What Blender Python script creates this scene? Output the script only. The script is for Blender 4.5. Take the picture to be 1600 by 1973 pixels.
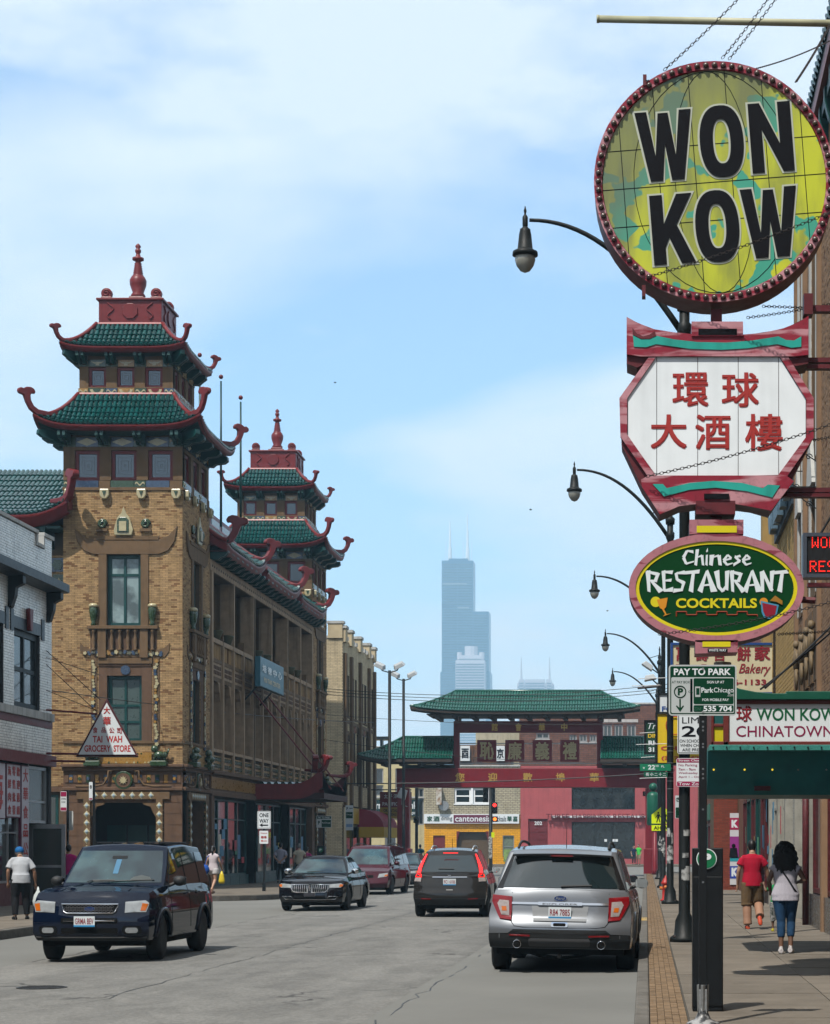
import bpy,math,random
from math import sin,cos,pi,radians,sqrt,hypot,atan2
from mathutils import Vector,Matrix
S=bpy.context.scene
for _o in list(bpy.data.objects):bpy.data.objects.remove(_o)
COL=S.collection
# ------- camera, light, exposure
F,CX,CY,H=3850.0,1245.0,1632.0,1.7
cam=bpy.data.cameras.new('camera');cam.sensor_fit='HORIZONTAL';cam.sensor_width=36
cam.lens=F/1600*36;cam.shift_x=-(CX-800)/1600;cam.shift_y=(CY-986.5)/1600
cam.clip_start=.1;cam.clip_end=20000
co=bpy.data.objects.new('camera',cam);co.location=(0,0,H);co.rotation_euler=(pi/2,0,0)
COL.objects.link(co);S.camera=co
SUN=Vector((-.45,-.86,1.55)).normalized()
el,az=math.asin(SUN.z),atan2(SUN.x,SUN.y)
W=bpy.data.worlds.new('World');S.world=W;W.use_nodes=True
nt=W.node_tree;nt.nodes.clear();N=nt.nodes.new;L=nt.links.new
out=N('ShaderNodeOutputWorld');bg=N('ShaderNodeBackground');sky=N('ShaderNodeTexSky')
sky.sky_type='NISHITA';sky.sun_disc=False;sky.sun_elevation=el;sky.sun_rotation=az
sky.air_density=1.0;sky.dust_density=1.6;sky.ozone_density=1.5
bg.inputs[1].default_value=.125
tc=N('ShaderNodeTexCoord');sep=N('ShaderNodeSeparateXYZ');L(tc.outputs['Generated'],sep.inputs[0])
def mth(op,a,b=None,c=None,cl=False):
	n=N('ShaderNodeMath');n.operation=op;n.use_clamp=cl
	for i,x in enumerate((a,b,c)):
		if x is None:continue
		if isinstance(x,(int,float)):n.inputs[i].default_value=x
		else:L(x,n.inputs[i])
	return n.outputs[0]
zc=mth('MAXIMUM',sep.outputs[2],.0);zz=mth('ADD',zc,.22)
cx_=mth('DIVIDE',sep.outputs[0],zz);cy_=mth('DIVIDE',sep.outputs[1],zz)
cmb=N('ShaderNodeCombineXYZ');L(cx_,cmb.inputs[0]);L(cy_,cmb.inputs[1])
mp=N('ShaderNodeMapping');mp.inputs['Location'].default_value=(4.4,7.7,5);mp.inputs['Scale'].default_value=(1.0,1.2,1)
L(cmb.outputs[0],mp.inputs[0])
n1=N('ShaderNodeTexNoise');n1 .inputs['Scale'].default_value=1.3;n1 .inputs['Detail'].default_value=8;n1 .inputs['Roughness'].default_value=.52
n1 .inputs['Distortion'].default_value=.25;L(mp.outputs[0],n1 .inputs['Vector'])
rmp=N('ShaderNodeValToRGB');rmp.color_ramp.elements[0].position=.45;rmp.color_ramp.elements[1].position=.60;L(n1 .outputs[0],rmp.inputs[0])
veil=mth('MULTIPLY',rmp.outputs[0],.88)
hi=mth('MULTIPLY',mth('SUBTRACT',mth('ADD',sep.outputs[2],mth('MULTIPLY',sep.outputs[0],.08)),.27),9.0,cl=True)
n2=N('ShaderNodeTexNoise');n2 .inputs['Scale'].default_value=2.2;n2 .inputs['Detail'].default_value=7;n2 .inputs['Roughness'].default_value=.55;L(mp.outputs[0],n2 .inputs['Vector'])
bank=mth('MULTIPLY',mth('MULTIPLY',mth('SUBTRACT',mth('ADD',n2 .outputs[0],mth('MULTIPLY',hi,.3)),.60),7.0,cl=True),.8)
veil=mth('MAXIMUM',veil,bank)
lowv=mth('MULTIPLY',mth('SUBTRACT',.22,sep.outputs[2]),1.7,cl=True)
veil=mth('ADD',mth('ADD',veil,.08),lowv,cl=True)
cm=N('ShaderNodeMix');cm.data_type='RGBA';L(veil,cm.inputs[0])
tint=N('ShaderNodeMix');tint.data_type='RGBA';tint.blend_type='MULTIPLY';tint.inputs[0].default_value=1
tint.inputs[7].default_value=(.87,1.0,1.10,1);L(sky.outputs[0],tint.inputs[6])
L(tint.outputs[2],cm.inputs[6]);cm.inputs[7].default_value=(4.5,4.75,4.95,1)
L(cm.outputs[2],bg.inputs[0]);L(bg.outputs[0],out.inputs[0])
sl=bpy.data.lights.new('sun','SUN');sl.energy=4.2;sl.angle=radians(.6);sl.color=(1,.95,.87)
so=bpy.data.objects.new('sun',sl);so.rotation_euler=(-SUN).to_track_quat('-Z','Y').to_euler();so.location=(0,-10,60);COL.objects.link(so)
vs=S.view_settings;vs.view_transform='Standard';vs.look='None';vs.exposure=0.85;vs.gamma=1;vs.use_curve_mapping=False
S.render.engine='CYCLES';S.cycles.use_denoising=True;S.cycles.max_bounces=6;S.cycles.diffuse_bounces=3;S.cycles.glossy_bounces=3
S.cycles.volume_bounces=0;S.cycles.transparent_max_bounces=8;S.cycles.caustics_reflective=False;S.cycles.caustics_refractive=False
S.cycles.volume_step_rate=4
# ------- helpers
R=random.Random(7)
def X_(x,Y):return(x-CX)*Y/F
def Z_(y,Y):return H+(CY-y)*Y/F
ORG={}
def tag(o,label=None,cat=None,group=None,kind=None):
	for k,v in(('label',label),('category',cat),('group',group),('kind',kind)):
		if v:o[k]=v
	return o
def empty(name,loc,label=None,cat=None,group=None,kind=None,rz=0,world=True):
	o=bpy.data.objects.new(name,None);COL.objects.link(o);o.location=loc;o.rotation_euler[2]=rz
	o.empty_display_size=.1
	ORG[o.name]=Vector(loc)if world else Vector((0,0,0))
	return tag(o,label,cat,group,kind)
def org(p):return ORG.get(p.name,Vector((0,0,0)))if p else Vector((0,0,0))
class MB:
	def __init__(s):s.v=[];s.f=[];s.m=Matrix()
	def add(s,vs,fs):
		b=len(s.v);s.v+=[tuple(s.m@Vector(v))for v in vs];s.f+=[tuple(b+i for i in f)for f in fs];return s
	def box(s,x0,x1,y0,y1,z0,z1):
		if x0>x1:x0,x1=x1,x0
		if y0>y1:y0,y1=y1,y0
		if z0>z1:z0,z1=z1,z0
		return s.add([(x0,y0,z0),(x1,y0,z0),(x1,y1,z0),(x0,y1,z0),(x0,y0,z1),(x1,y0,z1),(x1,y1,z1),(x0,y1,z1)],[(0,3,2,1),(4,5,6,7),(0,1,5,4),(1,2,6,5),(2,3,7,6),(3,0,4,7)])
	def ext(s,pts,fn,d0,d1):
		n=len(pts);a=sum(pts[i][0]*pts[(i+1)%n][1]-pts[(i+1)%n][0]*pts[i][1]for i in range(n))
		if a<0:pts=pts[::-1]
		vs=[fn(u,w,d0)for u,w in pts]+[fn(u,w,d1)for u,w in pts]
		fs=[tuple(range(n))[::-1],tuple(range(n,2*n))]+[(i,(i+1)%n,n+(i+1)%n,n+i)for i in range(n)]
		return s.add(vs,fs)
	def tube(s,pts,r,n=8,cap=True,flat=1):
		pts=[Vector(p)for p in pts];m=len(pts)
		rs=r if isinstance(r,(list,tuple))else[r]*m
		vs=[];up=None
		for i,p in enumerate(pts):
			t=(pts[min(i+1,m-1)]-pts[max(i-1,0)]).normalized()
			if up is None:up=Vector((0,0,1))if abs(t.z)<.9 else Vector((0,1,0))
			a=t.cross(up).normalized();b=a.cross(t).normalized();up=b
			vs+=[tuple(p+a*cos(2*pi*k/n)*rs[i]+b*sin(2*pi*k/n)*rs[i]*flat)for k in range(n)]
		fs=[(i*n+k,i*n+(k+1)%n,(i+1)*n+(k+1)%n,(i+1)*n+k)for i in range(m-1)for k in range(n)]
		if cap:fs+=[tuple(range(n))[::-1],tuple((m-1)*n+k for k in range(n))]
		return s.add(vs,fs)
	def lathe(s,cx,cy,prof,n=16,axis='z',cz=0,sx=1,sy=1):
		vs=[]
		for r,z in prof:
			for k in range(n):
				a,b=r*cos(2*pi*k/n)*sx,r*sin(2*pi*k/n)*sy
				vs.append((cx+a,cy+b,z+cz)if axis=='z' else((cx+a,cy+z,cz+b)if axis=='y' else(cx+z,cy+a,cz+b)))
		m=len(prof)
		fs=[(i*n+k,i*n+(k+1)%n,(i+1)*n+(k+1)%n,(i+1)*n+k)for i in range(m-1)for k in range(n)]
		fs+=[tuple(range(n))[::-1],tuple((m-1)*n+k for k in range(n))]
		if axis=='y':fs=[f[::-1]for f in fs]
		return s.add(vs,fs)
	def sph(s,c,r,n=10,sc=(1,1,1)):
		m=n//2
		return s.lathe(0,0,[(max(r*sin(pi*i/m),1e-4),-r*cos(pi*i/m))for i in range(m+1)],n)if False else s._sph(c,r,n,m,sc)
	def _sph(s,c,r,n,m,sc):
		vs=[(c[0],c[1],c[2]-r*sc[2])]
		for i in range(1,m):
			for k in range(n):vs.append((c[0]+r*sc[0]*sin(pi*i/m)*cos(2*pi*k/n),c[1]+r*sc[1]*sin(pi*i/m)*sin(2*pi*k/n),c[2]-r*sc[2]*cos(pi*i/m)))
		vs.append((c[0],c[1],c[2]+r*sc[2]));e=len(vs)-1
		fs=[(0,1+(k+1)%n,1+k)for k in range(n)]+[(e,e-n+k,e-n+(k+1)%n)for k in range(n)]
		fs+=[(1+(i-1)*n+k,1+(i-1)*n+(k+1)%n,1+i*n+(k+1)%n,1+i*n+k)for i in range(1,m-1)for k in range(n)]
		return s.add(vs,fs)
	def grid(s,g,flip=False):
		n=len(g[0]);vs=[p for r in g for p in r]
		fs=[(i*n+j,i*n+j+1,(i+1)*n+j+1,(i+1)*n+j)for i in range(len(g)-1)for j in range(n-1)]
		return s.add(vs,[f[::-1]for f in fs]if flip else fs)
	def mesh(s,name,mat,smooth=False,off=Vector((0,0,0))):
		me=bpy.data.meshes.new(name);me.from_pydata([(v[0]-off.x,v[1]-off.y,v[2]-off.z)for v in s.v],[],s.f)
		for m in(mat if isinstance(mat,(list,tuple))else[mat]):me.materials.append(m)
		if smooth:me.polygons.foreach_set('use_smooth',[True]*len(me.polygons))
		me.update();return me
	def build(s,name,mat,parent=None,smooth=False,bevel=0,sub=0,kind=None,label=None,auto=None):
		me=s.mesh(name,mat,smooth or auto is not None,org(parent))
		if auto is not None:me.set_sharp_from_angle(angle=radians(auto))
		o=bpy.data.objects.new(name,me);COL.objects.link(o);o.parent=parent
		if parent:ORG[o.name]=org(parent)
		if bevel:
			b=o.modifiers.new('b','BEVEL');b.width=bevel;b.segments=2;b.limit_method='ANGLE';b.angle_limit=radians(40)
		if sub:
			b=o.modifiers.new('s','SUBSURF');b.levels=sub;b.render_levels=sub
		return tag(o,label,None,None,kind)
def inst(name,me,loc,parent,scale=None,rot=None):
	o=bpy.data.objects.new(name,me);COL.objects.link(o);o.parent=parent;o.location=Vector(loc)-org(parent)
	if scale:o.scale=scale
	if rot is not None:
		o.rotation_mode='QUATERNION';o.rotation_quaternion=rot
	return o
def copy_tree(o,parent=None):
	c=o.copy();COL.objects.link(c);c.parent=parent;ORG[c.name]=org(o)
	for ch in list(o.children):copy_tree(ch,c)
	return c
class Fr:
	def __init__(s,k,c):s.k=k;s.c=c
	def pt(s,u,z,d=0):return(u,s.c-d,z)if s.k=='S' else((s.c+d,u,z)if s.k=='E' else(s.c-d,u,z))
	def box(s,mb,u0,u1,z0,z1,d0,d1):
		if s.k=='S':return mb.box(u0,u1,s.c-d1,s.c-d0,z0,z1)
		if s.k=='E':return mb.box(s.c+d0,s.c+d1,u0,u1,z0,z1)
		return mb.box(s.c-d1,s.c-d0,u0,u1,z0,z1)
	def poly(s,mb,pts,d0,d1):return mb.ext(pts,lambda u,w,d:s.pt(u,w,d),d0,d1)
	def mat(s):
		if s.k=='S':return Matrix(((1,0,0,0),(0,0,-1,s.c),(0,1,0,0),(0,0,0,1)))
		if s.k=='E':return Matrix(((0,0,1,s.c),(1,0,0,0),(0,1,0,0),(0,0,0,1)))
		return Matrix(((0,0,-1,s.c),(-1,0,0,0),(0,1,0,0),(0,0,0,1)))
def bx(fr,name,mat,parent,u0,u1,z0,z1,d0,d1,bevel=0,kind=None):
	m=MB();fr.box(m,u0,u1,z0,z1,d0,d1);return m.build(name,mat,parent,bevel=bevel,kind=kind)
_tx={}
def tmesh(t,bold=0,shear=0):
	k=(t,bold,shear)
	if k in _tx:return _tx[k]
	c=bpy.data.curves.new('t','FONT');c.body=t;c.size=1;c.shear=shear
	cjk=any(ord(ch)>0x2000 for ch in t)
	c.resolution_u=4 if len(t)<20 else 2
	if not cjk:c.offset=bold
	o=bpy.data.objects.new('t',c);COL.objects.link(o);bpy.context.view_layer.update()
	me=bpy.data.meshes.new_from_object(o.evaluated_get(bpy.context.evaluated_depsgraph_get()))
	vs=[v.co.copy()for v in me.vertices];fs=[tuple(p.vertices)for p in me.polygons]
	bpy.data.objects.remove(o);bpy.data.meshes.remove(me)
	if cjk and bold:
		V,G=[],[]
		for i,(dx,dy)in enumerate(((0,0),(bold,0),(0,bold),(bold,bold))):
			b=len(V);V+=[Vector((v.x+dx,v.y+dy,.002*i))for v in vs];G+=[tuple(b+j for j in f)for f in fs]
		vs,fs=V,G
	x0=min(v.x for v in vs);x1=max(v.x for v in vs);y0=min(v.y for v in vs);y1=max(v.y for v in vs)
	_tx[k]=([((v.x-x0)/(x1-x0),(v.y-y0)/(y1-y0),v.z)for v in vs],fs,(x1-x0)/(y1-y0));return _tx[k]
def text(t,M4,u0,u1,z0,z1,parent,mat,bold=.012,d=.006,shear=0,name='lettering',th=0):
	"""t fitted into the box u0..u1 x z0..z1 of the plane given by M4 (x along, y up, z out of the plane); u1 None keeps the font's own width"""
	vs,fs,asp=tmesh(t,bold,shear)
	if u1 is None:u1=u0+asp*(z1-z0)
	fl=u1<u0 and False
	mb=MB();mb.m=M4
	mb.add([(u0+(u1-u0)*v[0],z0+(z1-z0)*v[1],d+v[2])for v in vs],fs)
	if th:
		mb.v=[];mb.f=[]
		P=[(u0+(u1-u0)*v[0],z0+(z1-z0)*v[1])for v in vs];n=len(P)
		ed={}
		for f in fs:
			for i in range(len(f)):
				a,b=f[i],f[(i+1)%len(f)];ed[(a,b)]=1
		bd=[(a,b)for(a,b)in ed if(b,a)not in ed]
		mb.add([(p[0],p[1],d)for p in P]+[(p[0],p[1],d+th)for p in P],[tuple(i+n for i in f)for f in fs]+[(a,b,b+n,a+n)for a,b in bd])
	return mb.build(name,mat,parent)
def TF(fr,*a,**k):
	if fr.k=='W':
		a=list(a);a[1],a[2]=-a[1],-a[2]
		return text(a[0],fr.mat(),*a[1:],**k)
	return text(a[0],fr.mat(),*a[1:],**k)
	# ------- materials
_mc={};ALB=.74
def mat(name,col,rough=.7,metal=0,var=.15,vs_=2.0,rnd=0,bump=0,bs=40,coat=0,col2=None,emit=0,spec=None,streak=0,hue=0,dirt=0,ws=None,wr=(.42,.6)):
	if name in _mc:return _mc[name]
	m=bpy.data.materials.new(name);m.use_nodes=True;t=m.node_tree;n=t.nodes;l=t.links
	b=n['Principled BSDF'];b.inputs['Roughness'].default_value=rough;b.inputs['Metallic'].default_value=metal
	if spec is None and not metal:spec=.12 if rough>.6 else(.25 if rough>.33 else .5)
	if spec is not None:b.inputs['Specular IOR Level'].default_value=spec
	if coat:b.inputs['Coat Weight'].default_value=coat;b.inputs['Coat Roughness'].default_value=.03
	A_=1.0 if emit else ALB;col=tuple(x*A_ for x in col);col2=col2 and tuple(x*A_ for x in col2)
	c=(*col,1);geo=n.new('ShaderNodeNewGeometry')
	cur=None
	def mix(fac,a,bb,mode='MIX'):
		x=n.new('ShaderNodeMix');x.data_type='RGBA';x.blend_type=mode
		for i,q in((0,fac),(6,a),(7,bb)):
			if isinstance(q,(int,float)):x.inputs[i].default_value=q
			elif isinstance(q,tuple):x.inputs[i].default_value=q
			else:l.new(q,x.inputs[i])
		return x.outputs[2]
	def noise(sc,det=4,stretch=None,dist=0):
		x=n.new('ShaderNodeTexNoise');x.inputs['Scale'].default_value=sc;x.inputs['Detail'].default_value=det;x.inputs['Distortion'].default_value=dist
		if stretch:
			mp=n.new('ShaderNodeMapping');mp.inputs['Scale'].default_value=stretch;l.new(geo.outputs['Position'],mp.inputs[0]);l.new(mp.outputs[0],x.inputs['Vector'])
		else:l.new(geo.outputs['Position'],x.inputs['Vector'])
		return x.outputs[0]
	def ramp(f,a,bb):
		x=n.new('ShaderNodeMapRange');l.new(f,x.inputs[0]);x.inputs[1].default_value=a;x.inputs[2].default_value=bb;return x.outputs[0]
	cur=c
	if col2:
		cur=mix(ramp(noise(vs_,7 if ws else 5,ws,.6 if ws else 0),*wr),c,(*col2,1))
	if var:
		k=1-var
		cur=mix(ramp(noise(vs_*1.7+.3,6),.3,.7),mix(1.0,cur,(k,k,k,1),'MULTIPLY'),cur)
	if streak:
		cur=mix(ramp(noise(3,4,(1.6,1.6,.12)),.5,.75),cur,mix(1.0,cur,(1-streak,)*3+(1,),'MULTIPLY'))
	if dirt:
		cur=mix(ramp(noise(11,6,None,1.5),.55,.7),cur,mix(1.0,cur,(1-dirt,)*3+(1,),'MULTIPLY'))
	if rnd or hue:
		oi=n.new('ShaderNodeObjectInfo');a=n.new('ShaderNodeMath');a.operation='ADD';l.new(oi.outputs['Random'],a.inputs[0]);l.new(geo.outputs['Random Per Island'],a.inputs[1])
		fr=n.new('ShaderNodeMath');fr.operation='FRACT';l.new(a.outputs[0],fr.inputs[0])
		hs=n.new('ShaderNodeHueSaturation')
		mr=n.new('ShaderNodeMapRange');l.new(fr.outputs[0],mr.inputs[0]);mr.inputs[3].default_value=1-rnd;mr.inputs[4].default_value=1+rnd*.7
		l.new(mr.outputs[0],hs.inputs['Value'])
		if isinstance(cur,tuple):hs.inputs['Color'].default_value=cur
		else:l.new(cur,hs.inputs['Color'])
		cur=hs.outputs[0]
		if hue:
			f2=n.new('ShaderNodeMath');f2 .operation='MULTIPLY';l.new(fr.outputs[0],f2 .inputs[0]);f2 .inputs[1].default_value=37.7
			f3=n.new('ShaderNodeMath');f3 .operation='FRACT';l.new(f2 .outputs[0],f3 .inputs[0])
			f4=n.new('ShaderNodeMath');f4 .operation='LESS_THAN';l.new(f3 .outputs[0],f4 .inputs[0]);f4 .inputs[1].default_value=hue
			cur=mix(f4 .outputs[0],cur,mix(1.0,cur,(.56,.46,.43,1),'MULTIPLY'))
	if isinstance(cur,tuple):b.inputs['Base Color'].default_value=cur
	else:l.new(cur,b.inputs['Base Color'])
	if bump:
		bp=n.new('ShaderNodeBump');bp.inputs['Strength'].default_value=bump;bp.inputs['Distance'].default_value=.01
		l.new(noise(bs,5),bp.inputs['Height']);l.new(bp.outputs[0],b.inputs['Normal'])
	if var and rough>.15 and not coat:
		rr=n.new('ShaderNodeMapRange');l.new(noise(9,4),rr.inputs[0]);rr.inputs[3].default_value=max(.05,rough-.12);rr.inputs[4].default_value=min(1,rough+.12)
		l.new(rr.outputs[0],b.inputs['Roughness'])
	if emit:
		b.inputs['Emission Strength'].default_value=emit;b.inputs['Emission Color'].default_value=c
	_mc[name]=m;return m
def fmat(name,col,rough=.5,**k):return mat(name,col,rough,var=k.pop('var',.05),**k)
BLK=fmat('black_paint',(.008,.009,.010),.45,spec=.15);DGL=fmat('window_dark_glass',(.012,.018,.02),.06,spec=.8)
WHT=fmat('white_sheet',(.75,.77,.78),.4);LBLK=fmat('letter_black',(.006,.006,.008),.6,spec=.05)
CHROME=fmat('chrome',(.75,.76,.78),.08,metal=1);ALU=mat('aluminium',(.42,.44,.46),.35,metal=.8)
GLASSC=fmat('shop_glass',(.012,.016,.018),.05,spec=.4)
SIGNRED=fmat('letter_red',(.42,.035,.03),.5);SIGNGRN=fmat('sign_green',(.004,.06,.028),.35);SIGNWHT=fmat('sign_white',(.62,.66,.68),.35)
STEEL=mat('galvanised_steel',(.35,.36,.36),.45,metal=.7,var=.3,vs_=20)
def iron():return mat('black_iron_pole',(.008,.010,.010),.5,var=.3,vs_=12,bump=.15,bs=60,spec=.15)
# ------- ground, road, pavements, haze, far towers
def sheet(name,x0,x1,y0,y1,z,m,kind='structure'):
	mb=MB();mb.add([(x0,y0,z),(x1,y0,z),(x1,y1,z),(x0,y1,z)],[(0,1,2,3)]);o=mb.build(name,m);tag(o,kind=kind);return o
def road_mat():
	m=bpy.data.materials.new('asphalt');m.use_nodes=True;t=m.node_tree;n=t.nodes;l=t.links;b=n['Principled BSDF']
	geo=n.new('ShaderNodeNewGeometry')
	def mp(sc,loc=(0,0,0)):
		x=n.new('ShaderNodeMapping');x.inputs['Scale'].default_value=sc;x.inputs['Location'].default_value=loc;l.new(geo.outputs['Position'],x.inputs[0]);return x.outputs[0]
	def noise(v,sc,det=5,dist=0,rough=.5):
		x=n.new('ShaderNodeTexNoise');x.inputs['Scale'].default_value=sc;x.inputs['Detail'].default_value=det;x.inputs['Distortion'].default_value=dist;x.inputs['Roughness'].default_value=rough
		l.new(v,x.inputs['Vector']);return x.outputs[0]
	def rmp(f,a,bb,c=0,d=1):
		x=n.new('ShaderNodeMapRange');l.new(f,x.inputs[0]);x.inputs[1].default_value=a;x.inputs[2].default_value=bb;x.inputs[3].default_value=c;x.inputs[4].default_value=d;return x.outputs[0]
	def mix(f,a,bb,mode='MIX'):
		x=n.new('ShaderNodeMix');x.data_type='RGBA';x.blend_type=mode
		for i,q in((0,f),(6,a),(7,bb)):
			if isinstance(q,(int,float,tuple)):x.inputs[i].default_value=q
			else:l.new(q,x.inputs[i])
		return x.outputs[2]
	c=mix(rmp(noise(mp((1,.25,1)),.5,6),.35,.65),(.125,.123,.118,1),(.158,.155,.148,1))
	c=mix(rmp(noise(mp((1,1,1)),22,6,0,.85),.32,.68),mix(1.0,c,(.55,.55,.55,1),'MULTIPLY'),mix(1.0,c,(1.42,1.42,1.4,1),'MULTIPLY'))
	c=mix(rmp(noise(mp((1.3,.03,1),(2,5,0)),1.1,3),.5,.72,0,.38),c,(.075,.074,.072,1))
	c=mix(rmp(noise(mp((1,.6,1),(9,1,0)),2.2,6,1),.62,.74,0,.5),c,(.155,.148,.138,1))
	w=n.new('ShaderNodeTexVoronoi');w.feature='DISTANCE_TO_EDGE';w.inputs['Scale'].default_value=.28
	v=n.new('ShaderNodeVectorMath');v.operation='ADD';ns=n.new('ShaderNodeTexNoise');ns.inputs['Scale'].default_value=1.3;ns.inputs['Detail'].default_value=6
	l.new(geo.outputs['Position'],ns.inputs['Vector']);sc=n.new('ShaderNodeVectorMath');sc.operation='SCALE';sc.inputs['Scale'].default_value=1.6;l.new(ns.outputs['Color'],sc.inputs[0])
	l.new(geo.outputs['Position'],v.inputs[0]);l.new(sc.outputs[0],v.inputs[1]);l.new(v.outputs[0],w.inputs['Vector'])
	cr=rmp(w.outputs['Distance'],.004,.016,.85,0)
	br=n.new('ShaderNodeMath');br.operation='MULTIPLY';l.new(cr,br.inputs[0]);l.new(rmp(noise(mp((1,1,1),(4,4,0)),.35,3),.5,.58),br.inputs[1])
	c=mix(br.outputs[0],c,(.03,.03,.03,1))
	c=mix(rmp(noise(mp((1,.45,1),(3,7,0)),1.6,8,.6,.65),.44,.62,0,.7),c,mix(1.0,c,(.70,.70,.70,1),'MULTIPLY'))
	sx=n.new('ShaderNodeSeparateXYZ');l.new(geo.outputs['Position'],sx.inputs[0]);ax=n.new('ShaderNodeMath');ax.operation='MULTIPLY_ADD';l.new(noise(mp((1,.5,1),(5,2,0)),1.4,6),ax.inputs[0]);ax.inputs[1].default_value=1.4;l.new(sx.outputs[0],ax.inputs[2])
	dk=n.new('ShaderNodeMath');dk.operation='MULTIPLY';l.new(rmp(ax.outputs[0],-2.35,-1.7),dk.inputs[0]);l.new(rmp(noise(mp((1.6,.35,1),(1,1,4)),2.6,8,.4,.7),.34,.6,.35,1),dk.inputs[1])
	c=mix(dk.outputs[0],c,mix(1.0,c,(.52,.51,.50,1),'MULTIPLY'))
	c=mix(1.0,c,(.84,.84,.83,1),'MULTIPLY')
	l.new(c,b.inputs['Base Color']);b.inputs['Roughness'].default_value=.86;b.inputs['Specular IOR Level'].default_value=.2
	bp=n.new('ShaderNodeBump');bp.inputs['Strength'].default_value=.5;bp.inputs['Distance'].default_value=.006;l.new(noise(mp((1,1,1)),70,4),bp.inputs['Height']);l.new(bp.outputs[0],b.inputs['Normal'])
	return m
ASPH=road_mat()
CONC=mat('pavement_concrete',(.165,.142,.115),.9,var=.28,vs_=.8,bump=.3,bs=90,rnd=.1,dirt=.18)
KERB=mat('kerb_concrete',(.14,.13,.115),.9,var=.35,vs_=2,bump=.3,rnd=.1,dirt=.3)
sheet('ground',-2500,2500,-60,3600,-.03,mat('ground_soil',(.16,.16,.15),.95,vs_=.05))
def lerp_(a,b,t):return a+(b-a)*t
def crown(x):return-.012-.06*min(1,((x+6.05)/5.95)**2)
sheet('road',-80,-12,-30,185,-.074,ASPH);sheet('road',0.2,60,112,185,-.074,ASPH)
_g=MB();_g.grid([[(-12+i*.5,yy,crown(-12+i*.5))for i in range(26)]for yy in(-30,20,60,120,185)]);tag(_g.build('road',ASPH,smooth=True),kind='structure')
GUT=mat('gutter_concrete',(.10,.096,.088),.9,var=.4,vs_=3,dirt=.3)
_g=MB();_g.grid([[(x,yy,crown(x)+.004)for x in(-.62,-.36,-.1)]for yy in(-5,126)]);tag(_g.build('gutter',GUT),kind='structure')
swr=empty('sidewalk',(1.6,40,0),kind='structure');mb=MB();mb.box(.38,3.35,4,124,-.02,.135)
mb.build('slab_bed',mat('joint_dirt',(.07,.065,.055),.95),swr)
y=9.0;k=0;SY=[9.0]
while y<124:y+=1.52;SY.append(y)
for a,b in zip(SY,SY[1:]):
	xs=[.39,1.86,3.345]
	for u,w in zip(xs,xs[1:]):
		t=MB();t.box(u+.006,w-.006,a+.007,b-.007,.0,.15+R.uniform(-.004,.004));t.build('paving_slab',CONC,swr)
kr=empty('kerb',(-.05,40,0),kind='structure')
YEL=mat('worn_yellow_paint',(.55,.33,.04),.7,var=.3,vs_=8,col2=(.3,.27,.2))
for i in range(62):
	a=6+i*1.9;t=MB();t.box(-.105,.035,a+.006,a+1.894,-.12,.148+R.uniform(-.003,.003))
	t.build('kerb_stone',YEL if 41.5<a<43.6 else KERB,kr,bevel=.02)
bp_=empty('brick_paver_strip',(.2,40,0),kind='structure');m_=MB();m_.box(.038,.378,5,124,-.02,.132);m_.build('mortar_bed',mat('paver_joint',(.05,.045,.035),.95),bp_)
PAV=mat('clay_paver',(.20,.135,.08),.9,var=.3,vs_=6,rnd=.22,bump=.3,dirt=.2)
pb=MB();pb.box(-.0315,.0315,-.062,.062,0,.0185);pm=pb.mesh('paver',PAV);rest=MB();cnt=0
for i in range(930):
	for j in range(5):
		yy=15.6+i*.13+(.065 if j%2 else 0);xx=.072+j*.0675;dz=R.uniform(-.0015,.002)
		if yy>123:continue
		if cnt<300:inst('paver',pm,(xx,yy,.1315+dz),bp_);cnt+=1
		else:rest.box(xx-.0315,xx+.0315,yy-.062,yy+.062,.1315,.15+dz)
rest.build('paver',PAV,bp_,kind='stuff')
swl=empty('pavement',(-14,40,0),kind='structure')
def corner_slab(y0,y1,rn,rf,name='paving_slab'):
	pts=[(-60,y0),(-12-rn,y0)]if rn else[(-60,y0),(-12,y0)]
	if rn:pts+=[(-12-rn+rn*sin(a),y0+rn-rn*cos(a))for a in[pi/2*i/8 for i in range(1,9)]]
	if rf:pts+=[(-12-rf+rf*cos(a),y1-rf+rf*sin(a))for a in[pi/2*i/8 for i in range(0,9)]]
	else:pts+=[(-12,y1)]
	pts+=[(-60,y1)]
	return pts
for(y0,y1,rn,rf)in((5,53.2,0,4.5),(63,125,3.5,0)):
	P=corner_slab(y0,y1,rn,rf);a=MB();a.ext(P,lambda u,w,d:(u,w,d),-.14,.145);a.build('kerb_edge',KERB,swl,bevel=.02)
	b=MB();q=[(x-.16 if x>-59 else x,min(max(yv,y0+.16),y1-.16))for x,yv in P];b.ext(q,lambda u,w,d:(u,w,d),.1,.15);b.build('slab_bed',CONC,swl)
JO=mat('joint_dark',(.09,.085,.075),.95);jm=MB()
for i in range(26):jm.box(-16.6,-12.2,6+i*1.8,6.014+i*1.8,.1495,.1515)
for i in range(33):jm.box(-16.6,-12.2,64+i*1.8,64.014+i*1.8,.1495,.1515)
jm.build('slab_joint',JO,swl)
m_=MB();m_.box(-80,40,172.5,200,-.02,.15);tag(m_.build('far_sidewalk',CONC),kind='structure')
m_=MB();m_.lathe(0,0,[(.30,-.004),(.30,.004),(.27,.006),(.27,.001),(.02,.003)],28)
mh=empty('manhole_cover',(-7.35,24.3,0),'round dark iron manhole cover set in the asphalt ahead of the dark blue suv','manhole cover')
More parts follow.
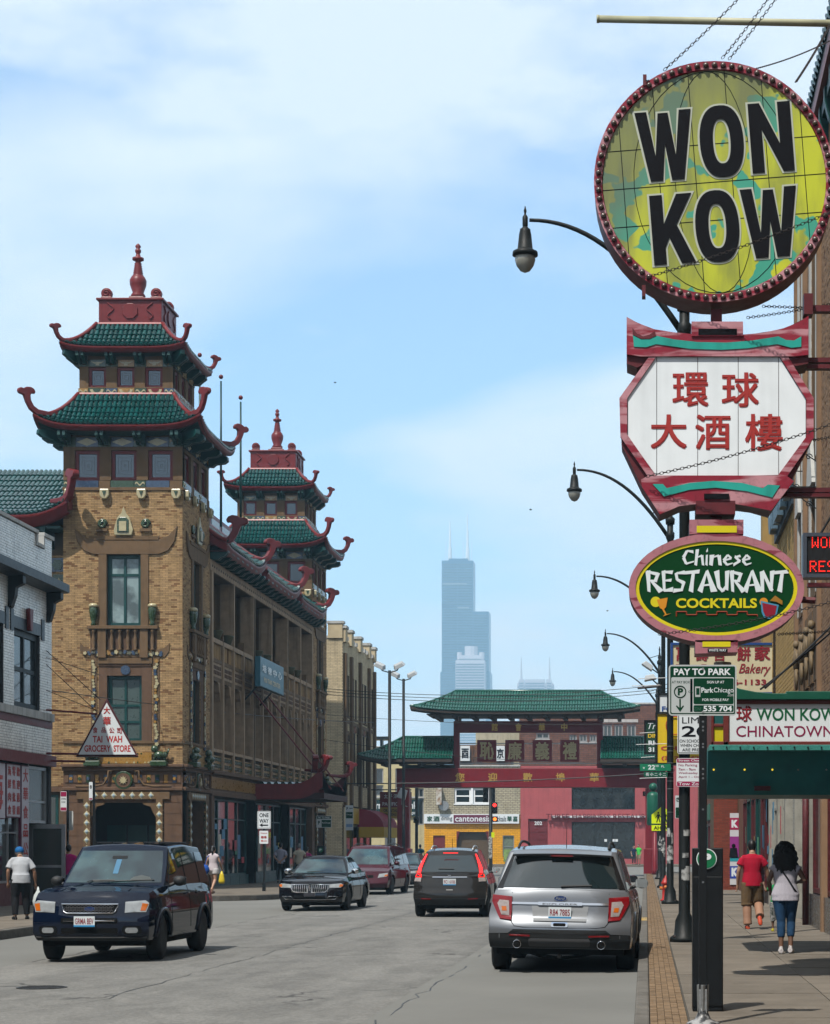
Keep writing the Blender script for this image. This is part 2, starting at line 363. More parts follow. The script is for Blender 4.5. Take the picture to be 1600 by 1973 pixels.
m_.v=[(v[0]-7.35,v[1]+24.3,v[2]-.010)for v in m_.v];m_.build('rim',mat('cast_iron',(.035,.033,.032),.5,metal=.5,var=.4,vs_=30),mh)
g=MB()
for i in range(-4,5):
	w=sqrt(.26**2-(i*.055)**2)
	for j in range(-4,5):
		if abs(j*.055)<w:g.box(-7.35+j*.055-.018,-7.35+j*.055+.018,24.3+i*.055-.018,24.3+i*.055+.018,-.012,-.0035)
g.build('tread',mat('cast_iron',(0,0,0)),mh)
tm=MB()
for i in range(2):tm.add([(-9.2+i*.1,19.5,crown(-8.2)+.006),(-9.08+i*.1,19.5,crown(-8.2)+.006),(-7.3+i*.12,22.3,crown(-8.2)+.006),(-7.38+i*.12,22.3,crown(-8.2)+.006)],[(0,1,2,3)])
tag(tm.build('tyre_mark',mat('rubber_mark',(.055,.055,.055),.8,var=.4,vs_=20)),kind='structure')
sd=MB();wh=mat('worn_road_paint',(.42,.42,.39),.8,var=.4,vs_=5,col2=(.16,.16,.15))
for(x0,x1,y0,y1)in((-11.6,-8.2,62.2,62.45),(-11.6,-9.2,66.0,66.3),(-11.5,-.8,121.5,121.9),(-11.5,-.8,124.5,124.9)):sd.grid([[(x0+(x1-x0)*i/12,yy,crown(x0+(x1-x0)*i/12)+.006)for i in range(13)]for yy in(y0,y1)])
tag(sd.build('road_marking',wh),kind='structure')
tq=MB();rr_=random.Random(3)
for(xa,ya,xb,yb)in((-2.7,14,-2.5,60),(-6.1,22,-6.0,110),(-9.2,30,-9.3,100),(-9.3,38.4,-6.1,37.9),(-5.9,46,-2.7,46.3)):
	n=int(hypot(xb-xa,yb-ya)/.5);P=[(lerp_(xa,xb,i/n)+rr_.uniform(-.07,.07),lerp_(ya,yb,i/n)+rr_.uniform(-.05,.05))for i in range(n+1)]
	for p,q_ in zip(P,P[1:]):
		if rr_.random()<.15:continue
		d=Vector((q_[0]-p[0],q_[1]-p[1])).normalized();w_=rr_.uniform(.004,.013);k=Vector((-d.y,d.x))*w_;tq.add([(a[0]+s_*k.x,a[1]+s_*k.y,crown(a[0]+s_*k.x)+.003)for a,s_ in((p,1),(p,-1),(q_,-1),(q_,1))],[(0,1,2,3)])
tag(tq.build('tar_seam',mat('tar',(.03,.03,.03),.6)),kind='structure')
hz=MB();hz.box(-1500,1500,-45,3400,-1.2,560)
hm=bpy.data.materials.new('haze');hm.use_nodes=True;hn=hm.node_tree;hn.nodes.clear();ho=hn.nodes.new('ShaderNodeOutputMaterial');pv=hn.nodes.new('ShaderNodeVolumePrincipled')
pv.inputs['Color'].default_value=(.44,.74,1.0,1);pv.inputs['Density'].default_value=.00030;pv.inputs['Anisotropy'].default_value=0
hn.links.new(pv.outputs[0],ho.inputs['Volume']);tag(hz.build('haze',hm),kind='stuff')
hm.cycles.homogeneous_volume=True if hasattr(hm.cycles,'homogeneous_volume')else None
def far_tower(name,label,Y,blocks,m,extra=None,floors=4.0,wm=None):
	x=sum((b[0]+b[1])/2 for b in blocks)/len(blocks);e=empty(name,(X_(x,Y),Y,0),label,'skyscraper')
	for(x0,x1,y1,dep,dy)in blocks:
		a=MB();X0,X1,Z1=X_(x0,Y),X_(x1,Y),Z_(y1,Y);a.box(X0,X1,Y+dy,Y+dy+dep,0,Z1);a.build('tower_block',m,e)
		w=MB();z=Z1-5
		while z>60:w.box(X0+.6,X1-.6,Y+dy-.35,Y+dy,z-floors*.5,z);z-=floors
		w.build('window_band',wm or DGL,e,kind='stuff')
	if extra:extra(e)
	return e
TD=fmat('haze_tinted_aluminium',(.006,.055,.115),.35);TW=fmat('pale_granite',(.55,.52,.55),.8);TG=fmat('antenna_white',(.75,.75,.75),.5)  # tower metal is black; haze and sky blue are put into its colour
def sears_x(e):
	Y=3000
	for xa,y0,y1 in((865,1000,1078),(899,986,1078)):
		a=MB();X=X_(xa,Y)
		for(r,ya,yb)in((3.2,1052,1080),(1.9,1018,1052),(1.0,y0,1018)):a.lathe(X,Y+20,[(r,Z_(yb,Y)),(r*.9,Z_(ya,Y))],8)
		a.build('antenna',TG,e)
		for dx in(-6,6):b=MB();b.lathe(X+dx,Y+20,[(.5,Z_(1080,Y)),(.35,Z_(1040,Y))],5);b.build('small_mast',TG,e)
	a=MB();a.box(X_(864,Y),X_(901,Y),Y+6,Y+30,Z_(1080.5,Y),Z_(1075,Y));a.build('plant_room',TD,e)
	for(yy,xa,xb)in((1125,853,900),(1171,882,904)):a=MB();a.box(X_(xa,Y),X_(xb,Y),Y-.8,Y-.4,Z_(yy+1.5,Y),Z_(yy-1.5,Y));a.build('lit_floor',fmat('pale_louvre',(.2,.22,.22),.4),e)  # pale louvre bands across the tower front
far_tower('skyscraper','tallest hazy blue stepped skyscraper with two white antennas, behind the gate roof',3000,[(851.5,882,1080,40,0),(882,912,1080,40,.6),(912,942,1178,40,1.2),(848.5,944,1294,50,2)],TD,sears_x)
def wk(e):
	Y=2800
	a=MB();a.lathe(X_(906,Y),Y+22,[(9.5,Z_(1272,Y)),(9.5,Z_(1243,Y))],12)
	a.build('crown_drum',TW,e)
	for xa in(885,896,916,928):a=MB();a.lathe(X_(xa,Y),Y+8,[(3.8,Z_(1270,Y)),(3.8,Z_(1256 if xa in(885,928)else 1262,Y))],8);a.build('turret',TW,e)
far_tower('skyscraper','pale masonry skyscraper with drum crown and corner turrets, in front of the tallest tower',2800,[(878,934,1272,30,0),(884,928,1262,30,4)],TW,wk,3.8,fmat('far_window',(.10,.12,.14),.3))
def fk(e):
	Y=2900
	for xa in(1004.5,1059):a=MB();a.lathe(X_(xa,Y),Y+6,[(1.6,Z_(1308,Y)),(.5,Z_(1266,Y))],6);a.build('spire',TW,e)
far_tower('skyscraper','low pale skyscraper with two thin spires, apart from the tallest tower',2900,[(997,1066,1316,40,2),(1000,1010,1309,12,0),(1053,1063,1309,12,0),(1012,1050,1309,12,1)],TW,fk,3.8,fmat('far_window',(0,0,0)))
# ------- shared building pieces
BRK=mat('golden_brick',(.345,.225,.11),.85,var=.15,vs_=1.5,rnd=.24,hue=.13,bump=.4,bs=70,streak=.25)
BRKW=mat('white_glazed_brick',(.82,.80,.74),.3,var=.18,vs_=1.2,rnd=.08,streak=.35)
BRKY=mat('yellow_brick',(.52,.43,.28),.85,var=.2,vs_=1,rnd=.12,streak=.3,bump=.3)
BRKT=mat('tan_rug_brick',(.24,.15,.09),.9,var=.2,rnd=.16,hue=.06,bump=.5,bs=60)
BRKD=mat('dark_brown_brick',(.16,.075,.05),.9,var=.25,rnd=.2)
MORT=mat('mortar',(.10,.07,.045),.95,vs_=3);MORTW=mat('dark_mortar',(.05,.05,.055),.95)
STN=mat('brown_terracotta',(.135,.085,.046),.8,var=.2,vs_=2,bump=.3,bs=50,streak=.3)
STNG=mat('brown_sandstone',(.115,.068,.043),.8,var=.2,vs_=3,bump=.25,bs=60,streak=.3)
TEAL=mat('green_glazed_tile',(.003,.055,.053),.22,var=.25,vs_=3,rnd=.3);TPAN=mat('green_pan_tile',(.002,.018,.015),.3)
TTRIM=mat('dark_green_paint',(.004,.045,.042),.4,var=.25);RED=mat('oxblood_red_paint',(.15,.014,.016),.42,var=.25,vs_=2,streak=.25)
REDW=mat('red_window_frame',(.13,.012,.014),.45);CRM=fmat('cream_glaze',(.40,.35,.20),.3,var=.3);BLUEG=fmat('blue_glaze',(.035,.06,.11),.25,var=.4,vs_=8)
GRNG=fmat('green_glaze',(.028,.06,.022),.25,var=.5,vs_=10);OCHG=fmat('ochre_glaze',(.32,.17,.03),.3,var=.4,vs_=10)
LEAD=fmat('leaded_glass',(.045,.06,.07),.15,spec=.8);PALEG=mat('curtained_glass',(.20,.27,.27),.12,col2=(.06,.08,.08),vs_=1.5)
STNA=mat('pale_arcade_terracotta',(.34,.245,.16),.8,var=.25,vs_=2,streak=.4)
CEMENT=mat('coping_limestone',(.42,.42,.40),.8,streak=.4)
def holed(fr,mb,u0,u1,z0,z1,holes,d0,d1):
	us=sorted({u0,u1,*[min(max(h[i],u0),u1)for h in holes for i in(0,1)]});zs=sorted({z0,z1,*[min(max(h[i],z0),z1)for h in holes for i in(2,3)]})
	for a,b in zip(us,us[1:]):
		run=None
		for c,d in zip(zs,zs[1:]):
			cu,cz=(a+b)/2,(c+d)/2
			if any(h[0]<cu<h[1]and h[2]<cz<h[3]for h in holes):
				if run:fr.box(mb,a,b,run[0],run[1],d0,d1);run=None
			else:run=(run[0]if run else c,d)
		if run:fr.box(mb,a,b,run[0],run[1],d0,d1)
def bricks(fr,u0,u1,z0,z1,holes,mtl,parent,L=.205,Hh=.064,J=.010,proud=.012,parts=0,skip=1,seed=1,name='brick'):
	rr=random.Random(seed);mb=MB();pieces=[];z=z0;row=0
	while z<z1-.01:
		zt=min(z+Hh-J,z1);u=u0-(row%2)*L/2
		while u<u1:
			a,b=max(u,u0),min(u+L-J,u1)
			segs=[(a,b)]
			for h in holes:
				if h[2]<(z+zt)/2<h[3]:
					ns=[]
					for s in segs:
						if s[0]<h[0]:ns.append((s[0],min(s[1],h[0])))
						if s[1]>h[1]:ns.append((max(s[0],h[1]),s[1]))
					segs=ns
			for s in segs:
				if s[1]-s[0]>.015:pieces.append((s[0],s[1],z,zt,proud+rr.uniform(-.003,.003)))
			u+=L
		z+=Hh;row+=1
	full=[p for p in pieces if abs(p[1]-p[0]-(L-J))<1e-4]
	chosen=set()
	if parts and full:
		base=MB();p=full[0];fr.box(base,-(L-J)/2,(L-J)/2,-(Hh-J)/2,(Hh-J)/2,0,proud)if False else None
		f0=Fr(fr.k,0);f0 .box(base,-(L-J)/2,(L-J)/2,-(Hh-J)/2,(Hh-J)/2,0,proud);me=base.mesh(name,mtl)
		for i in sorted(rr.sample(range(len(full)),min(parts,len(full)))):
			p=full[i];chosen.add(p);inst(name,me,fr.pt((p[0]+p[1])/2,(p[2]+p[3])/2),parent)
	for p in pieces:
		if p in chosen:continue
		a,b,c,d,q=p;v=[fr.pt(a,c,0),fr.pt(b,c,0),fr.pt(b,d,0),fr.pt(a,d,0),fr.pt(a,c,q),fr.pt(b,c,q),fr.pt(b,d,q),fr.pt(a,d,q)]
		mb.add(v,[(4,5,6,7),(0,1,5,4),(1,2,6,5),(2,3,7,6),(3,0,4,7)]if fr.k!='W' else[(7,6,5,4),(4,5,1,0),(5,6,2,1),(6,7,3,2),(7,4,0,3)])
	if mb.v:mb.build(name,mtl,parent,kind='stuff')
def wall(fr,u0,u1,z0,z1,holes,bm,mm,parent,th=.35,**k):
	mb=MB();holed(fr,mb,u0,u1,z0,z1,holes,-th,0);mb.build('wall',mm,parent)
	bricks(fr,u0,u1,z0+.01,z1-.01,holes,bm,parent,**k)
def window(fr,u0,u1,z0,z1,parent,fm,gm=None,fw=.07,d=-.16,vert=(),horiz=(),sill=None,name='window',lead=0):
	mb=MB();holed(fr,mb,u0,u1,z0,z1,[(u0+fw,u1-fw,z0+fw,z1-fw)],d-.03,d+.05)
	for v in vert:x=u0+(u1-u0)*v;fr.box(mb,x-fw*.35,x+fw*.35,z0+fw,z1-fw,d-.02,d+.04)
	for h in horiz:z=z0+(z1-z0)*h;fr.box(mb,u0+fw,u1-fw,z-fw*.35,z+fw*.35,d-.018,d+.036)
	w=mb.build(name,fm,parent)
	us=[u0+fw]+[u0+(u1-u0)*v for v in vert]+[u1-fw];zs=[z0+fw]+[z0+(z1-z0)*h for h in horiz]+[z1-fw]
	for a,b in zip(us,us[1:]):
		for c,e in zip(zs,zs[1:]):
			p=MB();fr.box(p,a+.004,b-.004,c+.004,e-.004,d-.012,d-.004);p.build('pane',gm or DGL,w)
	if lead:
		l=MB()
		for i in(1,2,3):
			k=i*.11;U0,U1,Z0,Z1=u0+fw+(u1-u0)*k,u1-fw-(u1-u0)*k,z0+fw+(z1-z0)*k,z1-fw-(z1-z0)*k
			if U1-U0>.05:holed(fr,l,U0,U1,Z0,Z1,[(U0+.012,U1-.012,Z0+.012,Z1-.012)],d-.004,d+.004)
		l.build('leading',fmat('lead_came',(.16,.18,.18),.5),w)
	if sill:bx(fr,'sill',sill,parent,u0-.06,u1+.06,z0-.09,z0,-.1,.08)
	return w
def pyr(fr,mb,u,z,ru,rz,d0,d1):
	v=[fr.pt(u-ru,z,d0),fr.pt(u,z-rz,d0),fr.pt(u+ru,z,d0),fr.pt(u,z+rz,d0),fr.pt(u,z,d1)]
	mb.add(v,[(0,1,4),(1,2,4),(2,3,4),(3,0,4)]if fr.k!='W' else[(1,0,4),(2,1,4),(3,2,4),(0,3,4)])
HORN=[(-1.3,-.02),(-.5,-.12),(-.1,-.12),(.16,.04),(.32,.3),(.42,.56),(.60,.6),(.66,.68),(.64,.78),(.54,.84),(.42,.82),(.3,.89),(.12,.91),(0,.86),(-.07,.76),(-.04,.66),(.06,.68),(.14,.6),(.12,.4),(.0,.2),(-.2,.09),(-.6,.07),(-1.3,.12)]
def horn(parent,p,ang,sc=1,th=.15,m=None,name='roof_horn'):
	mb=MB();c,s=cos(ang),sin(ang)
	mb.ext([(a*sc,b*sc)for a,b in HORN],lambda u,w,d:(p[0]+u*c-d*s,p[1]+u*s+d*c,p[2]+w),-th/2,th/2)
	return mb.build(name,m or RED,parent,bevel=.03)
_tl={}
def tile_mesh(w,l):
	k=(round(w,3),round(l,3))
	if k not in _tl:
		mb=MB();g=[]
		for(y,r,zo)in((0,w*.40,0),(l*1.04,w*.50,.022)):g.append([(r*cos(a),y,zo+r*.9*sin(a))for a in[pi*i/5 for i in range(6)]])
		mb.grid(g);y=l*1.04;mb.add(g[1]+[(q[0]*.7,q[1],q[2]*.6)for q in g[1]],[(i,i+1,7+i,6+i)for i in range(5)]);_tl[k]=mb
	return _tl[k]
class TileSink:
	def __init__(s,parent,m,limit=0):s.p=parent;s.m=m;s.n=limit;s.mb=MB();s.me={}
	def put(s,w,l,pos,xax,yax):
		z=xax.cross(yax).normalized();z=z if z.z>0 else-z;x=yax.cross(z).normalized();b=tile_mesh(w,l)
		Mx=Matrix(((x.x,yax.x,z.x),(x.y,yax.y,z.y),(x.z,yax.z,z.z)))
		if s.n>0:
			s.n-=1;k=(w,l)
			if k not in s.me:s.me[k]=b.mesh('roof_tile',s.m,True)
			inst('roof_tile',s.me[k],pos,s.p,rot=Mx.to_quaternion())
		else:s.mb.add([tuple(Mx@Vector(v)+pos)for v in b.v],b.f)
	def done(s):
		if s.mb.v:s.mb.build('roof_tile',s.m,s.p,True,kind='stuff')
def hip_roof(parent,cx,cy,he,ht,ze,zt,lift,sink,tw=.17,rows=7,horn_s=1.0,sides='SEWN',brk=None):
	rot={'S':-pi/2,'E':0,'N':pi/2,'W':pi}
	def P(side,u,t,dz=0):
		h=ht+(he-ht)*t;z=zt-(zt-ze)*(1-(1-t)**1.6)+lift*abs(u)**5*t*t+dz
		a=rot[side];out=Vector((cos(a),sin(a)));al=Vector((-sin(a),cos(a)))
		q=Vector((cx,cy))+out*h+al*(u*h);return Vector((q.x,q.y,z))
	pan=MB()
	for sd in 'SEWN':
		g=[[tuple(P(sd,-1+2*i/24,t/6,.0))for i in range(25)]for t in range(7)]
		pan.grid(g)
	pan.build('roof_deck',TPAN,parent,True)
	for sd in sides:
		n=int(2*he/tw)
		for i in range(n):
			off=-he+(i+.5)*2*he/n
			for r in range(rows):
				t0,t1=r/rows,(r+1)/rows;h0=ht+(he-ht)*t0
				if abs(off)>h0+(he-ht)/rows*.5:continue
				h1=ht+(he-ht)*t1
				a=P(sd,max(-1,min(1,off/h0)),t0,.015);b=P(sd,off/h1,t1,.015);yv=b-a;l=yv.length;yv.normalize()
				al=Vector((-sin(rot[sd]),cos(rot[sd]),0));sink.put(round(2*he/n,3),round(max(.12,l),2),a,al,yv)
	fas=MB();sof=MB();eav=MB()
	for sd in 'SEWN':
		top=[P(sd,-1+2*i/24,1,.0)for i in range(25)];a=rot[sd];o=Vector((cos(a),sin(a),0))
		fas.grid([[tuple(p+o*.03+Vector((0,0,-.0)))for p in top],[tuple(p+o*.03+Vector((0,0,-.09)))for p in top],[tuple(p+o*-.03+Vector((0,0,-.11)))for p in top],[tuple(p+o*-.03+Vector((0,0,-.2)))for p in top],[tuple(p+o*-.12+Vector((0,0,-.2)))for p in top]])
		sof.grid([[tuple(p-Vector((0,0,.19)))for p in top],[tuple(P(sd,-1+2*i/24,0)*1.0)[:2]+(ze-.25,)for i in range(25)]])
	fas.build('fascia',RED,parent,True);sof.build('soffit',TTRIM,parent)
	for k,(sx,sy)in enumerate(((1,1),(1,-1),(-1,1),(-1,-1))):
		rg=MB();pts=[]
		for i in range(9):
			t=i/8;h=ht+(he-ht)*t;z=zt-(zt-ze)*(1-(1-t)**1.6)+lift*t*t+.07;pts.append((cx+sx*h,cy+sy*h,z))
		rg.tube(pts,[.075]*9,8);rg.build('hip_ridge',RED,parent,True)
		horn(parent,pts[-1],atan2(sy,sx),horn_s)
	tr=MB()
	for(x0,x1,y0,y1)in((-1,1,-1,-1),(-1,1,1,1),(-1,-1,-1,1),(1,1,-1,1)):tr.tube([(cx+x0*ht,cy+y0*ht,zt+.03),(cx+x1*ht,cy+y1*ht,zt+.03)],.07,6)
	tr.build('ridge_flashing',mat('pale_red_flashing',(.24,.04,.045),.35),parent)
	if brk:
		hw,zb,n=brk;bm=MB()
		prof=[(0,0),(.12,-.02),(he-hw-.12,.12),(he-hw-.02,.2),(he-hw-.04,.34),(0,.36),(0,0)]
		prof=[(-.05,-.02),(.2,-.04),(.32,.06),(he-hw-.18,.1),(he-hw-.05,.2),(he-hw-.07,.36),(-.05,.36)]
		for sd in('S','E','W'):
			a=rot[sd];o=Vector((cos(a),sin(a),0));al=Vector((-sin(a),cos(a),0))
			for i in range(n):
				c0=-hw+.14+(2*hw-.28)*i/(n-1)
				for dx in(-.09,.09):
					q=MB();base=Vector((cx,cy,zb))+o*hw+al*(c0+dx)
					q.ext(prof,lambda u,w,d,base=base,o=o,al=al:tuple(base+o*u+al*d+Vector((0,0,w))),-.055,.055);q.build('corbel',TTRIM,parent)
		for s_ in(-1,1):
			q=MB();base=Vector((cx+s_*hw,cy-hw,zb));o=Vector((s_,-1,0)).normalized();al=Vector((-o.y,o.x,0))
			q.ext([(u*1.3,w+.05)for u,w in prof],lambda u,w,d:tuple(base+o*u+al*d+Vector((0,0,w))),-.09,.09);q.build('corbel',TTRIM,parent)
		bm.box(cx-hw-.1,cx+hw+.1,cy-hw-.1,cy+hw+.1,zb+.36,zb+.45);bm.build('eave_beam',TTRIM,parent)
def deco_band(fr,u0,u1,z0,z1,parent,kinds,wd=None):
	"""glazed band: kinds is a list of (relative width, ground material, motif, motif material)"""
	tot=sum(k[0]for k in kinds);u=u0;h=z1-z0;zc=(z0+z1)/2
	for(w,gm,mo,mm)in kinds:
		a,b=u,u+(u1-u0)*w/tot;u=b;t=bx(fr,'glazed_tile',gm,parent,a+.01,b-.01,z0,z1,0,.03);c=(a+b)/2;m=MB();r=(b-a)/2
		if mo=='diamond':
			fr.poly(m,[(a+.04,zc),(c,z0+.03),(b-.04,zc),(c,z1-.03)],.03,.042);k=MB();fr.poly(k,[(c-r*.35,zc),(c,zc-h*.2),(c+r*.35,zc),(c,zc+h*.2)],.042,.055);k.build('tile_boss',CRM,t)
		elif mo=='wave':
			pts=[(a+.04+(b-a-.08)*i/8,zc+h*.22*sin(i/8*2*pi*1.5))for i in range(9)];fr.poly(m,[(p[0],p[1]-h*.12)for p in pts]+[(p[0],p[1]+h*.12)for p in pts[::-1]],.03,.05)
		elif mo=='fan':
			fr.poly(m,[(c+r*.8*cos(x),z1-.04-h*.8*sin(x))for x in[pi*i/8 for i in range(9)]],.03,.045);k=MB();fr.poly(k,[(c+r*.45*cos(x),z1-.04-h*.45*sin(x))for x in[pi*i/8 for i in range(9)]],.045,.06);k.build('tile_boss',gm,t)
		elif mo=='bat':
			fr.poly(m,[(c-r*.8,zc+h*.28),(c-r*.3,zc+h*.12),(c,zc+h*.2),(c+r*.3,zc+h*.12),(c+r*.8,zc+h*.28),(c+r*.45,zc-h*.05),(c+r*.15,zc-h*.1),(c+r*.25,zc-h*.35),(c-r*.25,zc-h*.35),(c-r*.15,zc-h*.1),(c-r*.45,zc-h*.05)],.03,.048)
		elif mo=='rose':fr.poly(m,[(c+min(r,h/2)*.75*(1+.12*cos(6*x))*cos(x),zc+min(r,h/2)*.75*(1+.12*cos(6*x))*sin(x))for x in[2*pi*i/18 for i in range(18)]],.03,.06)
		if m.v:m.build('tile_relief',mm,t)
def vase(mb,x,y,z,h,r=.09):mb.lathe(x,y,[(r*.5,0),(r*.7,.04*h),(r*.45,.14*h),(r*.8,.35*h),(r*1.05,.7*h),(r*.95,.88*h),(r*.6,.92*h),(r*.75,.96*h),(r*.3,h)],12,cz=z)
def baluster(mb,x,y,z,h,r=.055):mb.lathe(x,y,[(r,0),(r,.08*h),(r*.5,.14*h),(r*1.05,.4*h),(r*.9,.6*h),(r*.5,.84*h),(r,.9*h),(r,h)],8,cz=z)
def rosettes(fr,parent,pts,r,cols,name='flower_relief'):
	mbs=[MB()for _ in cols]
	for(u,z)in pts:
		i=R.randrange(len(cols));q=r*R.uniform(.7,1.15)
		fr.poly(mbs[i],[(u+q*(1+.2*cos(5*a))*cos(a),z+q*(1+.2*cos(5*a))*sin(a))for a in[2*pi*j/10 for j in range(10)]],.03,.07+R.uniform(0,.03))
	for m,c in zip(mbs,cols):
		if m.v:m.build(name,c,parent,kind='stuff')
		# ------- the tiled corner building with two pagoda towers
PT=empty('pagoda_building',(-20,88,0),'ornate golden brick building with green tiled pagoda towers and dark arcades','building')
def face_trim(fr,a,u0,first,dz=0):
	sh=lambda z:z+dz
	U=lambda x:u0+a*x
	def bb(name,m,x0,x1,z0,z1,d0,d1,**k):
		z0,z1=sh(z0),sh(z1)
		return bx(fr,name,m,PT,min(U(x0),U(x1)),max(U(x0),U(x1)),z0,z1,d0,d1,**k)
	def poly(name,m,pts,d0,d1,**k):q=MB();fr.poly(q,[(U(x),sh(z))for x,z in pts],d0,d1);return q.build(name,m,PT,**k)
	sh=lambda z:z+.96+dz
	L_,R_=1.57,2.80
	poly('window_head',STN,[(.42,11.25+.95),(.50,11.75),(.75,11.42),(1.1,11.28),(3.45,11.28),(3.8,11.42),(4.02,11.75),(4.12,12.3),(3.8,11.95),(3.4,11.8),(1.1,11.8),(.8,11.9)],0,.07,bevel=.015)
	bb('window_head_cap',STN,.95,3.45,11.8,11.93,0,.09)
	for x0,x1 in((1.28,1.57),(2.80,3.08)):bb('jamb',STN,x0,x1,7.55,11.28,0,.06)
	bb('window_ledge',STN,.9,3.45,8.58,8.70,0,.22,bevel=.01)
	bb('balcony_panel',STNG,.98,3.38,7.78,8.58,0,.03)
	for x0,x1 in((1.28,1.57),(2.80,3.08)):bb('balcony_pier',STN,x0,x1,7.55,8.58,.03,.16)
	m=MB()
	for x in(1.12,1.78,2.07,2.36,2.63,3.24):p=fr.pt(U(x),0,.12);m=MB();baluster(m,p[0],p[1],sh(7.8),.76,.075);m.build('baluster',STN,PT,True)
	for x in(1.12,3.24):
		p=fr.pt(U(x),0,.13);v=MB();vase(v,p[0],p[1],sh(8.7),.78,.15);o=v.build('porcelain_vase',GRNG,PT,True)
		c=MB();c.lathe(p[0],p[1],[(.16,9.36),(.17,9.44),(.1,9.5)],12,cz=.96);c.build('vase_rim',CRM,o,True)
	poly('shield_relief',CRM,[(1.88,11.95),(2.5,11.95),(2.55,12.15),(2.42,12.6),(2.3,12.75),(2.2,13.0),(2.12,12.75),(1.98,12.6),(1.85,12.15)],.08,.16,bevel=.03)
	poly('shield_boss',GRNG,[(1.98,12.05),(2.4,12.05),(2.4,12.5),(2.3,12.6),(2.08,12.6),(1.98,12.5)],.16,.19,bevel=.02);poly('shield_centre',CRM,[(2.06,12.1),(2.32,12.1),(2.32,12.45),(2.06,12.45)],.19,.22)
	for x in(1.42,2.98):m=MB();p=[fr.pt(U(x)+.16*cos(t)*(1-t/16),sh(12.38)+.16*sin(t)*(1-t/16),.06)for t in[i*.6 for i in range(18)]];m.tube(p,.05,6);m.build('scroll',GRNG,PT,True);bb('scroll_base',STN,x-.2,x+.2,12.1,12.2,0,.12)
	sh=lambda z:z+1.55+dz
	poly('flower_frame_top',STN,[(.62,7.5),(.62,7.2),(.8,6.98),(3.65,6.98),(3.82,7.2),(3.85,7.5),(3.7,7.35),(3.5,7.27),(.95,7.27),(.75,7.35)],0,.045)
	rosettes(fr,PT,[(U(.78+i*.145),sh(7.13)+R.uniform(-.03,.03))for i in range(20)]+[(U(.8+i*.16),sh(7.06)+R.uniform(0,.14))for i in range(18)],.066,[CRM,CRM,BLUEG,OCHG,CRM])
	for x0 in(1.0,3.25):
		bb('flower_frame_side',STN,x0,x0+.22,3.8,6.98,0,.045)
		rosettes(fr,PT,[(U(x0+.11+R.uniform(-.04,.04)),5.4+i*.115)for i in range(27)],.066,[CRM,CRM,BLUEG,OCHG,CRM])
	bb('frieze',STN,1.25,3.22,6.75,6.95,0,.1);bb('frieze_dentils',STNG,1.28,3.19,6.66,6.75,0,.06)
	m=MB()
	fr.poly(m,[(U(2.25)+.17*cos(t),sh(6.52)+.17*sin(t))for t in[2*pi*i/16 for i in range(16)]],0,.07);m.build('medallion',BLUEG,PT)
	bb('window_surround',STNG,1.28,1.58,3.95,6.66,0,.03);bb('window_surround',STNG,2.83,3.2,3.95,6.66,0,.03);bb('window_surround',STNG,1.58,2.83,6.32,6.66,0,.025)
	bb('string_course',STN,0,4.3,3.88,3.98,0,.07)
	sh=lambda z:z+dz-.12
	bb('ornate_panel',OCHG,1.35,3.2,4.82,5.22,.02,.08)
	rosettes(fr,PT,[(U(1.4+i*.13),sh(z))for i in range(15)for z in(4.86,5.18)],.035,[CRM,GRNG],'panel_bead')
	for x in(1.1,3.5):
		s1=1 if x>2 else-1;b=bb('lion_plinth',GRNG,x-.3,x+.3,4.72,4.92,0,.34,bevel=.03)
		l=MB();q=lambda dx,z:fr.pt(U(x+dx),sh(z),.2)
		l._sph(q(0,5.12),.19,10,5,(1.1,.9,.8));l._sph(q(-s1*.16,5.34),.14,10,5,(1,1,1));l._sph(q(s1*.2,5.12),.12,8,4,(1,1,1.1));l.tube([q(-s1*.14,5.1),q(-s1*.17,4.92)],.055,6);l.tube([q(s1*.18,5.1),q(s1*.2,4.92)],.06,6);l.tube([q(s1*.28,5.15),q(s1*.36,5.36)],[.05,.03],6)
		l.build('lion_statue',GRNG,PT,True)
	sh=lambda z:z+dz
	bb('cornice',STNG,-.06,4.36,4.56,4.68,0,.2,bevel=.03);bb('cornice',STNG,-.03,4.33,4.44,4.56,0,.12,bevel=.02);bb('lower_moulding',STNG,-.03,4.33,3.72,3.86,0,.13,bevel=.03)
	deco_band(fr,min(U(.05),U(4.25)),max(U(.05),U(4.25)),4.02,4.30,PT,[(1,STNG,None,None)if i%2==0 else(1,[BLUEG,OCHG,GRNG,OCHG][i//2%4],'rose',[OCHG,GRNG,BLUEG,OCHG][i//2%4])for i in range(27)])
	m=MB();fr.poly(m,[(U(2.2)+.33*cos(t),4.1+.33*sin(t))for t in[2*pi*i/20 for i in range(20)]],.03,.14);o=m.build('rosette',GRNG,PT,bevel=.02)
	m=MB();fr.poly(m,[(U(2.2)+.26*cos(t),4.1+.26*sin(t))for t in[2*pi*i/20 for i in range(20)]],.14,.15);m.build('rosette_ring',STNG,o)
	m=MB();fr.poly(m,[(U(2.2)+(.16 if i%2 else .09)*cos(t),4.1+(.16 if i%2 else .09)*sin(t))for i,t in enumerate([2*pi*i/20 for i in range(20)])],.15,.19);m.build('rosette_flower',CRM,o)
	for s_ in(-1,1):
		x=2.2+s_*.42;m=MB();m.tube([fr.pt(U(x+s_*.05),4.36,.1),fr.pt(U(x),4.42,.12),fr.pt(U(x+s_*.12),4.44,.12),fr.pt(U(x+s_*.14),4.2,.12),fr.pt(U(x+s_*.3),3.95,.12),fr.pt(U(x+s_*.62),3.88,.12),fr.pt(U(x+s_*1.3),3.88,.12)],.035,6);m.build('scroll_moulding',STN,PT,True)
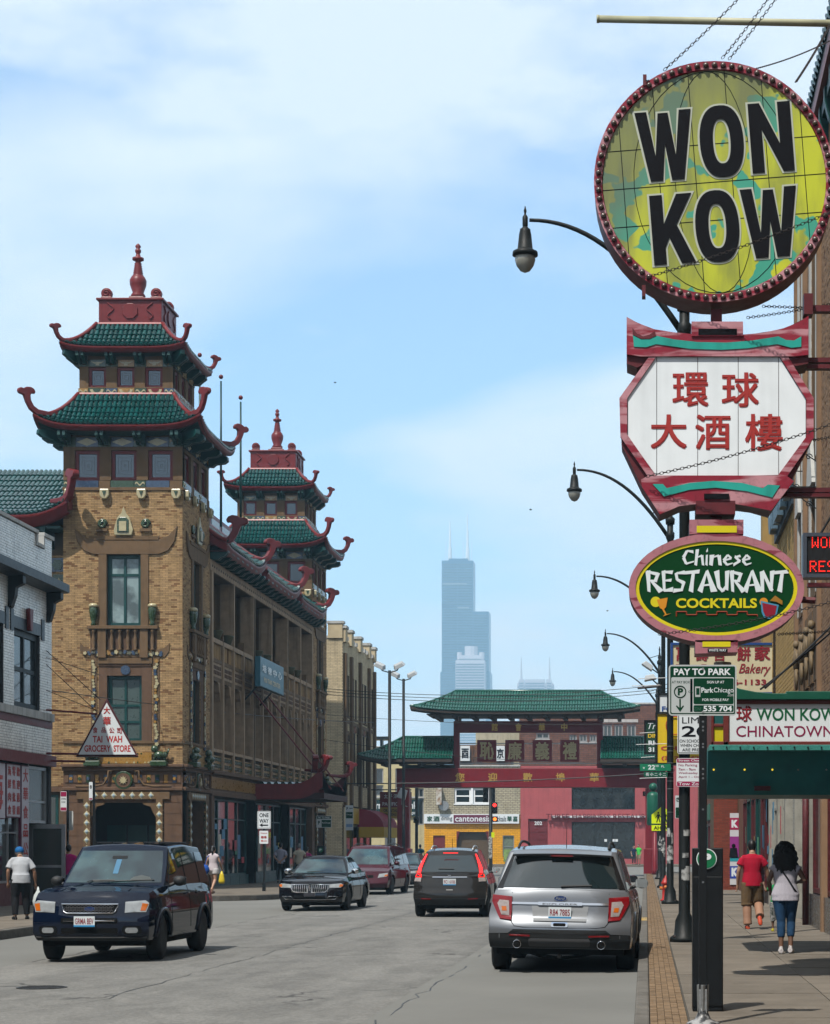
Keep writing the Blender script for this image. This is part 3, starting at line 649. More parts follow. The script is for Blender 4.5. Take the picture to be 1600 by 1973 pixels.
def diamond_frame(fr,a,u0,x0,x1,zt,wd=.24):
	U=lambda x:u0+a*x
	def pc(n,p0,p1,z0,z1):
		bx(fr,n,STN,PT,min(U(p0),U(p1)),max(U(p0),U(p1)),z0,z1,.03,.1)
	pc('door_frame_head',x0-.25,x1+.25,zt-.26,zt);pc('door_frame_side',x0,x0+wd,.3,zt-.26);pc('door_frame_side',x1-wd,x1,.3,zt-.26)
	pts=[(U(x0+.42+i*(x1-x0-.84)/6),zt-.13)for i in range(7)]+[(U(x),zt-.5-i*.31)for i in range(9)for x in(x0+wd/2,x1-wd/2)]
	for(u,z)in pts:
		m=MB();pyr(fr,m,u,z,.115,.14,.1,.14);o=m.build('diamond_tile',CRM,PT);m=MB();pyr(fr,m,u,z,.07,.085,.122,.15);m.build('diamond_centre',mat('pale_blue_glaze',(.30,.38,.42),.25),o)
	rosettes(fr,PT,[(U(x0+.05+R.uniform(-.08,.15)),zt-.12+R.uniform(-.08,.08))for _ in range(7)]+[(U(x1-.05+R.uniform(-.15,.08)),zt-.12+R.uniform(-.08,.08))for _ in range(7)],.07,[CRM,OCHG])
	rosettes(fr,PT,[(U(x+dx),zt-.35-i*.155)for i in range(19)for x in(x0+wd/2,x1-wd/2)for dx in(-.09,.09)],.045,[OCHG,GRNG,mat('dark_leaf_glaze',(.03,.07,.02),.3)],'leaf_relief')
def tower(cx,yf,first,sink):
	cy=yf+2.15;hw=2.15;fs=Fr('S',yf);fe=Fr('E',cx+hw);x0=cx-hw
	hs=[(x0+1.57,x0+2.80,9.66,12.24),(x0+1.58,x0+2.83,5.5,7.87)]
	he_=[(yf+1.55,yf+2.75,9.66,12.24),(yf+1.55,yf+2.75,5.5,7.87)]
	if first:wall(fs,x0,cx+hw,4.68,14.55,hs,BRK,MORT,PT,parts=190,seed=3)
	else:wall(fs,x0,cx+hw,4.68,14.55,[],BRK,MORT,PT,seed=4,L=.3,Hh=.1)
	wall(fe,yf+.005,yf+4.4,4.68,14.55,he_,BRK,MORT,PT,seed=5)
	if first:
		face_trim(fs,1,x0,True)
		w=window(fs,x0+1.57,x0+2.80,9.66,12.24,PT,TTRIM,PALEG,fw=.13,vert=(.5,),horiz=(.72,),d=-.2)
		window(fs,x0+1.58,x0+2.83,5.5,7.87,PT,TTRIM,mat('shuttered_glass',(.05,.075,.07),.3),fw=.12,vert=(.5,),horiz=(.3,.55),d=-.2)
		hd=[(x0+1.0,x0+3.35,.15,3.3)];m=MB();holed(fs,m,x0,cx+hw,0,4.68,hd,-.6,0);m.build('stone_base',STNG,PT)
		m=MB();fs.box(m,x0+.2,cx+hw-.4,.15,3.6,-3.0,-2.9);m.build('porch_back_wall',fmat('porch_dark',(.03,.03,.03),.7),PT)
		for i in range(3):bx(fs,'porch_door',TTRIM,PT,x0+1.05+i*.78,x0+1.75+i*.78,.2,2.5,-2.0,-1.95)
		diamond_frame(fs,1,x0,.75,3.6,3.68)
		for s_,xa in((1,1.0),(-1,3.35)):m=MB();fs.poly(m,[(x0+xa,3.3),(x0+xa,2.75),(x0+xa+s_*.12,2.95),(x0+xa+s_*.2,3.15),(x0+xa+s_*.45,3.22),(x0+xa+s_*.5,3.3)],-.1,.02);m.build('door_corbel',STN,PT)
		for j in range(8):
			for k in((0,.75),(3.6,4.3)):bx(fs,'stone_block',STNG,PT,x0+k[0]+.012,x0+k[1]-.012,.5+j*.4,.885+j*.4,0,.022)
	face_trim(fe,1,yf+.006,False,.004)
	window(fe,yf+1.55,yf+2.75,9.66,12.24,PT,TTRIM,DGL,fw=.13,vert=(.5,),horiz=(.72,),d=-.22);window(fe,yf+1.55,yf+2.75,5.5,7.87,PT,TTRIM,DGL,fw=.1,vert=(.5,),horiz=(.5,),d=-.22)
	m=MB();holed(fe,m,yf+.005,yf+4.4,0,4.676,[(yf+1.1,yf+3.3,.15,3.4)],-.6,0);m.build('stone_base',STNG,PT)
	diamond_frame(fe,1,yf,.8,3.6,3.68);bx(fe,'entry_glass',DGL,PT,yf+1.1,yf+3.3,.15,3.4,-.55,-.5)
	m=MB();m.box(x0+.1,cx+hw-.38,yf+.4,yf+4.3,4.5,14.5);m.build('core_wall',MORT,PT)
	for fr,u0,full in((fs,x0,True),(fe,yf+.006,False)):
		ws=[(u0+.41,u0+1.31),(u0+1.72,u0+2.64),(u0+3.05,u0+3.95)];hh=[(a,b,14.92,16.0)for a,b in ws]
		m=MB();holed(fr,m,u0,u0+4.3,14.92,16.12,hh,-.3,0);m.build('pier_wall',STN,PT)
		for a,b in ws:window(fr,a,b,14.92,16.0,PT,REDW,LEAD,fw=.12,d=-.14,lead=first and full)
		deco_band(fr,u0,u0+4.3,16.12,16.46,PT,[(.55,GRNG,'wave',GRNG),(1,BLUEG,'diamond',CRM),(.55,GRNG,'wave',GRNG),(1,BLUEG,'diamond',CRM),(.55,GRNG,'wave',OCHG),(1,BLUEG,'diamond',CRM),(.6,GRNG,'wave',OCHG)])
		deco_band(fr,u0,u0+4.3,14.66,14.9,PT,[(.5,GRNG,'wave',CRM),(1,BLUEG,None,CRM),(.5,STN,None,CRM),(1,GRNG,None,CRM),(.5,GRNG,'wave',CRM),(1,BLUEG,None,CRM),(.55,STN,None,CRM)])
		bx(fr,'string_course',STN,PT,u0-.02,u0+4.32,14.55,14.66,0,.05)
		for x in(.25,1.52,2.85,4.1):m=MB();fr.poly(m,[(u0+x-.17,14.58),(u0+x+.17,14.58),(u0+x+.17,14.35),(u0+x+.08,14.22),(u0+x-.08,14.22),(u0+x-.17,14.35)],.05,.2);o=m.build('mask_corbel',CRM,PT,bevel=.03);m=MB();fr.poly(m,[(u0+x-.07,14.5),(u0+x+.07,14.5),(u0+x,14.32)],.2,.23);m.build('corbel_boss',GRNG,o)
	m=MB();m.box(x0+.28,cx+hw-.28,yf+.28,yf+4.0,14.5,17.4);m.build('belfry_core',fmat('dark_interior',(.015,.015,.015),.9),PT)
	m=MB();m.box(x0+.02,cx+hw-.02,yf+.02,yf+4.28,16.46,17.2);m.build('belfry_wall',STN,PT)
	hip_roof(PT,cx,cy,2.98,1.72,16.74,18.08,.42,sink,horn_s=.92,rows=7,sides='SEW',brk=(2.15,16.2,4))
	h2=1.7;f2=Fr('S',cy-h2);g2=Fr('E',cx+h2)
	for fr,u0,full in((f2,cx-h2,True),(g2,cy-h2+.006,False)):
		ws=[(u0+.33,u0+.97),(u0+1.36,u0+2.0),(u0+2.38,u0+3.02)];m=MB();holed(fr,m,u0,u0+3.4,18.34,19.12,[(a,b,18.38,19.1)for a,b in ws],-.25,0);m.build('pier_wall',STN,PT)
		for a,b in ws:window(fr,a,b,18.36,19.1,PT,REDW,LEAD,fw=.1,d=-.12,lead=first and full)
		deco_band(fr,u0-.04,u0+3.44,18.1,18.33,PT,[(.6,OCHG,'wave',CRM),(1,GRNG,'fan',CRM),(.7,BLUEG,'wave',CRM),(1,OCHG,'fan',CRM),(.7,GRNG,'wave',CRM),(1,REDW,'fan',CRM),(.6,BLUEG,'wave',CRM)])
		deco_band(fr,u0,u0+3.4,19.12,19.36,PT,[(.6,GRNG,'wave',STN),(1,GRNG,'bat',CRM),(.7,GRNG,'wave',STN),(1,OCHG,'bat',CRM),(.7,GRNG,None,STN),(1,OCHG,'bat',CRM),(.6,GRNG,'wave',OCHG)])
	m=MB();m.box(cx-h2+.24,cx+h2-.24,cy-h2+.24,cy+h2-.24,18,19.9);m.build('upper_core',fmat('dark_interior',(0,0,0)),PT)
	m=MB();m.box(cx-h2+.02,cx+h2-.02,cy-h2+.02,cy+h2-.02,19.36,19.8);m.build('upper_wall',STN,PT)
	hip_roof(PT,cx,cy,2.25,1.2,19.72,20.76,.2,sink,horn_s=.6,rows=6,sides='SEW',brk=(1.7,19.22,4))
	b=1.15;m=MB();m.box(cx-b,cx+b,cy-b,cy+b,20.8,21.7);c=m.build('crown_box',RED,PT,bevel=.02)
	m=MB();m.box(cx-b-.08,cx+b+.08,cy-b-.08,cy+b+.08,21.68,21.76);m.box(cx-b-.05,cx+b+.05,cy-b-.05,cy+b+.05,20.76,20.86);m.build('crown_moulding',RED,PT,bevel=.015)
	for fr,u0 in((Fr('S',cy-b),cx),(Fr('E',cx+b),cy)):
		m=MB();fr.poly(m,[(u0+.3*cos(t+pi/8),21.28+.3*sin(t+pi/8))for t in[2*pi*i/8 for i in range(8)]],0,.05);m.build('crown_relief',RED,PT,bevel=.015)
		for s_ in(-1,1):
			m=MB();m.tube([fr.pt(u0+s_*.72+.11*sin(t*1.6)*(1 if s_>0 else-1),20.98+.6*t/4.6,.02)for t in[i*.2 for i in range(24)]],.03,6);m.build('crown_scroll_relief',RED,PT,True)
	for sx in(-1,1):
		for sy in(-1,1):
			m=MB();X0,Y0=cx+sx*(b-.24),cy+sy*(b-.24)
			m.lathe(X0-0,Y0,[(.2,-.1),(.2,.1)],14,'y',21.98);m.box(X0-.2,X0+.2,Y0-.12,Y0+.12,21.75,21.86);m.build('volute',RED,PT,bevel=.02)
			m=MB();m.tube([(X0+.14*cos(t)*(1-t/12),Y0-.11,21.98+.14*sin(t)*(1-t/12))for t in[i*.6 for i in range(16)]],.025,6);m.build('volute_spiral',RED,PT,True)
	m=MB();m.box(cx-.4,cx+.4,cy-.4,cy+.4,21.75,21.98);m.box(cx-.28,cx+.28,cy-.28,cy+.28,21.98,22.08);m.build('finial_plinth',RED,PT,bevel=.03)
	m=MB();pr=[(.26,22.08),(.27,22.16),(.2,22.26),(.3,22.55),(.31,22.72),(.24,22.86),(.19,22.9)]
	for i in range(6):pr+=[(.2-.012*i,22.92+i*.085),(.155-.012*i,22.96+i*.085)]
	pr+=[(.12,23.44),(.21,23.48),(.21,23.56),(.1,23.6),(.07,23.72),(.11,23.78),(.11,23.86),(.06,23.9),(.11,23.98),(.06,24.06),(.01,24.1)]
	m.lathe(cx,cy,pr,18);m.build('finial',RED,PT,True)
sink=TileSink(PT,TEAL,290)
tower(-18.85,72.0,True,sink)
tower(-18.85,100.0,False,sink)
fw_=Fr('S',72.6)
m=MB();fw_.box(m,-34,-21.0,0,13.4,-.4,0);m.build('wing_wall',MORT,PT);bricks(fw_,-23.2,-21.01,3.9,12.3,[],BRK,PT,seed=8)
bx(fw_,'glazed_tile',GRNG,PT,-21.55,-21.1,10.9,11.6,0,.05);m=MB();fw_.poly(m,[(-21.43,11.0),(-21.22,11.0),(-21.18,11.2),(-21.32,11.48),(-21.47,11.2)],.05,.08);m.build('tile_relief',CRM,PT)
deco_band(fw_,-21.7,-21.05,11.7,12.2,PT,[(1,BLUEG,'rose',GRNG)])
bx(fw_,'shop_frame',TTRIM,PT,-22.6,-21.35,.3,3.6,-.05,.02);bx(fw_,'shop_pane',DGL,PT,-22.5,-21.45,.5,3.5,.02,.03);bx(fw_,'lower_moulding',STNG,PT,-23,-21.05,3.7,3.88,0,.13)
def slope_roof(parent,sink,P,nu,nr,tw,deck=True):
	"""P(u, t): point of a roof surface, u 0..1 along the eave, t 0 ridge .. 1 eave"""
	mb=MB();mb.grid([[tuple(P(i/24,t/5))for i in range(25)]for t in range(6)]);mb.build('roof_deck',TPAN,parent,True)
	for i in range(nu):
		for r in range(nr):
			u=(i+.5)/nu;a,b=P(u,r/nr),P(u,(r+1)/nr);al=(P(min(1,u+.01),r/nr)-P(max(0,u-.01),r/nr)).normalized();y=(b-a);l=y.length;y.normalize()
			up=Vector((0,0,.02));sink.put(tw,round(l,2),a+up,al,y)
def WP(u,t):
	xe=-29+8.35*u;lift=.55*max(0,(u-.8)/.2)**2.2*t
	x=-29+u*(8.35*t+8.0*(1-t));z=16.1-(16.1-13.55)*(1-(1-t)**1.25)+lift;return Vector((x,76.6-(76.6-71.3)*t,z))
slope_roof(PT,sink,WP,46,10,.18)
m=MB();tp=[WP(i/24,1)for i in range(25)];o=Vector((0,-1,0))
m.grid([[tuple(p+o*.03)for p in tp],[tuple(p+o*.03-Vector((0,0,.12)))for p in tp],[tuple(p-Vector((0,0,.14)))for p in tp],[tuple(p-Vector((0,0,.42)))for p in tp],[tuple(p+Vector((0,.4,-.42)))for p in tp]]);m.build('fascia',RED,PT,True)
m=MB();p0=WP(1,1);p1=WP(1,0);m.grid([[tuple(WP(1,t/8)+Vector((.02,0,.1)))for t in range(9)],[tuple(WP(1,t/8)-Vector((-.04,0,.38)))for t in range(9)]],True);m.tube([tuple(WP(1,t/8)+Vector((0,0,.1)))for t in range(9)],.1,8);m.build('verge',RED,PT,True)
horn(PT,p0+Vector((.05,-.05,.06)),-.9,1.1,.24)
for x in(-21.6,-22.4,-23.4,-24.4):
	m=MB();m.ext([(0,12.5),(.9,12.75),(1.15,13.0),(1.15,13.15),(0,13.15)],lambda u,w,d,x=x:(x+d,72.6-u,w),-.1,.1);m.build('corbel',TTRIM,PT)
m=MB();m.box(-29,-21.0,71.55,72.6,13.1,13.2);m.build('soffit',TTRIM,PT)
# ---- street facade between the towers
XE=-16.7;fe=Fr('E',XE);Y0,Y1=76.4,100.0
bays=[(76.7,84.8),(84.9,92.8),(92.9,99.7)]
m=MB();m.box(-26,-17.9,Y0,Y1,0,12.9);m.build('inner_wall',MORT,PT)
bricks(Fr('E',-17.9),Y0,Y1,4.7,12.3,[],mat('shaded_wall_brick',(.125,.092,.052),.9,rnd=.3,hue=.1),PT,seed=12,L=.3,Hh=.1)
m=MB();m.box(-18.0,XE-.02,Y0,Y1,12.35,13.0);m.build('roof_beam',STN,PT);bx(fe,'beam_face',STNA,PT,Y0,Y1,12.3,12.72,-.02,.05)
m=MB()
for i in range(58):fe.poly(m,[(76.7+i*.4+.05*cos(t),12.5+.05*sin(t))for t in[2*pi*j/6 for j in range(6)]],.05,.07)
m.build('beam_stud',fmat('dark_stud',(.05,.035,.02),.6),PT,kind='stuff')
bx(fe,'balcony_floor',STN,PT,Y0,Y1,8.15,8.35,-1.2,-.03);bx(fe,'floor_slab',STN,PT,Y0,Y1,4.5,4.68,-1.2,-.03)
for(a,b)in bays:
	n=4;w=(b-a)/n
	for i in range(n+1):
		y=a+i*w;th=.17 if 0<i<n else .3
		y0,y1=max(Y0,y-th/2),min(Y1,y+th/2)
		bx(fe,'pilaster',STNA,PT,y0,y1,4.68,9.75 if i in(1,3)else 12.3,-.5,.07)
		bricks(Fr('S',y0),-17.9,-17.22,4.8,8.1,[],BRK,PT,seed=20+i)
		if i in(0,2):bx(fe,'brick_pier',BRK,PT,y+.1,y+.9,8.35,12.3,-1.1,-.5)
		if i in(1,3):m=MB();fe.poly(m,[(y-.12,9.8),(y,10.15),(y+.12,9.8)],-.2,.05);m.build('balustrade_finial',STN,PT)
	for i in range(n):
		c0,c1=a+i*w+.1,a+(i+1)*w-.1
		bx(fe,'balustrade_rail',STNA,PT,c0,c1,9.6,9.78,-.25,.05,bevel=.01);bx(fe,'balustrade_base',STN,PT,c0,c1,8.85,9.0,-.25,.03)
		m=MB()
		for j in range(7):m.box(XE-.16,XE-.04,c0+.08+j*(c1-c0-.16)/6-.06,c0+.08+j*(c1-c0-.16)/6+.06,9.0,9.6)
		m.build('balustrade_slat',BRK,PT,kind='stuff')
		bx(fe,'spandrel',STNA,PT,c0,c1,8.3,8.85,-.3,.0)
		m=MB()
		for j in range(6):
			for k in range(2):fe.box(m,c0+.1+j*(c1-c0-.2)/6,c0+.1+(j+.62)*(c1-c0-.2)/6,8.4+k*.2,8.54+k*.2,0,.03)
		m.build('lattice_block',STNG,PT,kind='stuff')
		for s_ in(0,1):
			uu=c0 if s_==0 else c1;q=1 if s_==0 else-1
			m=MB();fe.poly(m,[(uu,8.3),(uu+q*.55,8.3),(uu+q*.5,8.12),(uu+q*.3,8.08),(uu+q*.22,7.8),(uu+q*.08,7.7),(uu,7.4)],-.25,-.05);m.build('arch_bracket',STNA,PT)
		bx(fe,'window_sill',STNA,PT,c0,c1,5.38,5.5,-.6,.04)
		bx(fe,'green_panel',OCHG,PT,c0,c1,4.72,5.25,-.2,-.05)
		m=MB()
		for j in range(9):
			for k in range(2):fe.poly(m,[(c0+.1+j*(c1-c0-.2)/8+.07*cos(t),4.86+k*.26+.09*sin(t))for t in[2*pi*v/6 for v in range(6)]],-.05,0)
		m.build('panel_relief',GRNG,PT,kind='stuff')
		if i in(0,1):
			v=MB();v.lathe(XE-.1,(c0+c1)/2+.4,[(.14,9.78),(.22,10.0),(.27,10.12),(.28,10.16),(.25,10.17)],12);v.build('terracotta_planter',mat('planter_green',(.06,.06,.03),.6),PT,True)
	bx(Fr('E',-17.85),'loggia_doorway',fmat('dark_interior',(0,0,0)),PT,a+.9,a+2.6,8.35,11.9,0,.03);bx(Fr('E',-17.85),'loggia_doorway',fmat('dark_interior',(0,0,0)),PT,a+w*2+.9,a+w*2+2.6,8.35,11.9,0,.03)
	for i in range(n):bx(Fr('E',-17.85),'window_recess',DGL,PT,a+i*w+.5,a+(i+1)*w-.5,5.6,7.7,0,.03)
bx(fe,'cornice',STNG,PT,Y0,Y1,4.50,4.66,-.3,.2,bevel=.03);bx(fe,'frieze',STNG,PT,Y0,Y1,3.86,4.5,-.3,.05);bx(fe,'lower_moulding',STNG,PT,Y0,Y1,3.66,3.86,-.3,.12,bevel=.03)
m=MB()
for i in range(112):fe.box(m,Y0+.1+i*.21,Y0+.22+i*.21,3.95,4.4,.05,.08)
m.build('frieze_rib',OCHG,PT,kind='stuff')
for(a,b)in bays:
	for y in(a-.25,b-.15):bx(fe,'shop_pier',STNG,PT,max(Y0,y),y+.5,0,3.68,-.3,.08)
	w=(b-a-.6)/4
	for i in range(4):
		c0=a+.3+i*w;window(fe,c0,c0+w-.04,.55,3.6,PT,TTRIM,GLASSC,fw=.07,d=-.25,horiz=(.74,),name='shop_window');bx(fe,'stall_riser',TTRIM,PT,c0,c0+w-.04,.15,.55,-.3,-.1)
	P_=[((.5,.08,.12),0),((.55,.5,.4),1),((.08,.2,.35),3)]
	for c,i in P_:bx(fe,'window_poster',fmat('poster_%d'%i,c,.6,var=.4,vs_=8),PT,a+.5+i*w,a+1.05+i*w,1.2,2.2,-.235,-.228)
def AP(y0,y1):
	def P(u,t):
		lift=.5*max(0,(u-.7)/.3)**2*t+.12*max(0,(.15-u)/.15)**2*t
		z=14.35-(14.35-13.22)*(1-(1-t)**1.4)+lift;return Vector((-17.35+(1.32)*t,y0+(y1-y0)*u,z))
	return P
for(y0,y1)in((76.4,84.2),(84.6,92.6),(93.0,100.3)):
	P=AP(y0,y1);slope_roof(PT,sink,P,26,5,.29);tp=[P(i/20,1)for i in range(21)];o=Vector((1,0,0));m=MB()
	m.grid([[tuple(p+o*.04)for p in tp],[tuple(p+o*.04-Vector((0,0,.1)))for p in tp],[tuple(p-Vector((0,0,.12)))for p in tp],[tuple(p-Vector((0,0,.3)))for p in tp],[tuple(p+Vector((-.8,0,-.3)))for p in tp]]);m.build('fascia',RED,PT,True)
	for u,s_ in((0,1),(1,-1)):
		m=MB();m.grid([[tuple(P(u,t/8)+Vector((0,0,.12)))for t in range(9)],[tuple(P(u,t/8)+Vector((0,0,-.3)))for t in range(9)]],u==1);m.tube([tuple(P(u,t/8)+Vector((0,0,.1)))for t in range(9)],.09,8);m.build('verge',RED,PT,True)
	m=MB();m.tube([tuple(P(i/20,0)+Vector((0,0,.08)))for i in range(21)],.13,8);m.build('ridge',RED,PT,True)
	p=P(1,1);horn(PT,p+Vector((.02,0,.05)),.75,1.05,.24)
	if y0<77:p=P(0,1);horn(PT,p+Vector((0,.3,.05)),.1,1.15,.24)
	n=9
	for i in range(n):
		y=y0+.3+i*(y1-y0-.5)/(n-1)
		for dy in(-.11,.11):
			m=MB();m.ext([(0,12.72),(.3,12.7),(.4,12.8),(.55,12.85),(.68,13.0),(.68,13.08),(0,13.08)],lambda u,w,d,y=y+dy:(XE+u,y+d,w),-.06,.06);m.build('corbel',TTRIM,PT)
m=MB();m.box(-18.0,-17.5,78,84.5,14.2,15.15);m.build('roof_parapet',RED,PT,bevel=.03)
for y in(78.4,80.4,82.4):bx(Fr('E',-17.5),'parapet_pane',LEAD,PT,y,y+1.5,14.45,14.95,0,.02)
m=MB();m.box(-18.1,-17.3,77.4,78.2,14.2,15.75);m.box(-18.15,-17.25,77.35,78.25,15.75,15.85);m.build('parapet_pier',RED,PT,bevel=.03)
m=MB();m.box(-24,-17.35,76.4,100,13,14.3);m.build('roof_slab',fmat('roof_felt',(.05,.05,.05),.9),PT)
m=MB();m.box(-26,-21.0,74,100,0,13.3);m.build('rear_wall',MORT,PT)
m=MB();m.box(-21.0,-16.9,104.0,104.4,0,14.5);m.build('rear_wall',MORT,PT)
sink.done()
for i,(x,yt,Y)in enumerate(((385,680,79),(426,722,78),(464,762,79))):
	X=X_(x,Y);f=empty('flagpole',(X,Y,14.2),'slim green %s flagpole with a ball on the roof, %s'%(('short','middle','tall')[i],('half hidden behind the near tower','rising between the two towers','nearest the far tower')[i]),'flagpole','roof flagpoles')
	zt=Z_(yt,Y);m=MB();m.lathe(X,Y,[(.05,14.2),(.035,zt-.25)],8);m.build('pole',TTRIM,f,True);m=MB();m._sph((X,Y,zt-.08),.09,10,6,(1,1,1));m.build('ball',RED,f,True)
sb=empty('sign_box',(-16.3,85.5,9.6),'blue box sign with white brush characters on the dark arcade facade','sign')
ys0,ys1=84.0,93.0
X1=X_(508,84.2);fx=Fr('E',-15.85);yA=-(-15.85)*F/(CX-502);yA=15.85*F/(CX-502);yB=15.85*F/(CX-547)
zt_,zb_=H+(CY-1264)*yA/F,H+(CY-1322)*yA/F
m=MB();m.box(-16.08,-15.85,yA,yB,zb_,zt_);m.build('box',mat('blue_enamel',(.03,.12,.17),.4,streak=.2),sb,bevel=.02)
for i,ch in enumerate('培德中心'):TF(fx,ch,yA+.35+i*.62*(yB-yA-.6)/2.5,yA+.35+(i*.62+.45)*(yB-yA-.6)/2.5,zb_+.62,zt_-.3,sb,fmat('white_raised_letter',(.75,.78,.78),.3),bold=.03,d=.02)
TF(fx,'PUI TAK CENTER',yA+.7,yB-.9,zb_+.22,zb_+.42,sb,fmat('gilt',(.55,.35,.1),.35,metal=.5),d=.02)
for y in(yA+1,yB-1):m=MB();m.tube([(-16.7,y,zb_-.5),(-16.2,y,zb_+.05)],.04,6);m.build('bracket',BLK,sb)
cn=empty('entrance_canopy',(-15.2,95,3.9),'dark red boat shaped canopy with upturned ends over the arcade entrance','canopy')
ca,cb_=85.0,91.8;xo=-13.75
CT=[(0,0),(.5,-.02),(1,.0)]
m=MB()
for(a,b)in(((XE,ca),(xo,ca)),((xo,ca),(xo,cb_)),((XE,cb_),(xo,cb_))):
	g0,g1,g2=[],[],[]
	for i in range(17):
		t=i/16;e=.0
		if a[0]!=b[0]:e=.75*max(0,(t-.55)/.45)**2.2
		else:e=.75*(max(0,(.25-t)/.25)**2.2+max(0,(t-.75)/.25)**2.2)
		x,y=a[0]+(b[0]-a[0])*t,a[1]+(b[1]-a[1])*t;g0 .append((x,y,4.38+e));g1 .append((x,y,3.72+e*.7))
	m.grid([g0,g1]);m.grid([[(p[0],p[1]+.001,p[2])for p in g1],[(p[0],p[1]+.001,p[2])for p in g0]])
m.build('fascia',RED,cn,True);m=MB();m.box(XE,xo+.05,ca+.05,cb_-.05,3.75,4.0);m.build('soffit',fmat('canopy_underside',(.03,.006,.006),.6),cn)
for(x,y,a)in((xo,ca,-.6),(xo,cb_,.6),(xo-.35,ca,-1.3)):horn(cn,(x,y,4.95),a,.75,.25)
m=MB()
for i in range(8):m.tube([(XE+.3+i*.3,ca+.3,4.4),(XE+.3+i*.3,cb_-.3,4.4)],.1,6)
m.build('canopy_tile_row',TPAN,cn,kind='stuff')
for y in(ca+1.6,cb_-1.6):m=MB();m.tube([(xo+.1,y,4.2),(XE+.05,y-2.0,8.3)],.035,6);m.build('hanger_rod',RED,cn)
# ------- white brick grocery building
def yl(x,Xw=-16.7):return-Xw*F/(CX-x)
def yr(x,Xw=3.3):return Xw*F/(x-CX)
WB=empty('grocery_building',(-18,50,0),'white glazed brick shop building with black cornice and a grocery store front','building')
ew=Fr('E',-16.7);YE=56.1
w1=(52.75,55.0,5.42,7.5);w0=(48.2,51.9,5.42,7.5)
sf=(45,YE-.25,.15,3.98)
wall(ew,42,YE,3.98,9.95,[w0,w1],BRKW,MORTW,WB,parts=200,seed=31,L=.205,Hh=.072)
m=MB();m.box(-24,-17.05,-25,YE,0,9.6);m.box(-17.05,-16.7,YE-.25,YE,0,3.98);m.build('inner_wall',MORTW,WB)
bricks(ew,42,54.6,9.95,10.28,[],BRKW,WB,seed=32);bx(ew,'parapet_wall',MORTW,WB,42,54.6,9.95,10.28,-.3,0);bx(ew,'parapet_wall',MORTW,WB,55.35,YE,9.95,10.3,-.3,0);bricks(ew,55.35,YE,9.95,10.3,[],BRKW,WB,seed=33)
for a,b,z in((42,54.75,10.28),(54.75,55.3,9.95),(55.25,YE+.08,10.3)):
	n=max(1,int((b-a)/.7))
	for i in range(n):bx(ew,'coping_stone',CEMENT,WB,a+i*(b-a)/n+.004,a+(i+1)*(b-a)/n-.004,z,z+.1,-.36,.07,bevel=.01)
bx(ew,'coping_stone',CEMENT,WB,54.6,54.75,9.95,10.28,-.34,.05);bx(ew,'coping_stone',CEMENT,WB,55.25,55.35,9.95,10.3,-.34,.05)
m=MB();m.ext([(0,8.78),(.42,8.82),(.5,8.84),(.5,9.06),(.2,9.2),(0,9.25)],lambda u,w,d:(-16.7+u,d,w),42,YE+.05);m.build('cornice',mat('black_sheet_metal',(.018,.024,.032),.45,streak=.3),WB)
for y in(52.35,55.72):m=MB();m.ext([(0,7.95),(.1,7.98),(.2,8.3),(.22,8.5),(.42,8.6),(.42,8.8),(0,8.8)],lambda u,w,d,y=y:(-16.7+u,y+d,w),-.13,.13);m.build('cornice_bracket',BLK,WB,bevel=.02)
for i,(a,b,c,d_)in enumerate((w0,w1)):
	window(ew,a,b,c,d_,WB,BLK,mat('sash_glass',(.10,.13,.15),.06,col2=(.03,.04,.045),vs_=.6),fw=.16,vert=(.5,),horiz=(.5,),d=-.12)
	bx(ew,'lintel',fmat('black_terracotta',(.02,.024,.03),.4),WB,a-.3,b+.3,d_,d_+.32,0,.03)
	for s_ in(a-.34,b+.1):bx(ew,'lintel_end',fmat('black_terracotta',(0,0,0)),WB,s_,s_+.24,d_-.1,d_+.48,.0,.045)
	m=MB();ew.poly(m,[((a+b)/2-.1,d_+.02),((a+b)/2+.1,d_+.02),((a+b)/2+.17,d_+.62),((a+b)/2-.17,d_+.62)],.03,.14);m.build('keystone',REDW,WB,bevel=.02)
for i in range(18):a=42+i*.783;bx(ew,'sill_stone',CEMENT,WB,a+.004,min(a+.779,YE+.05),5.2,5.42,0,.1,bevel=.01)
bx(ew,'maroon_band',REDW,WB,42,YE+.02,5.0,5.2,0,.03);bx(ew,'maroon_fascia',REDW,WB,42,YE+.02,3.94,4.24,0,.14)
bx(ew,'bulkhead',fmat('maroon_tile',(.10,.02,.022),.4),WB,44,54.0,.15,.75,-.3,-.04)
for(a,b,z0,z1,v)in((46,51.5,.75,3.9,(.33,.66)),(51.55,53.4,.75,3.9,(.55,))):window(ew,a,b,z0,z1,WB,ALU,GLASSC,fw=.06,d=-.12,vert=v,horiz=(.42,),name='shop_window')
window(ew,54.15,55.8,2.35,3.9,WB,ALU,fmat('brown_glass',(.035,.03,.025),.15),fw=.08,d=-.1,horiz=(.38,),name='transom')
bx(ew,'door_mullion',ALU,WB,54.05,54.14,.15,3.94,-.2,-.02);bx(ew,'door_recess',fmat('dark_interior',(0,0,0)),WB,54.15,55.85,.15,2.35,-.34,-.3)
dl=MB();fd=Fr('S',54.9);holed(fd,dl,X_(58,54.9),X_(126,54.9),.2,2.32,[(X_(64,54.9),X_(119,54.9),.4,2.2)],-.03,.03);dl.box(X_(64,54.9),X_(119,54.9),54.88,54.92,1.13,1.2)
o=dl.build('door_leaf',ALU,WB);bx(Fr('S',54.9),'door_pane',fmat('thin_glass',(.05,.055,.05),.08),o,X_(64,54.9),X_(119,54.9),.4,2.2,-.005,.005)
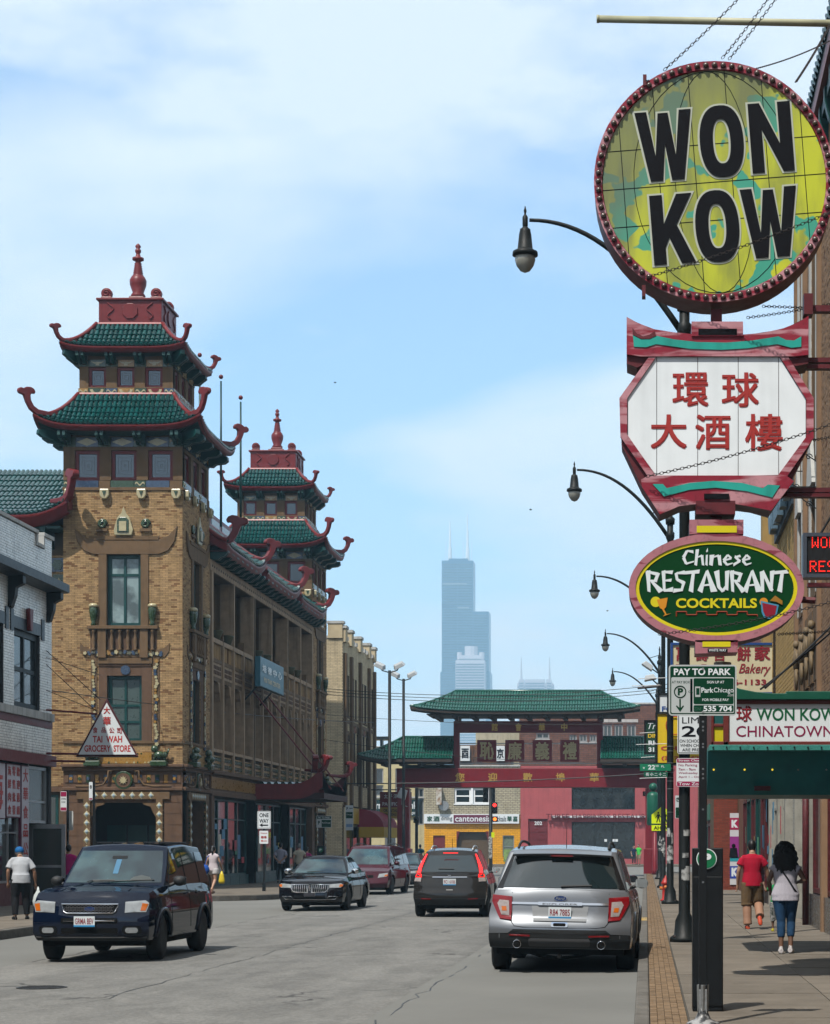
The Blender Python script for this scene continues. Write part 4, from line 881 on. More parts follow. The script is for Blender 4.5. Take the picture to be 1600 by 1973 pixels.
SGNW=fmat('banner_white',(.50,.47,.52),.5)
def banner(lbl,a,b,z0,z1,cols):
	t=empty('wall_banner',(-16.68,(a+b)/2,z0),lbl,'banner','shop banners beside the grocery door');bx(ew,'board',SGNW,t,a,b,z0,z1,-.1,.02)
	bx(ew,'board_rim',fmat('maroon_rim',(.12,.02,.05),.5),t,a-.03,b+.03,z0-.03,z1+.03,-.1,.01)
	n=len(cols)
	for i,col in enumerate(cols):
		h=(z1-z0)/len(col)
		for j,ch in enumerate(col):
			zz=z1-(j+.85)*h;uc=a+(i+.5)*(b-a)/n;hw=min((b-a)/n*.36,h*.42)
			TF(ew,ch,uc-hw,uc+hw,zz,zz+h*.72,t,SIGNRED,bold=.03,d=.025)
banner('white shop banner with a picture of noodles on the grocery window',50.6,52.0,2.45,3.86,['海'])
banner('white banner with three columns of small red characters',52.15,53.25,2.5,3.86,['海鮮肉食','零售批發','歡迎惠顧'])
banner('tall narrow white banner with one column of large red characters',53.4,53.98,.9,3.86,['大華食品公司'])
TW_=empty('triangle_sign',(-14.4,55.6,4.2),'white triangular grocery sign with red lettering hung from the white building','sign')
Yt=55.6;q=lambda x,y:(X_(x,Yt),Z_(y,Yt));ft=Fr('S',Yt);m=MB()
A,B,C=q(206,1345),q(146,1458),q(267,1458);off=-.17
m.add([(A[0],Yt,A[1]),(B[0],Yt,B[1]),(C[0],Yt,C[1]),(A[0]-.12,Yt+.5,A[1]-.02),(B[0]-.12,Yt+.5,B[1]),(C[0]-.12,Yt+.5,C[1])],[(0,1,2),(5,4,3),(0,3,4,1),(1,4,5,2),(2,5,3,0)])
m.build('sign_box',mat('dark_red_metal',(.07,.012,.014),.5,var=.4,vs_=6),TW_,bevel=.02)
m=MB();ft.poly(m,[q(206,1354),q(152,1454),q(261,1454)],.0,.02);m.build('face_panel',SIGNWHT,TW_)
for t,x0,x1,y0,y1,b in(('大',200,213,1362,1376,.05),('華',199,214,1381,1398,.04),('食',179,189,1401,1413,.03),('品',196,205,1402,1412,.03),('公',211,221,1402,1413,.03),('司',226,235,1403,1414,.03),('TAI  WAH',179,236,1418,1431,.03),('GROCERY  STORE',163,252,1436,1449,.03)):
	a=q(x0,y1);c=q(x1,y0);TF(ft,t,a[0],c[0],a[1],c[1],TW_,SIGNRED,bold=b,d=.024)
for(x0,y0,x1,y1,r)in((97,1368,184,1375,.03),(97,1452,150,1452,.035),(97,1466,160,1467,.035),(95,1253,190,1348,.012),(95,1280,180,1368,.012),(95,1330,186,1370,.01),(95,1267,190,1300,.01)):
	a=q(x0,y0);b=q(x1,y1);m=MB();m.tube([(-16.7,Yt,a[1]),(b[0],Yt+.2,b[1])],r,6);m.build('stay_rod',REDW if r>.02 else BLK,TW_)
	# ------- castle-topped yellow brick building
CB=empty('castle_building',(-20,116,0),'yellow brick building with stepped castle parapet beyond the pagoda towers','building')
ca_=Fr('E',-16.7);cs=Fr('S',110.0);Yb=122.6
wins=[(111.6,112.3,9.0,11.3),(113.6,114.3,9.0,11.3),(114.6,115.3,9.0,11.3),(117.0,118.0,9.0,11.3),(118.3,119.3,9.0,11.3),(120.6,121.2,9.0,11.3),(121.5,122.1,9.0,11.3)]
lw=[(114.0+i*1.25,114.75+i*1.25,5.3,8.2)for i in range(5)]+[(111.6,112.2,5.3,7.6)]
wall(ca_,110.006,Yb,4.0,13.2,wins+lw,BRKY,MORT,CB,seed=40,L=.32,Hh=.1);wall(cs,-21,-16.7,0,13.2,[],BRKY,MORT,CB,parts=50,seed=41,L=.26,Hh=.085)
m=MB();m.box(-21,-17.1,110.3,Yb,0,13);m.build('inner_wall',MORT,CB)
for i,h in enumerate(wins):window(ca_,*h,CB,STN,DGL,fw=.08,d=-.15,horiz=(.5,),sill=STN)
for h in lw:
	window(ca_,*h,CB,STN,DGL,fw=.07,d=-.15,horiz=(.5,),sill=STN);c=(h[0]+h[1])/2;m=MB()
	ca_.poly(m,[(c+.5*cos(t),h[3]+.05+.55*sin(t))for t in[pi*i/8 for i in range(9)]],.0,.05);o=m.build('arch_hood',STN,CB);m=MB();ca_.poly(m,[(c+.36*cos(t),h[3]+.0+.4*sin(t))for t in[pi*i/8 for i in range(9)]],.05,.06);m.build('arch_pane',DGL,o)
for y in(110.4,112.7,116.2,119.9,122.3):
	bx(ca_,'buttress',STN,CB,y-.22,y+.22,3.9,12.4,0,.18)
	m=MB();ca_.box(m,y-.4,y+.4,13.0,13.75,-.35,.16);m.build('merlon',BRKY,CB);bx(ca_,'merlon_cap',CEMENT,CB,y-.46,y+.46,13.75,13.9,-.4,.22)
for i in range(10):y=111.2+i*1.17;bx(ca_,'small_merlon',CEMENT,CB,y,y+.5,13.2,13.42,-.3,.08)
bx(cs,'merlon',BRKY,CB,-17.5,-16.7,13.2,14.0,-.4,.1);bx(cs,'merlon_cap',CEMENT,CB,-17.55,-16.62,14.0,14.14,-.45,.14);bx(cs,'coping_stone',CEMENT,CB,-21,-17.5,13.2,13.34,-.4,.06)
bx(ca_,'string_course',STN,CB,110,Yb,8.6,8.78,0,.08);bx(ca_,'shop_band',fmat('yellow_sign_band',(.42,.27,.02),.5),CB,112,Yb,3.0,3.9,.02,.12)
for i in range(4):window(ca_,111.5+i*2.7,113.8+i*2.7,.4,2.95,CB,fmat('olive_frame',(.18,.15,.03),.5),DGL,fw=.1,d=-.1,name='shop_window')
bx(ca_,'ground_wall',BRKY,CB,110.02,111.4,0,4.0,-.3,0)
aw=empty('shop_awning',(-16,119,2.6),'barrel awning, maroon above and yellow below, on the castle topped building','awning')
m=MB();P=[(0,3.9)]+[(1.5*sin(t),2.9+1.0*cos(t))for t in[pi/2*i/6 for i in range(7)]]+[(1.5,2.85),(0,2.85)];m.ext(P,lambda u,w,d:(-16.68+u,d,w),115.5,122);m.build('hood',fmat('maroon_canvas',(.22,.02,.04),.7),aw)
m=MB();m.box(-16.6,-15.15,115.5,122,1.95+.3,2.85);m.build('valance',fmat('yellow_canvas',(.40,.26,.02),.7),aw)
ps=empty('hanging_sign',(-15.7,117,3),'red and yellow hanging box sign near the left gate pillar with oriental lettering'.replace('left ',''),'sign')
Yp=121;fp=Fr('S',Yp);q=lambda x,y:(X_(x,Yp),Z_(y,Yp))
for(x0,x1,y0,y1,c,n)in((733,793,1526,1556,(.16,.012,.016),'red_panel'),(733,793,1556,1577,(.38,.25,.01),'yellow_panel')):a=q(x0,y1);b=q(x1,y0);bx(fp,n,fmat(n,c,.5),ps,a[0],b[0],a[1],b[1],-.15,.15)
for t,x0,x1,y0,y1,mm in(('太 平 洋',741,766,1530,1539,SIGNWHT),('PACIFIC',738,768,1546,1553,SIGNWHT),('ORIENTAL',740,767,1559,1565,LBLK),('WHOLESALE',742,765,1567,1572,LBLK)):a=q(x0,y1);b=q(x1,y0);TF(fp,t,a[0],b[0],a[1],b[1],ps,mm,bold=.02,d=.16)
m=MB();m.tube([(-16.8,Yp,q(733,1522)[1]),(q(793,0)[0],Yp,q(733,1522)[1])],.04,6);m.build('arm',BLK,ps)
# ------- ceremonial gate
YG=116.0;G=empty('ceremonial_gate',(-7,YG,0),'red ceremonial street gate with three green tiled roofs and gold characters','gate')
q=lambda x,y:(X_(x,YG),Z_(y,YG));fg=Fr('S',YG)
GRED=mat('gate_red',(.17,.008,.016),.45,var=.15,streak=.15);GGR=mat('gate_green_tile',(.006,.088,.062),.3,var=.2,rnd=.2);GOLD=fmat('gold_leaf',(.52,.33,.07),.35,metal=.5);DKW=fmat('dark_gate_wood',(.05,.04,.035),.7)
def gate_roof(xl,xr,rl,rr,ye,yt,dep,cutl=False,cutr=False):
	a,b=X_(xl,YG),X_(xr,YG);c,d=X_(rl,YG),X_(rr,YG);ze,zt=Z_(ye,YG),Z_(yt,YG)
	deck=MB()
	def P(u,t):
		x0,x1=c+(a-c)*t,d+(b-d)*t;l=abs(2*u-1)**4*.28*t
		return Vector((x0+(x1-x0)*u,YG-dep*t,zt-(zt-ze)*(t*.55+(1-(1-t)**1.8)*.45)+l*(0 if(cutl and u<.5)or(cutr and u>.5)else 1)))
	for sgn in(1,-1):
		g=[[tuple(Vector((p.x,YG+(p.y-YG)*sgn,p.z)))for p in[P(i/20,t/4)for i in range(21)]]for t in range(5)];deck.grid(g)
	if not cutl:deck.grid([[tuple(P(0,t/4))for t in range(5)],[(P(0,t/4).x,2*YG-P(0,t/4).y,P(0,t/4).z)for t in range(5)]])
	if not cutr:deck.grid([[(P(1,t/4).x,2*YG-P(1,t/4).y,P(1,t/4).z)for t in range(5)],[tuple(P(1,t/4))for t in range(5)]])
	deck.build('roof_deck',TPAN,G,True)
	n=int((b-a)/.155);rib=MB();Lg=(zt-ze)
	sk=TileSink(G,GGR,95)
	for i in range(n):
		x=a+(i+.5)*(b-a)/n
		for r in range(5):
			def U(t):x0,x1=c+(a-c)*t,d+(b-d)*t;return(x-x0)/(x1-x0)
			t0,t1=r/5,(r+1)/5
			if not(-.001<=U(t1)<=1.001):continue
			if not(-.02<=U(t0)<=1.02):
				t0=t1-.08
			p0,p1=P(min(1,max(0,U(t0))),t0),P(U(t1),t1);y=p1-p0;l=y.length
			if l<.03:continue
			y.normalize();sk.put(.155,round(l,1)if l>.1 else .1,p0+Vector((0,0,.012)),Vector((1,0,0)),y)
	sk.done()
	e=MB();tp=[P(i/20,1)for i in range(21)];e.grid([[tuple(p+Vector((0,-.03,.02)))for p in tp],[tuple(p+Vector((0,-.03,-.13)))for p in tp],[tuple(p+Vector((0,.5,-.22)))for p in tp]]);e.build('eave_board',DKW,G)
	rd=MB();rd.tube([P(0,0)+Vector((0,0,.04)),P(1,0)+Vector((0,0,.04))],.09,8)
	if not cutl:rd.tube([P(0,t/6)+Vector((0,0,.05))for t in range(7)],.07,6)
	if not cutr:rd.tube([P(1,t/6)+Vector((0,0,.05))for t in range(7)],.07,6)
	rd.build('ridge',GGR,G,True)
	sf_=MB();sf_.box(a+.9*(not cutl),b-.9*(not cutr),YG-dep+.25,YG+dep-.25,ze-.16,ze-.1);sf_.build('soffit',DKW,G)
	x=a+1.4
	while x<b-.8:
		r_=MB();r_.box(x-.11,x+.11,YG-dep+.2,YG+dep-.2,ze-.34,ze-.15);r_.build('rafter',DKW,G);x+=1.05
gate_roof(799,1234,878,1158,1376,1333,2.1)
gate_roof(697,876,776,876,1466,1422,1.5,cutr=True)
gate_roof(1158,1337,1158,1256,1466,1422,1.5,cutl=True)
def gb(n,x0,x1,y0,y1,d0,d1,m=GRED,**k):a=q(x0,y1);b=q(x1,y0);return bx(fg,n,m,G,a[0],b[0],a[1],b[1],d0,d1,**k)
gb('upper_beam',875,1162,1390,1412,-.25,.25,bevel=.02);gb('upper_post',875,886,1412,1482,-.2,.2);gb('upper_post',1151,1162,1412,1482,-.2,.2);gb('upper_post',878,884,1376,1390,-.3,.3);gb('upper_post',1152,1158,1376,1390,-.3,.3)
gb('main_beam',766,1266,1481,1518,-.45,.45,bevel=.03);gb('side_beam_board',780,878,1474,1482,-.3,.3,DKW);gb('side_beam_board',1160,1262,1474,1482,-.3,.3,DKW)
for(x0,x1)in((767,790),(1244,1266)):
	a,b=X_(x0,YG),X_(x1,YG);bx(fg,'pillar',GRED,G,a,b,.15,Z_(1519,YG),-.4,.4,bevel=.03);bx(fg,'pillar_base',GRED,G,a-.1,b+.1,.1,1.6,-.55,.55,bevel=.04)
gb('thin_rail',886,1151,1470,1472,-.03,.03,STEEL);gb('thin_rail',886,1151,1432,1434,-.03,.03,STEEL)
for i,(ch,x0)in enumerate(zip('恥廉義禮',(920,974,1027,1080))):
	o=gb('character_board',x0,x0+37,1426,1468,-.06,.08);a=q(x0+5,1464);b=q(x0+32,1430);TF(fg,ch,a[0],b[0],a[1],b[1],o,mat('pale_gold',(.45,.38,.2),.5),bold=.05,d=.085)
for ch,xc in zip('館會華中',(954,1000,1045,1088)):a=q(xc-6,1409);b=q(xc+6,1394);TF(fg,ch,a[0],b[0],a[1],b[1],G,GOLD,bold=.04,d=.255)
for ch,xc in zip('您迎歡埠華',(888,951,1018,1081,1146)):a=q(xc-9,1507);b=q(xc+9,1490);TF(fg,ch,a[0],b[0],a[1],b[1],G,GOLD,bold=.05,d=.46)
# ------- buildings across the far cross street
YB=180.0;fb=Fr('S',YB);q=lambda x,y:(X_(x,YB),Z_(y,YB))
def bq(n,m,par,x0,x1,y0,y1,d0,d1,fr=fb,**k):a=q(x0,y1);b=q(x1,y0);return bx(fr,n,m,par,a[0],b[0],a[1],b[1],d0,d1,**k)
def bt(t,x0,x1,y0,y1,par,m,d=.05,**k):a=q(x0,y1);b=q(x1,y0);return TF(fb,t,a[0],b[0],a[1],b[1],par,m,d=d,**k)
CN=empty('restaurant_building',(-14,YB,0),'cream brick restaurant with yellow tiled ground floor behind the gate','building')
CRB=mat('cream_brick',(.40,.36,.26),.8,rnd=.1,streak=.25);YT=mat('yellow_wall_tile',(.72,.34,.012),.35,rnd=.12)
a=q(818,1570);b=q(1003,1476);hw_=[(*[q(876,0)[0],q(944,0)[0]],q(0,1549)[1],q(0,1519)[1])]
wall(fb,a[0],b[0],a[1],b[1],hw_,CRB,MORT,CN,seed=50,L=.42,Hh=.16,J=.03)
window(fb,hw_[0][0],(hw_[0][0]+hw_[0][1])/2-.1,hw_[0][2],hw_[0][3],CN,WHT,DGL,fw=.16,horiz=(.5,),sill=WHT);window(fb,(hw_[0][0]+hw_[0][1])/2+.1,hw_[0][1],hw_[0][2],hw_[0][3],CN,WHT,DGL,fw=.16,horiz=(.5,),sill=WHT)
bq('window_mullion',WHT,CN,908,912,1519,1549,-.1,.02)
a2=q(818,1666);b2=q(1003,1572);ent=(q(880,0)[0],q(942,0)[0],.15,q(0,1602)[1]);dw=(q(835,0)[0],q(858,0)[0],.15,q(0,1610)[1]);kw=(q(969,0)[0],q(991,0)[0],q(0,1650)[1],q(0,1610)[1])
wall(fb,a2[0],b2[0],0,b2[1],[ent,dw,kw],YT,fmat('yellow_grout',(.25,.12,.01),.8),CN,seed=51,L=.42,Hh=.16,J=.02,name='wall_tile')
bx(fb,'porch_back',fmat('dark_interior',(0,0,0)),CN,ent[0],ent[1],0,ent[3],-1.5,-1.4);bx(fb,'door',REDW,CN,dw[0],dw[1],.15,dw[3],-.2,-.1)
for x0,x1 in((880,886),(936,942)):m=MB();fb.poly(m,[q(x0,1602),q(x1,1602),q(x1 if x0>900 else x0,1625)],-.05,.03);m.build('arch_corner',REDW,CN)
window(fb,*kw,CN,ALU,fmat('menu_glass',(.16,.2,.14),.3,var=.5,vs_=3),fw=.08,horiz=(.45,));bq('menu_board',fmat('menu_green',(.22,.34,.1),.5,var=.5,vs_=3),CN,971,990,1637,1660,0,.06)
m=MB();m.box(q(818,0)[0],q(1003,0)[0],YB+.4,YB+12,0,q(0,1478)[1]);m.build('inner_wall',MORT,CN);bq('parapet_cap',CEMENT,CN,816,1003,1474,1477,-.4,.1)
rs=empty('restaurant_sign',(q(909,0)[0],YB-.3,q(0,1586)[1]),'long white fascia sign with a maroon centre above the yellow tiled front','sign')
bq('board',SIGNWHT,rs,818,1001,1569,1587,0,.3);bq('maroon_panel',fmat('maroon_rim',(0,0,0)),rs,875,950,1570.5,1586,.3,.31)
for t,x0,x1,y0,y1,mm,k in(('家',824,834,1573,1583,SIGNGRN,.04),('酒',836,848,1573,1583,SIGNGRN,.04),('dining',851,872,1573,1583,LBLK,.0),('cantonesia',878,948,1572.5,1583.5,SIGNWHT,.015),('cocktails',953,976,1573,1583,LBLK,.0),('華',978,987,1573,1583,SIGNGRN,.04),('嘉',989,998,1573,1583,SIGNGRN,.04)):bt(t,x0,x1,y0,y1,rs,mm,d=.33,bold=k)
vs1=empty('old_sign',(q(848,0)[0],YB-.6,q(0,1565)[1]),'faded white hanging sign beside the cream building windows','sign')
bq('box',mat('faded_white',(.5,.49,.45),.6,col2=(.25,.15,.08),vs_=3),vs1,843,853,1519,1551,.1,.9);m=MB();a=q(857,1553);m.lathe(a[0],YB-.5,[(.45,-.15),(.45,.15)],14,'y',a[1]);m.build('disc',STEEL,vs1)
PK=empty('pink_restaurant',(-6,YB,0),'pink painted restaurant building with dark red lettering seen below the gate','building')
PNK=mat('pink_render',(.36,.085,.09),.85,var=.15,vs_=.6,streak=.2);hs=[(q(1102,0)[0],q(1224,0)[0],q(0,1560)[1],q(0,1514)[1]),(q(1102,0)[0],q(1224,0)[0],q(0,1655)[1],q(0,1584)[1]),(q(1018,0)[0],q(1056,0)[0],.15,q(0,1578)[1])]
m=MB();holed(fb,m,q(1003,0)[0]+.01,q(1345,0)[0],0,q(0,1476)[1],hs,-.35,.03);m.build('wall',PNK,PK);m=MB();m.box(q(1003,0)[0],q(1345,0)[0],YB+.4,YB+12,0,q(0,1478)[1]);m.build('inner_wall',PNK,PK)
for h in hs[:2]:window(fb,*h,PK,BLK,GLASSC,fw=.1,vert=(.37,.64),d=-.15)
window(fb,*hs[2],PK,REDW,REDW,fw=.1,vert=(.5,),horiz=(.55,.72),name='door',d=-.1);bt('202',1030,1045,1583,1590,PK,SIGNWHT,d=0.0,bold=.02)
bx(fb,'string_course',PNK,PK,q(1003,0)[0]+.02,q(1300,0)[0],q(0,1483)[1],q(0,1478)[1],.03,.12)
rl=empty('wall_lettering',(q(1150,0)[0],YB,q(0,1580)[1]),'dark red restaurant name letters on the pink wall above the ground floor window','sign')
bt('THREE HAPPINESS RESTAURANT',1053,1276,1568.5,1579.5,rl,fmat('letter_maroon',(.10,.006,.012),.5),d=.35,bold=.0,th=.15,name='raised_lettering');bq('backing_strip',SIGNWHT,rl,1062,1272,1572,1576,.05,.25)
for xa in(1165,1180,1186):bq('window_notice',SIGNWHT,PK,xa,xa+5,1617,1622,-.13,-.12)
DB=empty('dark_brick_building',(-4,YB+14,0),'dark brown brick building rising behind the pink restaurant','building')
YD=194.0;fD=Fr('S',YD);qd=lambda x,y:(X_(x,YD),Z_(y,YD))
def wnd(x0,x1,y0,y1):a=qd(x0,y1);b=qd(x1,y0);return(a[0],b[0],a[1],b[1])
ww=[wnd(1162,1180,1396,1421),wnd(1184,1201,1396,1421),wnd(1208,1226,1396,1421),wnd(1033,1059,1412,1424),wnd(1097,1112,1414,1430),wnd(1116,1132,1414,1430),wnd(1136,1150,1414,1430)]
a=qd(1001,1500);b=qd(1400,1357);wall(fD,a[0],b[0],4,b[1],ww,BRKD,MORTW,DB,seed=55,L=.5,Hh=.2,J=.03)
for h in ww:window(fD,*h,DB,fmat('grey_frame',(.25,.25,.25),.5),DGL,fw=.14,vert=(.5,),sill=CEMENT)
m=MB();m.box(a[0],b[0],YD+.4,YD+14,0,b[1]-.2);m.build('inner_wall',MORTW,DB);bx(fD,'parapet_cap',CEMENT,DB,a[0],b[0],b[1],b[1]+.15,-.4,.1);h=wnd(1160,1230,1386,1392);bx(fD,'lintel_band',CEMENT,DB,*h,0,.06)
PB=empty('pale_brick_house',(-13,200,0),'low pale brick and rusty metal rooftop structures seen through the gate opening','building')
YP=197.0;fP=Fr('S',YP)
def pq(n,m,x0,x1,y0,y1,d0,d1):return bx(fP,n,m,PB,X_(x0,YP),X_(x1,YP),Z_(y1,YP),Z_(y0,YP),d0,d1)
pq('wall',CRB,917,1001,1411,1500,-4,0);pq('rust_wall',mat('rusty_sheet',(.16,.07,.03),.8,col2=(.08,.05,.04),vs_=1.5,streak=.4),884,985,1436,1500,-.3,.5)
for i in range(12):pq('rust_rib',mat('rusty_sheet',(0,0,0)),886+i*8,889+i*8,1436,1484,.5,.6)
o=pq('roof_sign_panel',SIGNWHT,889,907,1438,1467,.7,.8);TF(fP,'酉',X_(891,YP),X_(905,YP),Z_(1462,YP),Z_(1443,YP),o,LBLK,bold=.05,d=.82)
o=pq('roof_sign_panel',SIGNWHT,957,974,1438,1467,.7,.8);TF(fP,'京',X_(959,YP),X_(972,YP),Z_(1462,YP),Z_(1443,YP),o,LBLK,bold=.05,d=.82)
BK=empty('bank_building',(-23,184,0),'pale yellow rendered bank building beyond the gate pillar','building')
YK=184.0;fk_=Fr('S',YK);qk=lambda x0,x1,y0,y1:(X_(x0,YK),X_(x1,YK),Z_(y1,YK),Z_(y0,YK))
CRW=mat('pale_yellow_render',(.50,.43,.24),.85,streak=.2);hk=[qk(722,739,1481,1511),qk(722,739,1513,1534),qk(762,775,1481,1534),qk(742,764,1592,1640),qk(806,817,1519,1590)]
m=MB();holed(fk_,m,*qk(640,818,1441,1672),hk,-.35,0);m.build('wall',CRW,BK);m=MB();h=qk(640,818,1443,1672);m.box(h[0],h[1],YK+.4,YK+12,0,h[3]);m.build('inner_wall',CRW,BK)
for h in hk:window(fk_,*h,BK,fmat('grey_frame',(0,0,0)),DGL,fw=.12)
h=qk(718,745,1418,1424);bx(fk_,'roof_vent',BLK,BK,h[0],h[1],h[2],h[3],-3,-1);bx(fk_,'roof_vent_stem',BLK,BK,h[0]+.5,h[1]-.6,h[2]-1.4,h[2],-2.6,-1.5);bx(fk_,'parapet_cap',CEMENT,BK,*qk(640,818,1438,1441),-.4,.12);bx(fk_,'band',CEMENT,BK,*qk(640,818,1535,1538),0,.1)
bs_=empty('bank_sign',(X_(755,YK),YK,5),'dark green bank fascia sign partly hidden by the gate pillar','sign');bx(fk_,'board',mat('bank_dark_green',(.006,.028,.028),.4),bs_,*qk(700,808,1541,1573),0,.2)
h=qk(704,805,1545,1559);TF(fk_,'international bank',*h,bs_,SIGNWHT,d=.21,bold=.02);h=qk(775,801,1563,1571);TF(fk_,'chicago',*h,bs_,SIGNWHT,d=.21,bold=.01)
# ------- right-hand shops
XW=3.3;fw=Fr('W',XW)
KB=empty('restaurant_building',(4.5,37,0),'tall tan brick restaurant building behind the big hanging signs','building')
m=MB();m.box(3.7,14,-25,43.4,0,15.2);m.build('inner_wall',MORT,KB)
kwn=[(38.4,39.6,9.6,14.2),(38.4,39.6,7.0,8.8),(41.9,42.6,9.6,14.2),(41.9,42.6,7.0,8.8)]
wall(fw,33.5,43.4,3.9,14.9,kwn,BRKT,MORT,KB,parts=60,seed=60,L=.21,Hh=.068)
m=MB();m.box(XW+.01,3.75,-25,33.5,2.9,15.2);m.build('wall',BRKT,KB)
for i,h in enumerate(kwn):
	window(fw,*h,KB,STN,DGL,fw=.1,d=-.2,horiz=(.45,.75));bx(fw,'jamb',CEMENT,KB,h[0]-.28,h[0]-.03,h[2]-.4,h[3]+.3,0,.05);bx(fw,'jamb',CEMENT,KB,h[1]+.03,h[1]+.28,h[2]-.4,h[3]+.3,0,.05);bx(fw,'stone_spandrel',STN,KB,h[0],h[1],h[2]-.45,h[2],0,.04)
	if h[2]>9:
		m=MB();c=(h[0]+h[1])/2;m.add([(XW-.05,h[0],h[2]-.6),(XW-.05,h[1],h[2]-.6),(XW-.05,c,h[2]+.5)],[(0,2,1)]);fw.poly(m,[(h[0]-.1,h[2]-.9),(h[1]+.1,h[2]-.9),(c,h[2]+.4)],.05,.12);m.build('gablet',CEMENT,KB)
for y in(37.4,40.7,43.1):bx(fw,'brick_pilaster',BRKT,KB,y,y+.25,3.9,14.6,0,.09)
m=MB()
for(y,z)in((38.0,9.0),(41.2,9.0),(38.0,8.1)):
	m.tube([(XW,y,z+.45),(XW-.55,y,z+.45)],.012,5);m.tube([(XW,y,z),(XW-.3,y,z+.2),(XW-.5,y,z+.42)],.012,5)
	m.tube([(XW-.42+.09*cos(t)*(1-t/9),y,z+.32+.09*sin(t)*(1-t/9))for t in[i*.6 for i in range(13)]],.01,5);m.tube([(XW-.2+.07*cos(t)*(1-t/9),y,z+.12+.07*sin(t)*(1-t/9))for t in[i*.6 for i in range(13)]],.01,5)
m.build('iron_bracket',BLK,KB)
sk=TileSink(KB,TEAL,0)
def KP(u,t):return Vector((XW+.9-1.15*t,43.9-(43.9-18)*u,16.5-1.15*(1-(1-t)**1.4)))
slope_roof(KB,sk,lambda u,t:KP(1-u,t),90,5,.29);sk.done()
m=MB();m.box(3.06,3.18,18,43.9,15.05,15.33);m.build('fascia',RED,KB);m=MB();m.box(3.16,3.4,18,43.85,14.8,15.05);m.build('roof_beam',TTRIM,KB)
for y in range(19,44,1):m=MB();m.ext([(3.3,14.3),(3.2,14.45),(3.12,14.75),(3.12,15.0),(3.3,15.0)],lambda u,w,d,y=y:(u,y+d,w),-.09,.09);m.build('corbel',TTRIM,KB)
WPN=mat('old_white_paint',(.30,.29,.25),.6,var=.3,streak=.4,dirt=.2);MAR=mat('peeling_maroon_paint',(.09,.012,.015),.5,var=.5,vs_=9)
GRAN=mat('dark_granite',(.055,.057,.06),.25,var=.5,vs_=25);ROLL=mat('roller_shutter',(.28,.28,.26),.55,streak=.3)
bx(fw,'shop_header',WPN,KB,33.5,43.4,3.3,3.9,-.4,.02)
for(a,b)in((26.5,29.6),(29.9,33.0),(33.3,36.4),(36.7,39.6)):
	for j in range(2):c=a+j*(b-a)/2;bx(fw,'granite_slab',GRAN,KB,c+.01,c+(b-a)/2-.01,.15,.78,-.3,.06)
	window(fw,a,b,.8,3.3,KB,MAR,fmat('curtained_shop_glass',(.07,.08,.075),.08,col2=(.02,.02,.02),vs_=1.3),fw=.09,d=-.06,vert=(.5,),name='shop_window')
	m=MB();fw.box(m,a-.3,a,.15,3.35,-.3,.1);m.build('shop_pier',BRKT,KB)
m=MB();m.tube([(XW-.12,39.7,.15),(XW-.12,39.7,3.6)],.07,8);m.build('downpipe',MAR,KB,True)
bx(fw,'shop_pier',WPN,KB,39.6,40.3,.15,3.35,-.3,.06)
m=MB()
for i in range(26):fw.box(m,40.4,43.2,.2+i*.12,.2+i*.12+.1,-.12,-.08)
m.build('shutter_slat',ROLL,KB,kind='stuff');bx(fw,'shop_pier',WPN,KB,43.2,43.4,.15,3.9,-.3,.08)
YBk=mat('bright_yellow_brick',(.36,.24,.09),.85,var=.15,rnd=.12,streak=.2,bump=.3)
BB=empty('bakery_building',(4.5,48,0),'yellow brick shop building with blue wall letters and white roller doors','building')
yn=[(50.6,51.8,4.9,7.4)]
wall(fw,43.41,53.0,3.7,11.2,yn,YBk,fmat('dark_joint',(.03,.02,.012),.9),BB,seed=61,L=.3,Hh=.1,J=.014)
m=MB();m.box(3.7,12,43.41,53.0,0,10.9);m.build('inner_wall',MORT,BB)
for i in range(9):bx(fw,'coping_stone',CEMENT,BB,43.45+i*1.06,44.5+i*1.06,11.2,11.36,-.4,.08)
bx(fw,'sill_band',CEMENT,BB,43.41,52.9,4.75,4.9,0,.09);bx(fw,'corner_pier',YBk,BB,52.2,52.99,3.7,11.2,0,.25)
for h in yn:window(fw,*h,BB,STN,DGL,fw=.08,d=-.15)
fr_=[(38.0,38.5),(39.2,39.7),(40.4,40.9),(41.8,42.3)]
for i,(a,b)in enumerate(fr_):
	bx(fw,'carved_panel',STN,KB,a-.25,b+.25,4.9,6.3,0,.06)
	m=MB();c=(a+b)/2;P=fw.pt(c,5.3,.13);pt=lambda du,dz:fw.pt(c+du*.8,5.0+dz*.85,.13)
	m._sph(pt(0,1.12),.075,8,5,(1,1,1.2));m.tube([pt(0,1.0),pt(.02,.75),pt(0,.5)],[.05,.085,.06],8);m.tube([pt(-.12,.95),pt(-.28,.8),pt(-.22,.55)],[.05,.045,.03],6);m.tube([pt(.12,.95),pt(.3,1.05),pt(.34,1.25)],[.05,.045,.03],6);m.tube([pt(-.04,.5),pt(-.12,.25),pt(-.08,.0)],[.045,.035,.022],6);m.tube([pt(.05,.5),pt(.14,.25),pt(.1,0)],[.045,.035,.022],6)
	m.build('carved_figure',mat('gilded_plaster',(.15,.105,.055),.6,var=.3),KB,True)
for i in range(16):m=MB();y=44+i*.5;fw.poly(m,[(y,4.2),(y+.42,4.2),(y+.42,4.6),(y+.21,4.72),(y,4.6)],0,.12);m.build('cornice_block',STN,BB)
bl=empty('wall_letters',(3.2,47,9),'tall weathered blue metal letters fixed on the yellow brick wall','sign')
TF(fw,'CHENA',49.6,44.0,9.35,11.0,bl,mat('blue_letter_metal',(.09,.16,.22),.5,var=.5,vs_=6),bold=.04,d=.12,th=.15,name='raised_lettering')
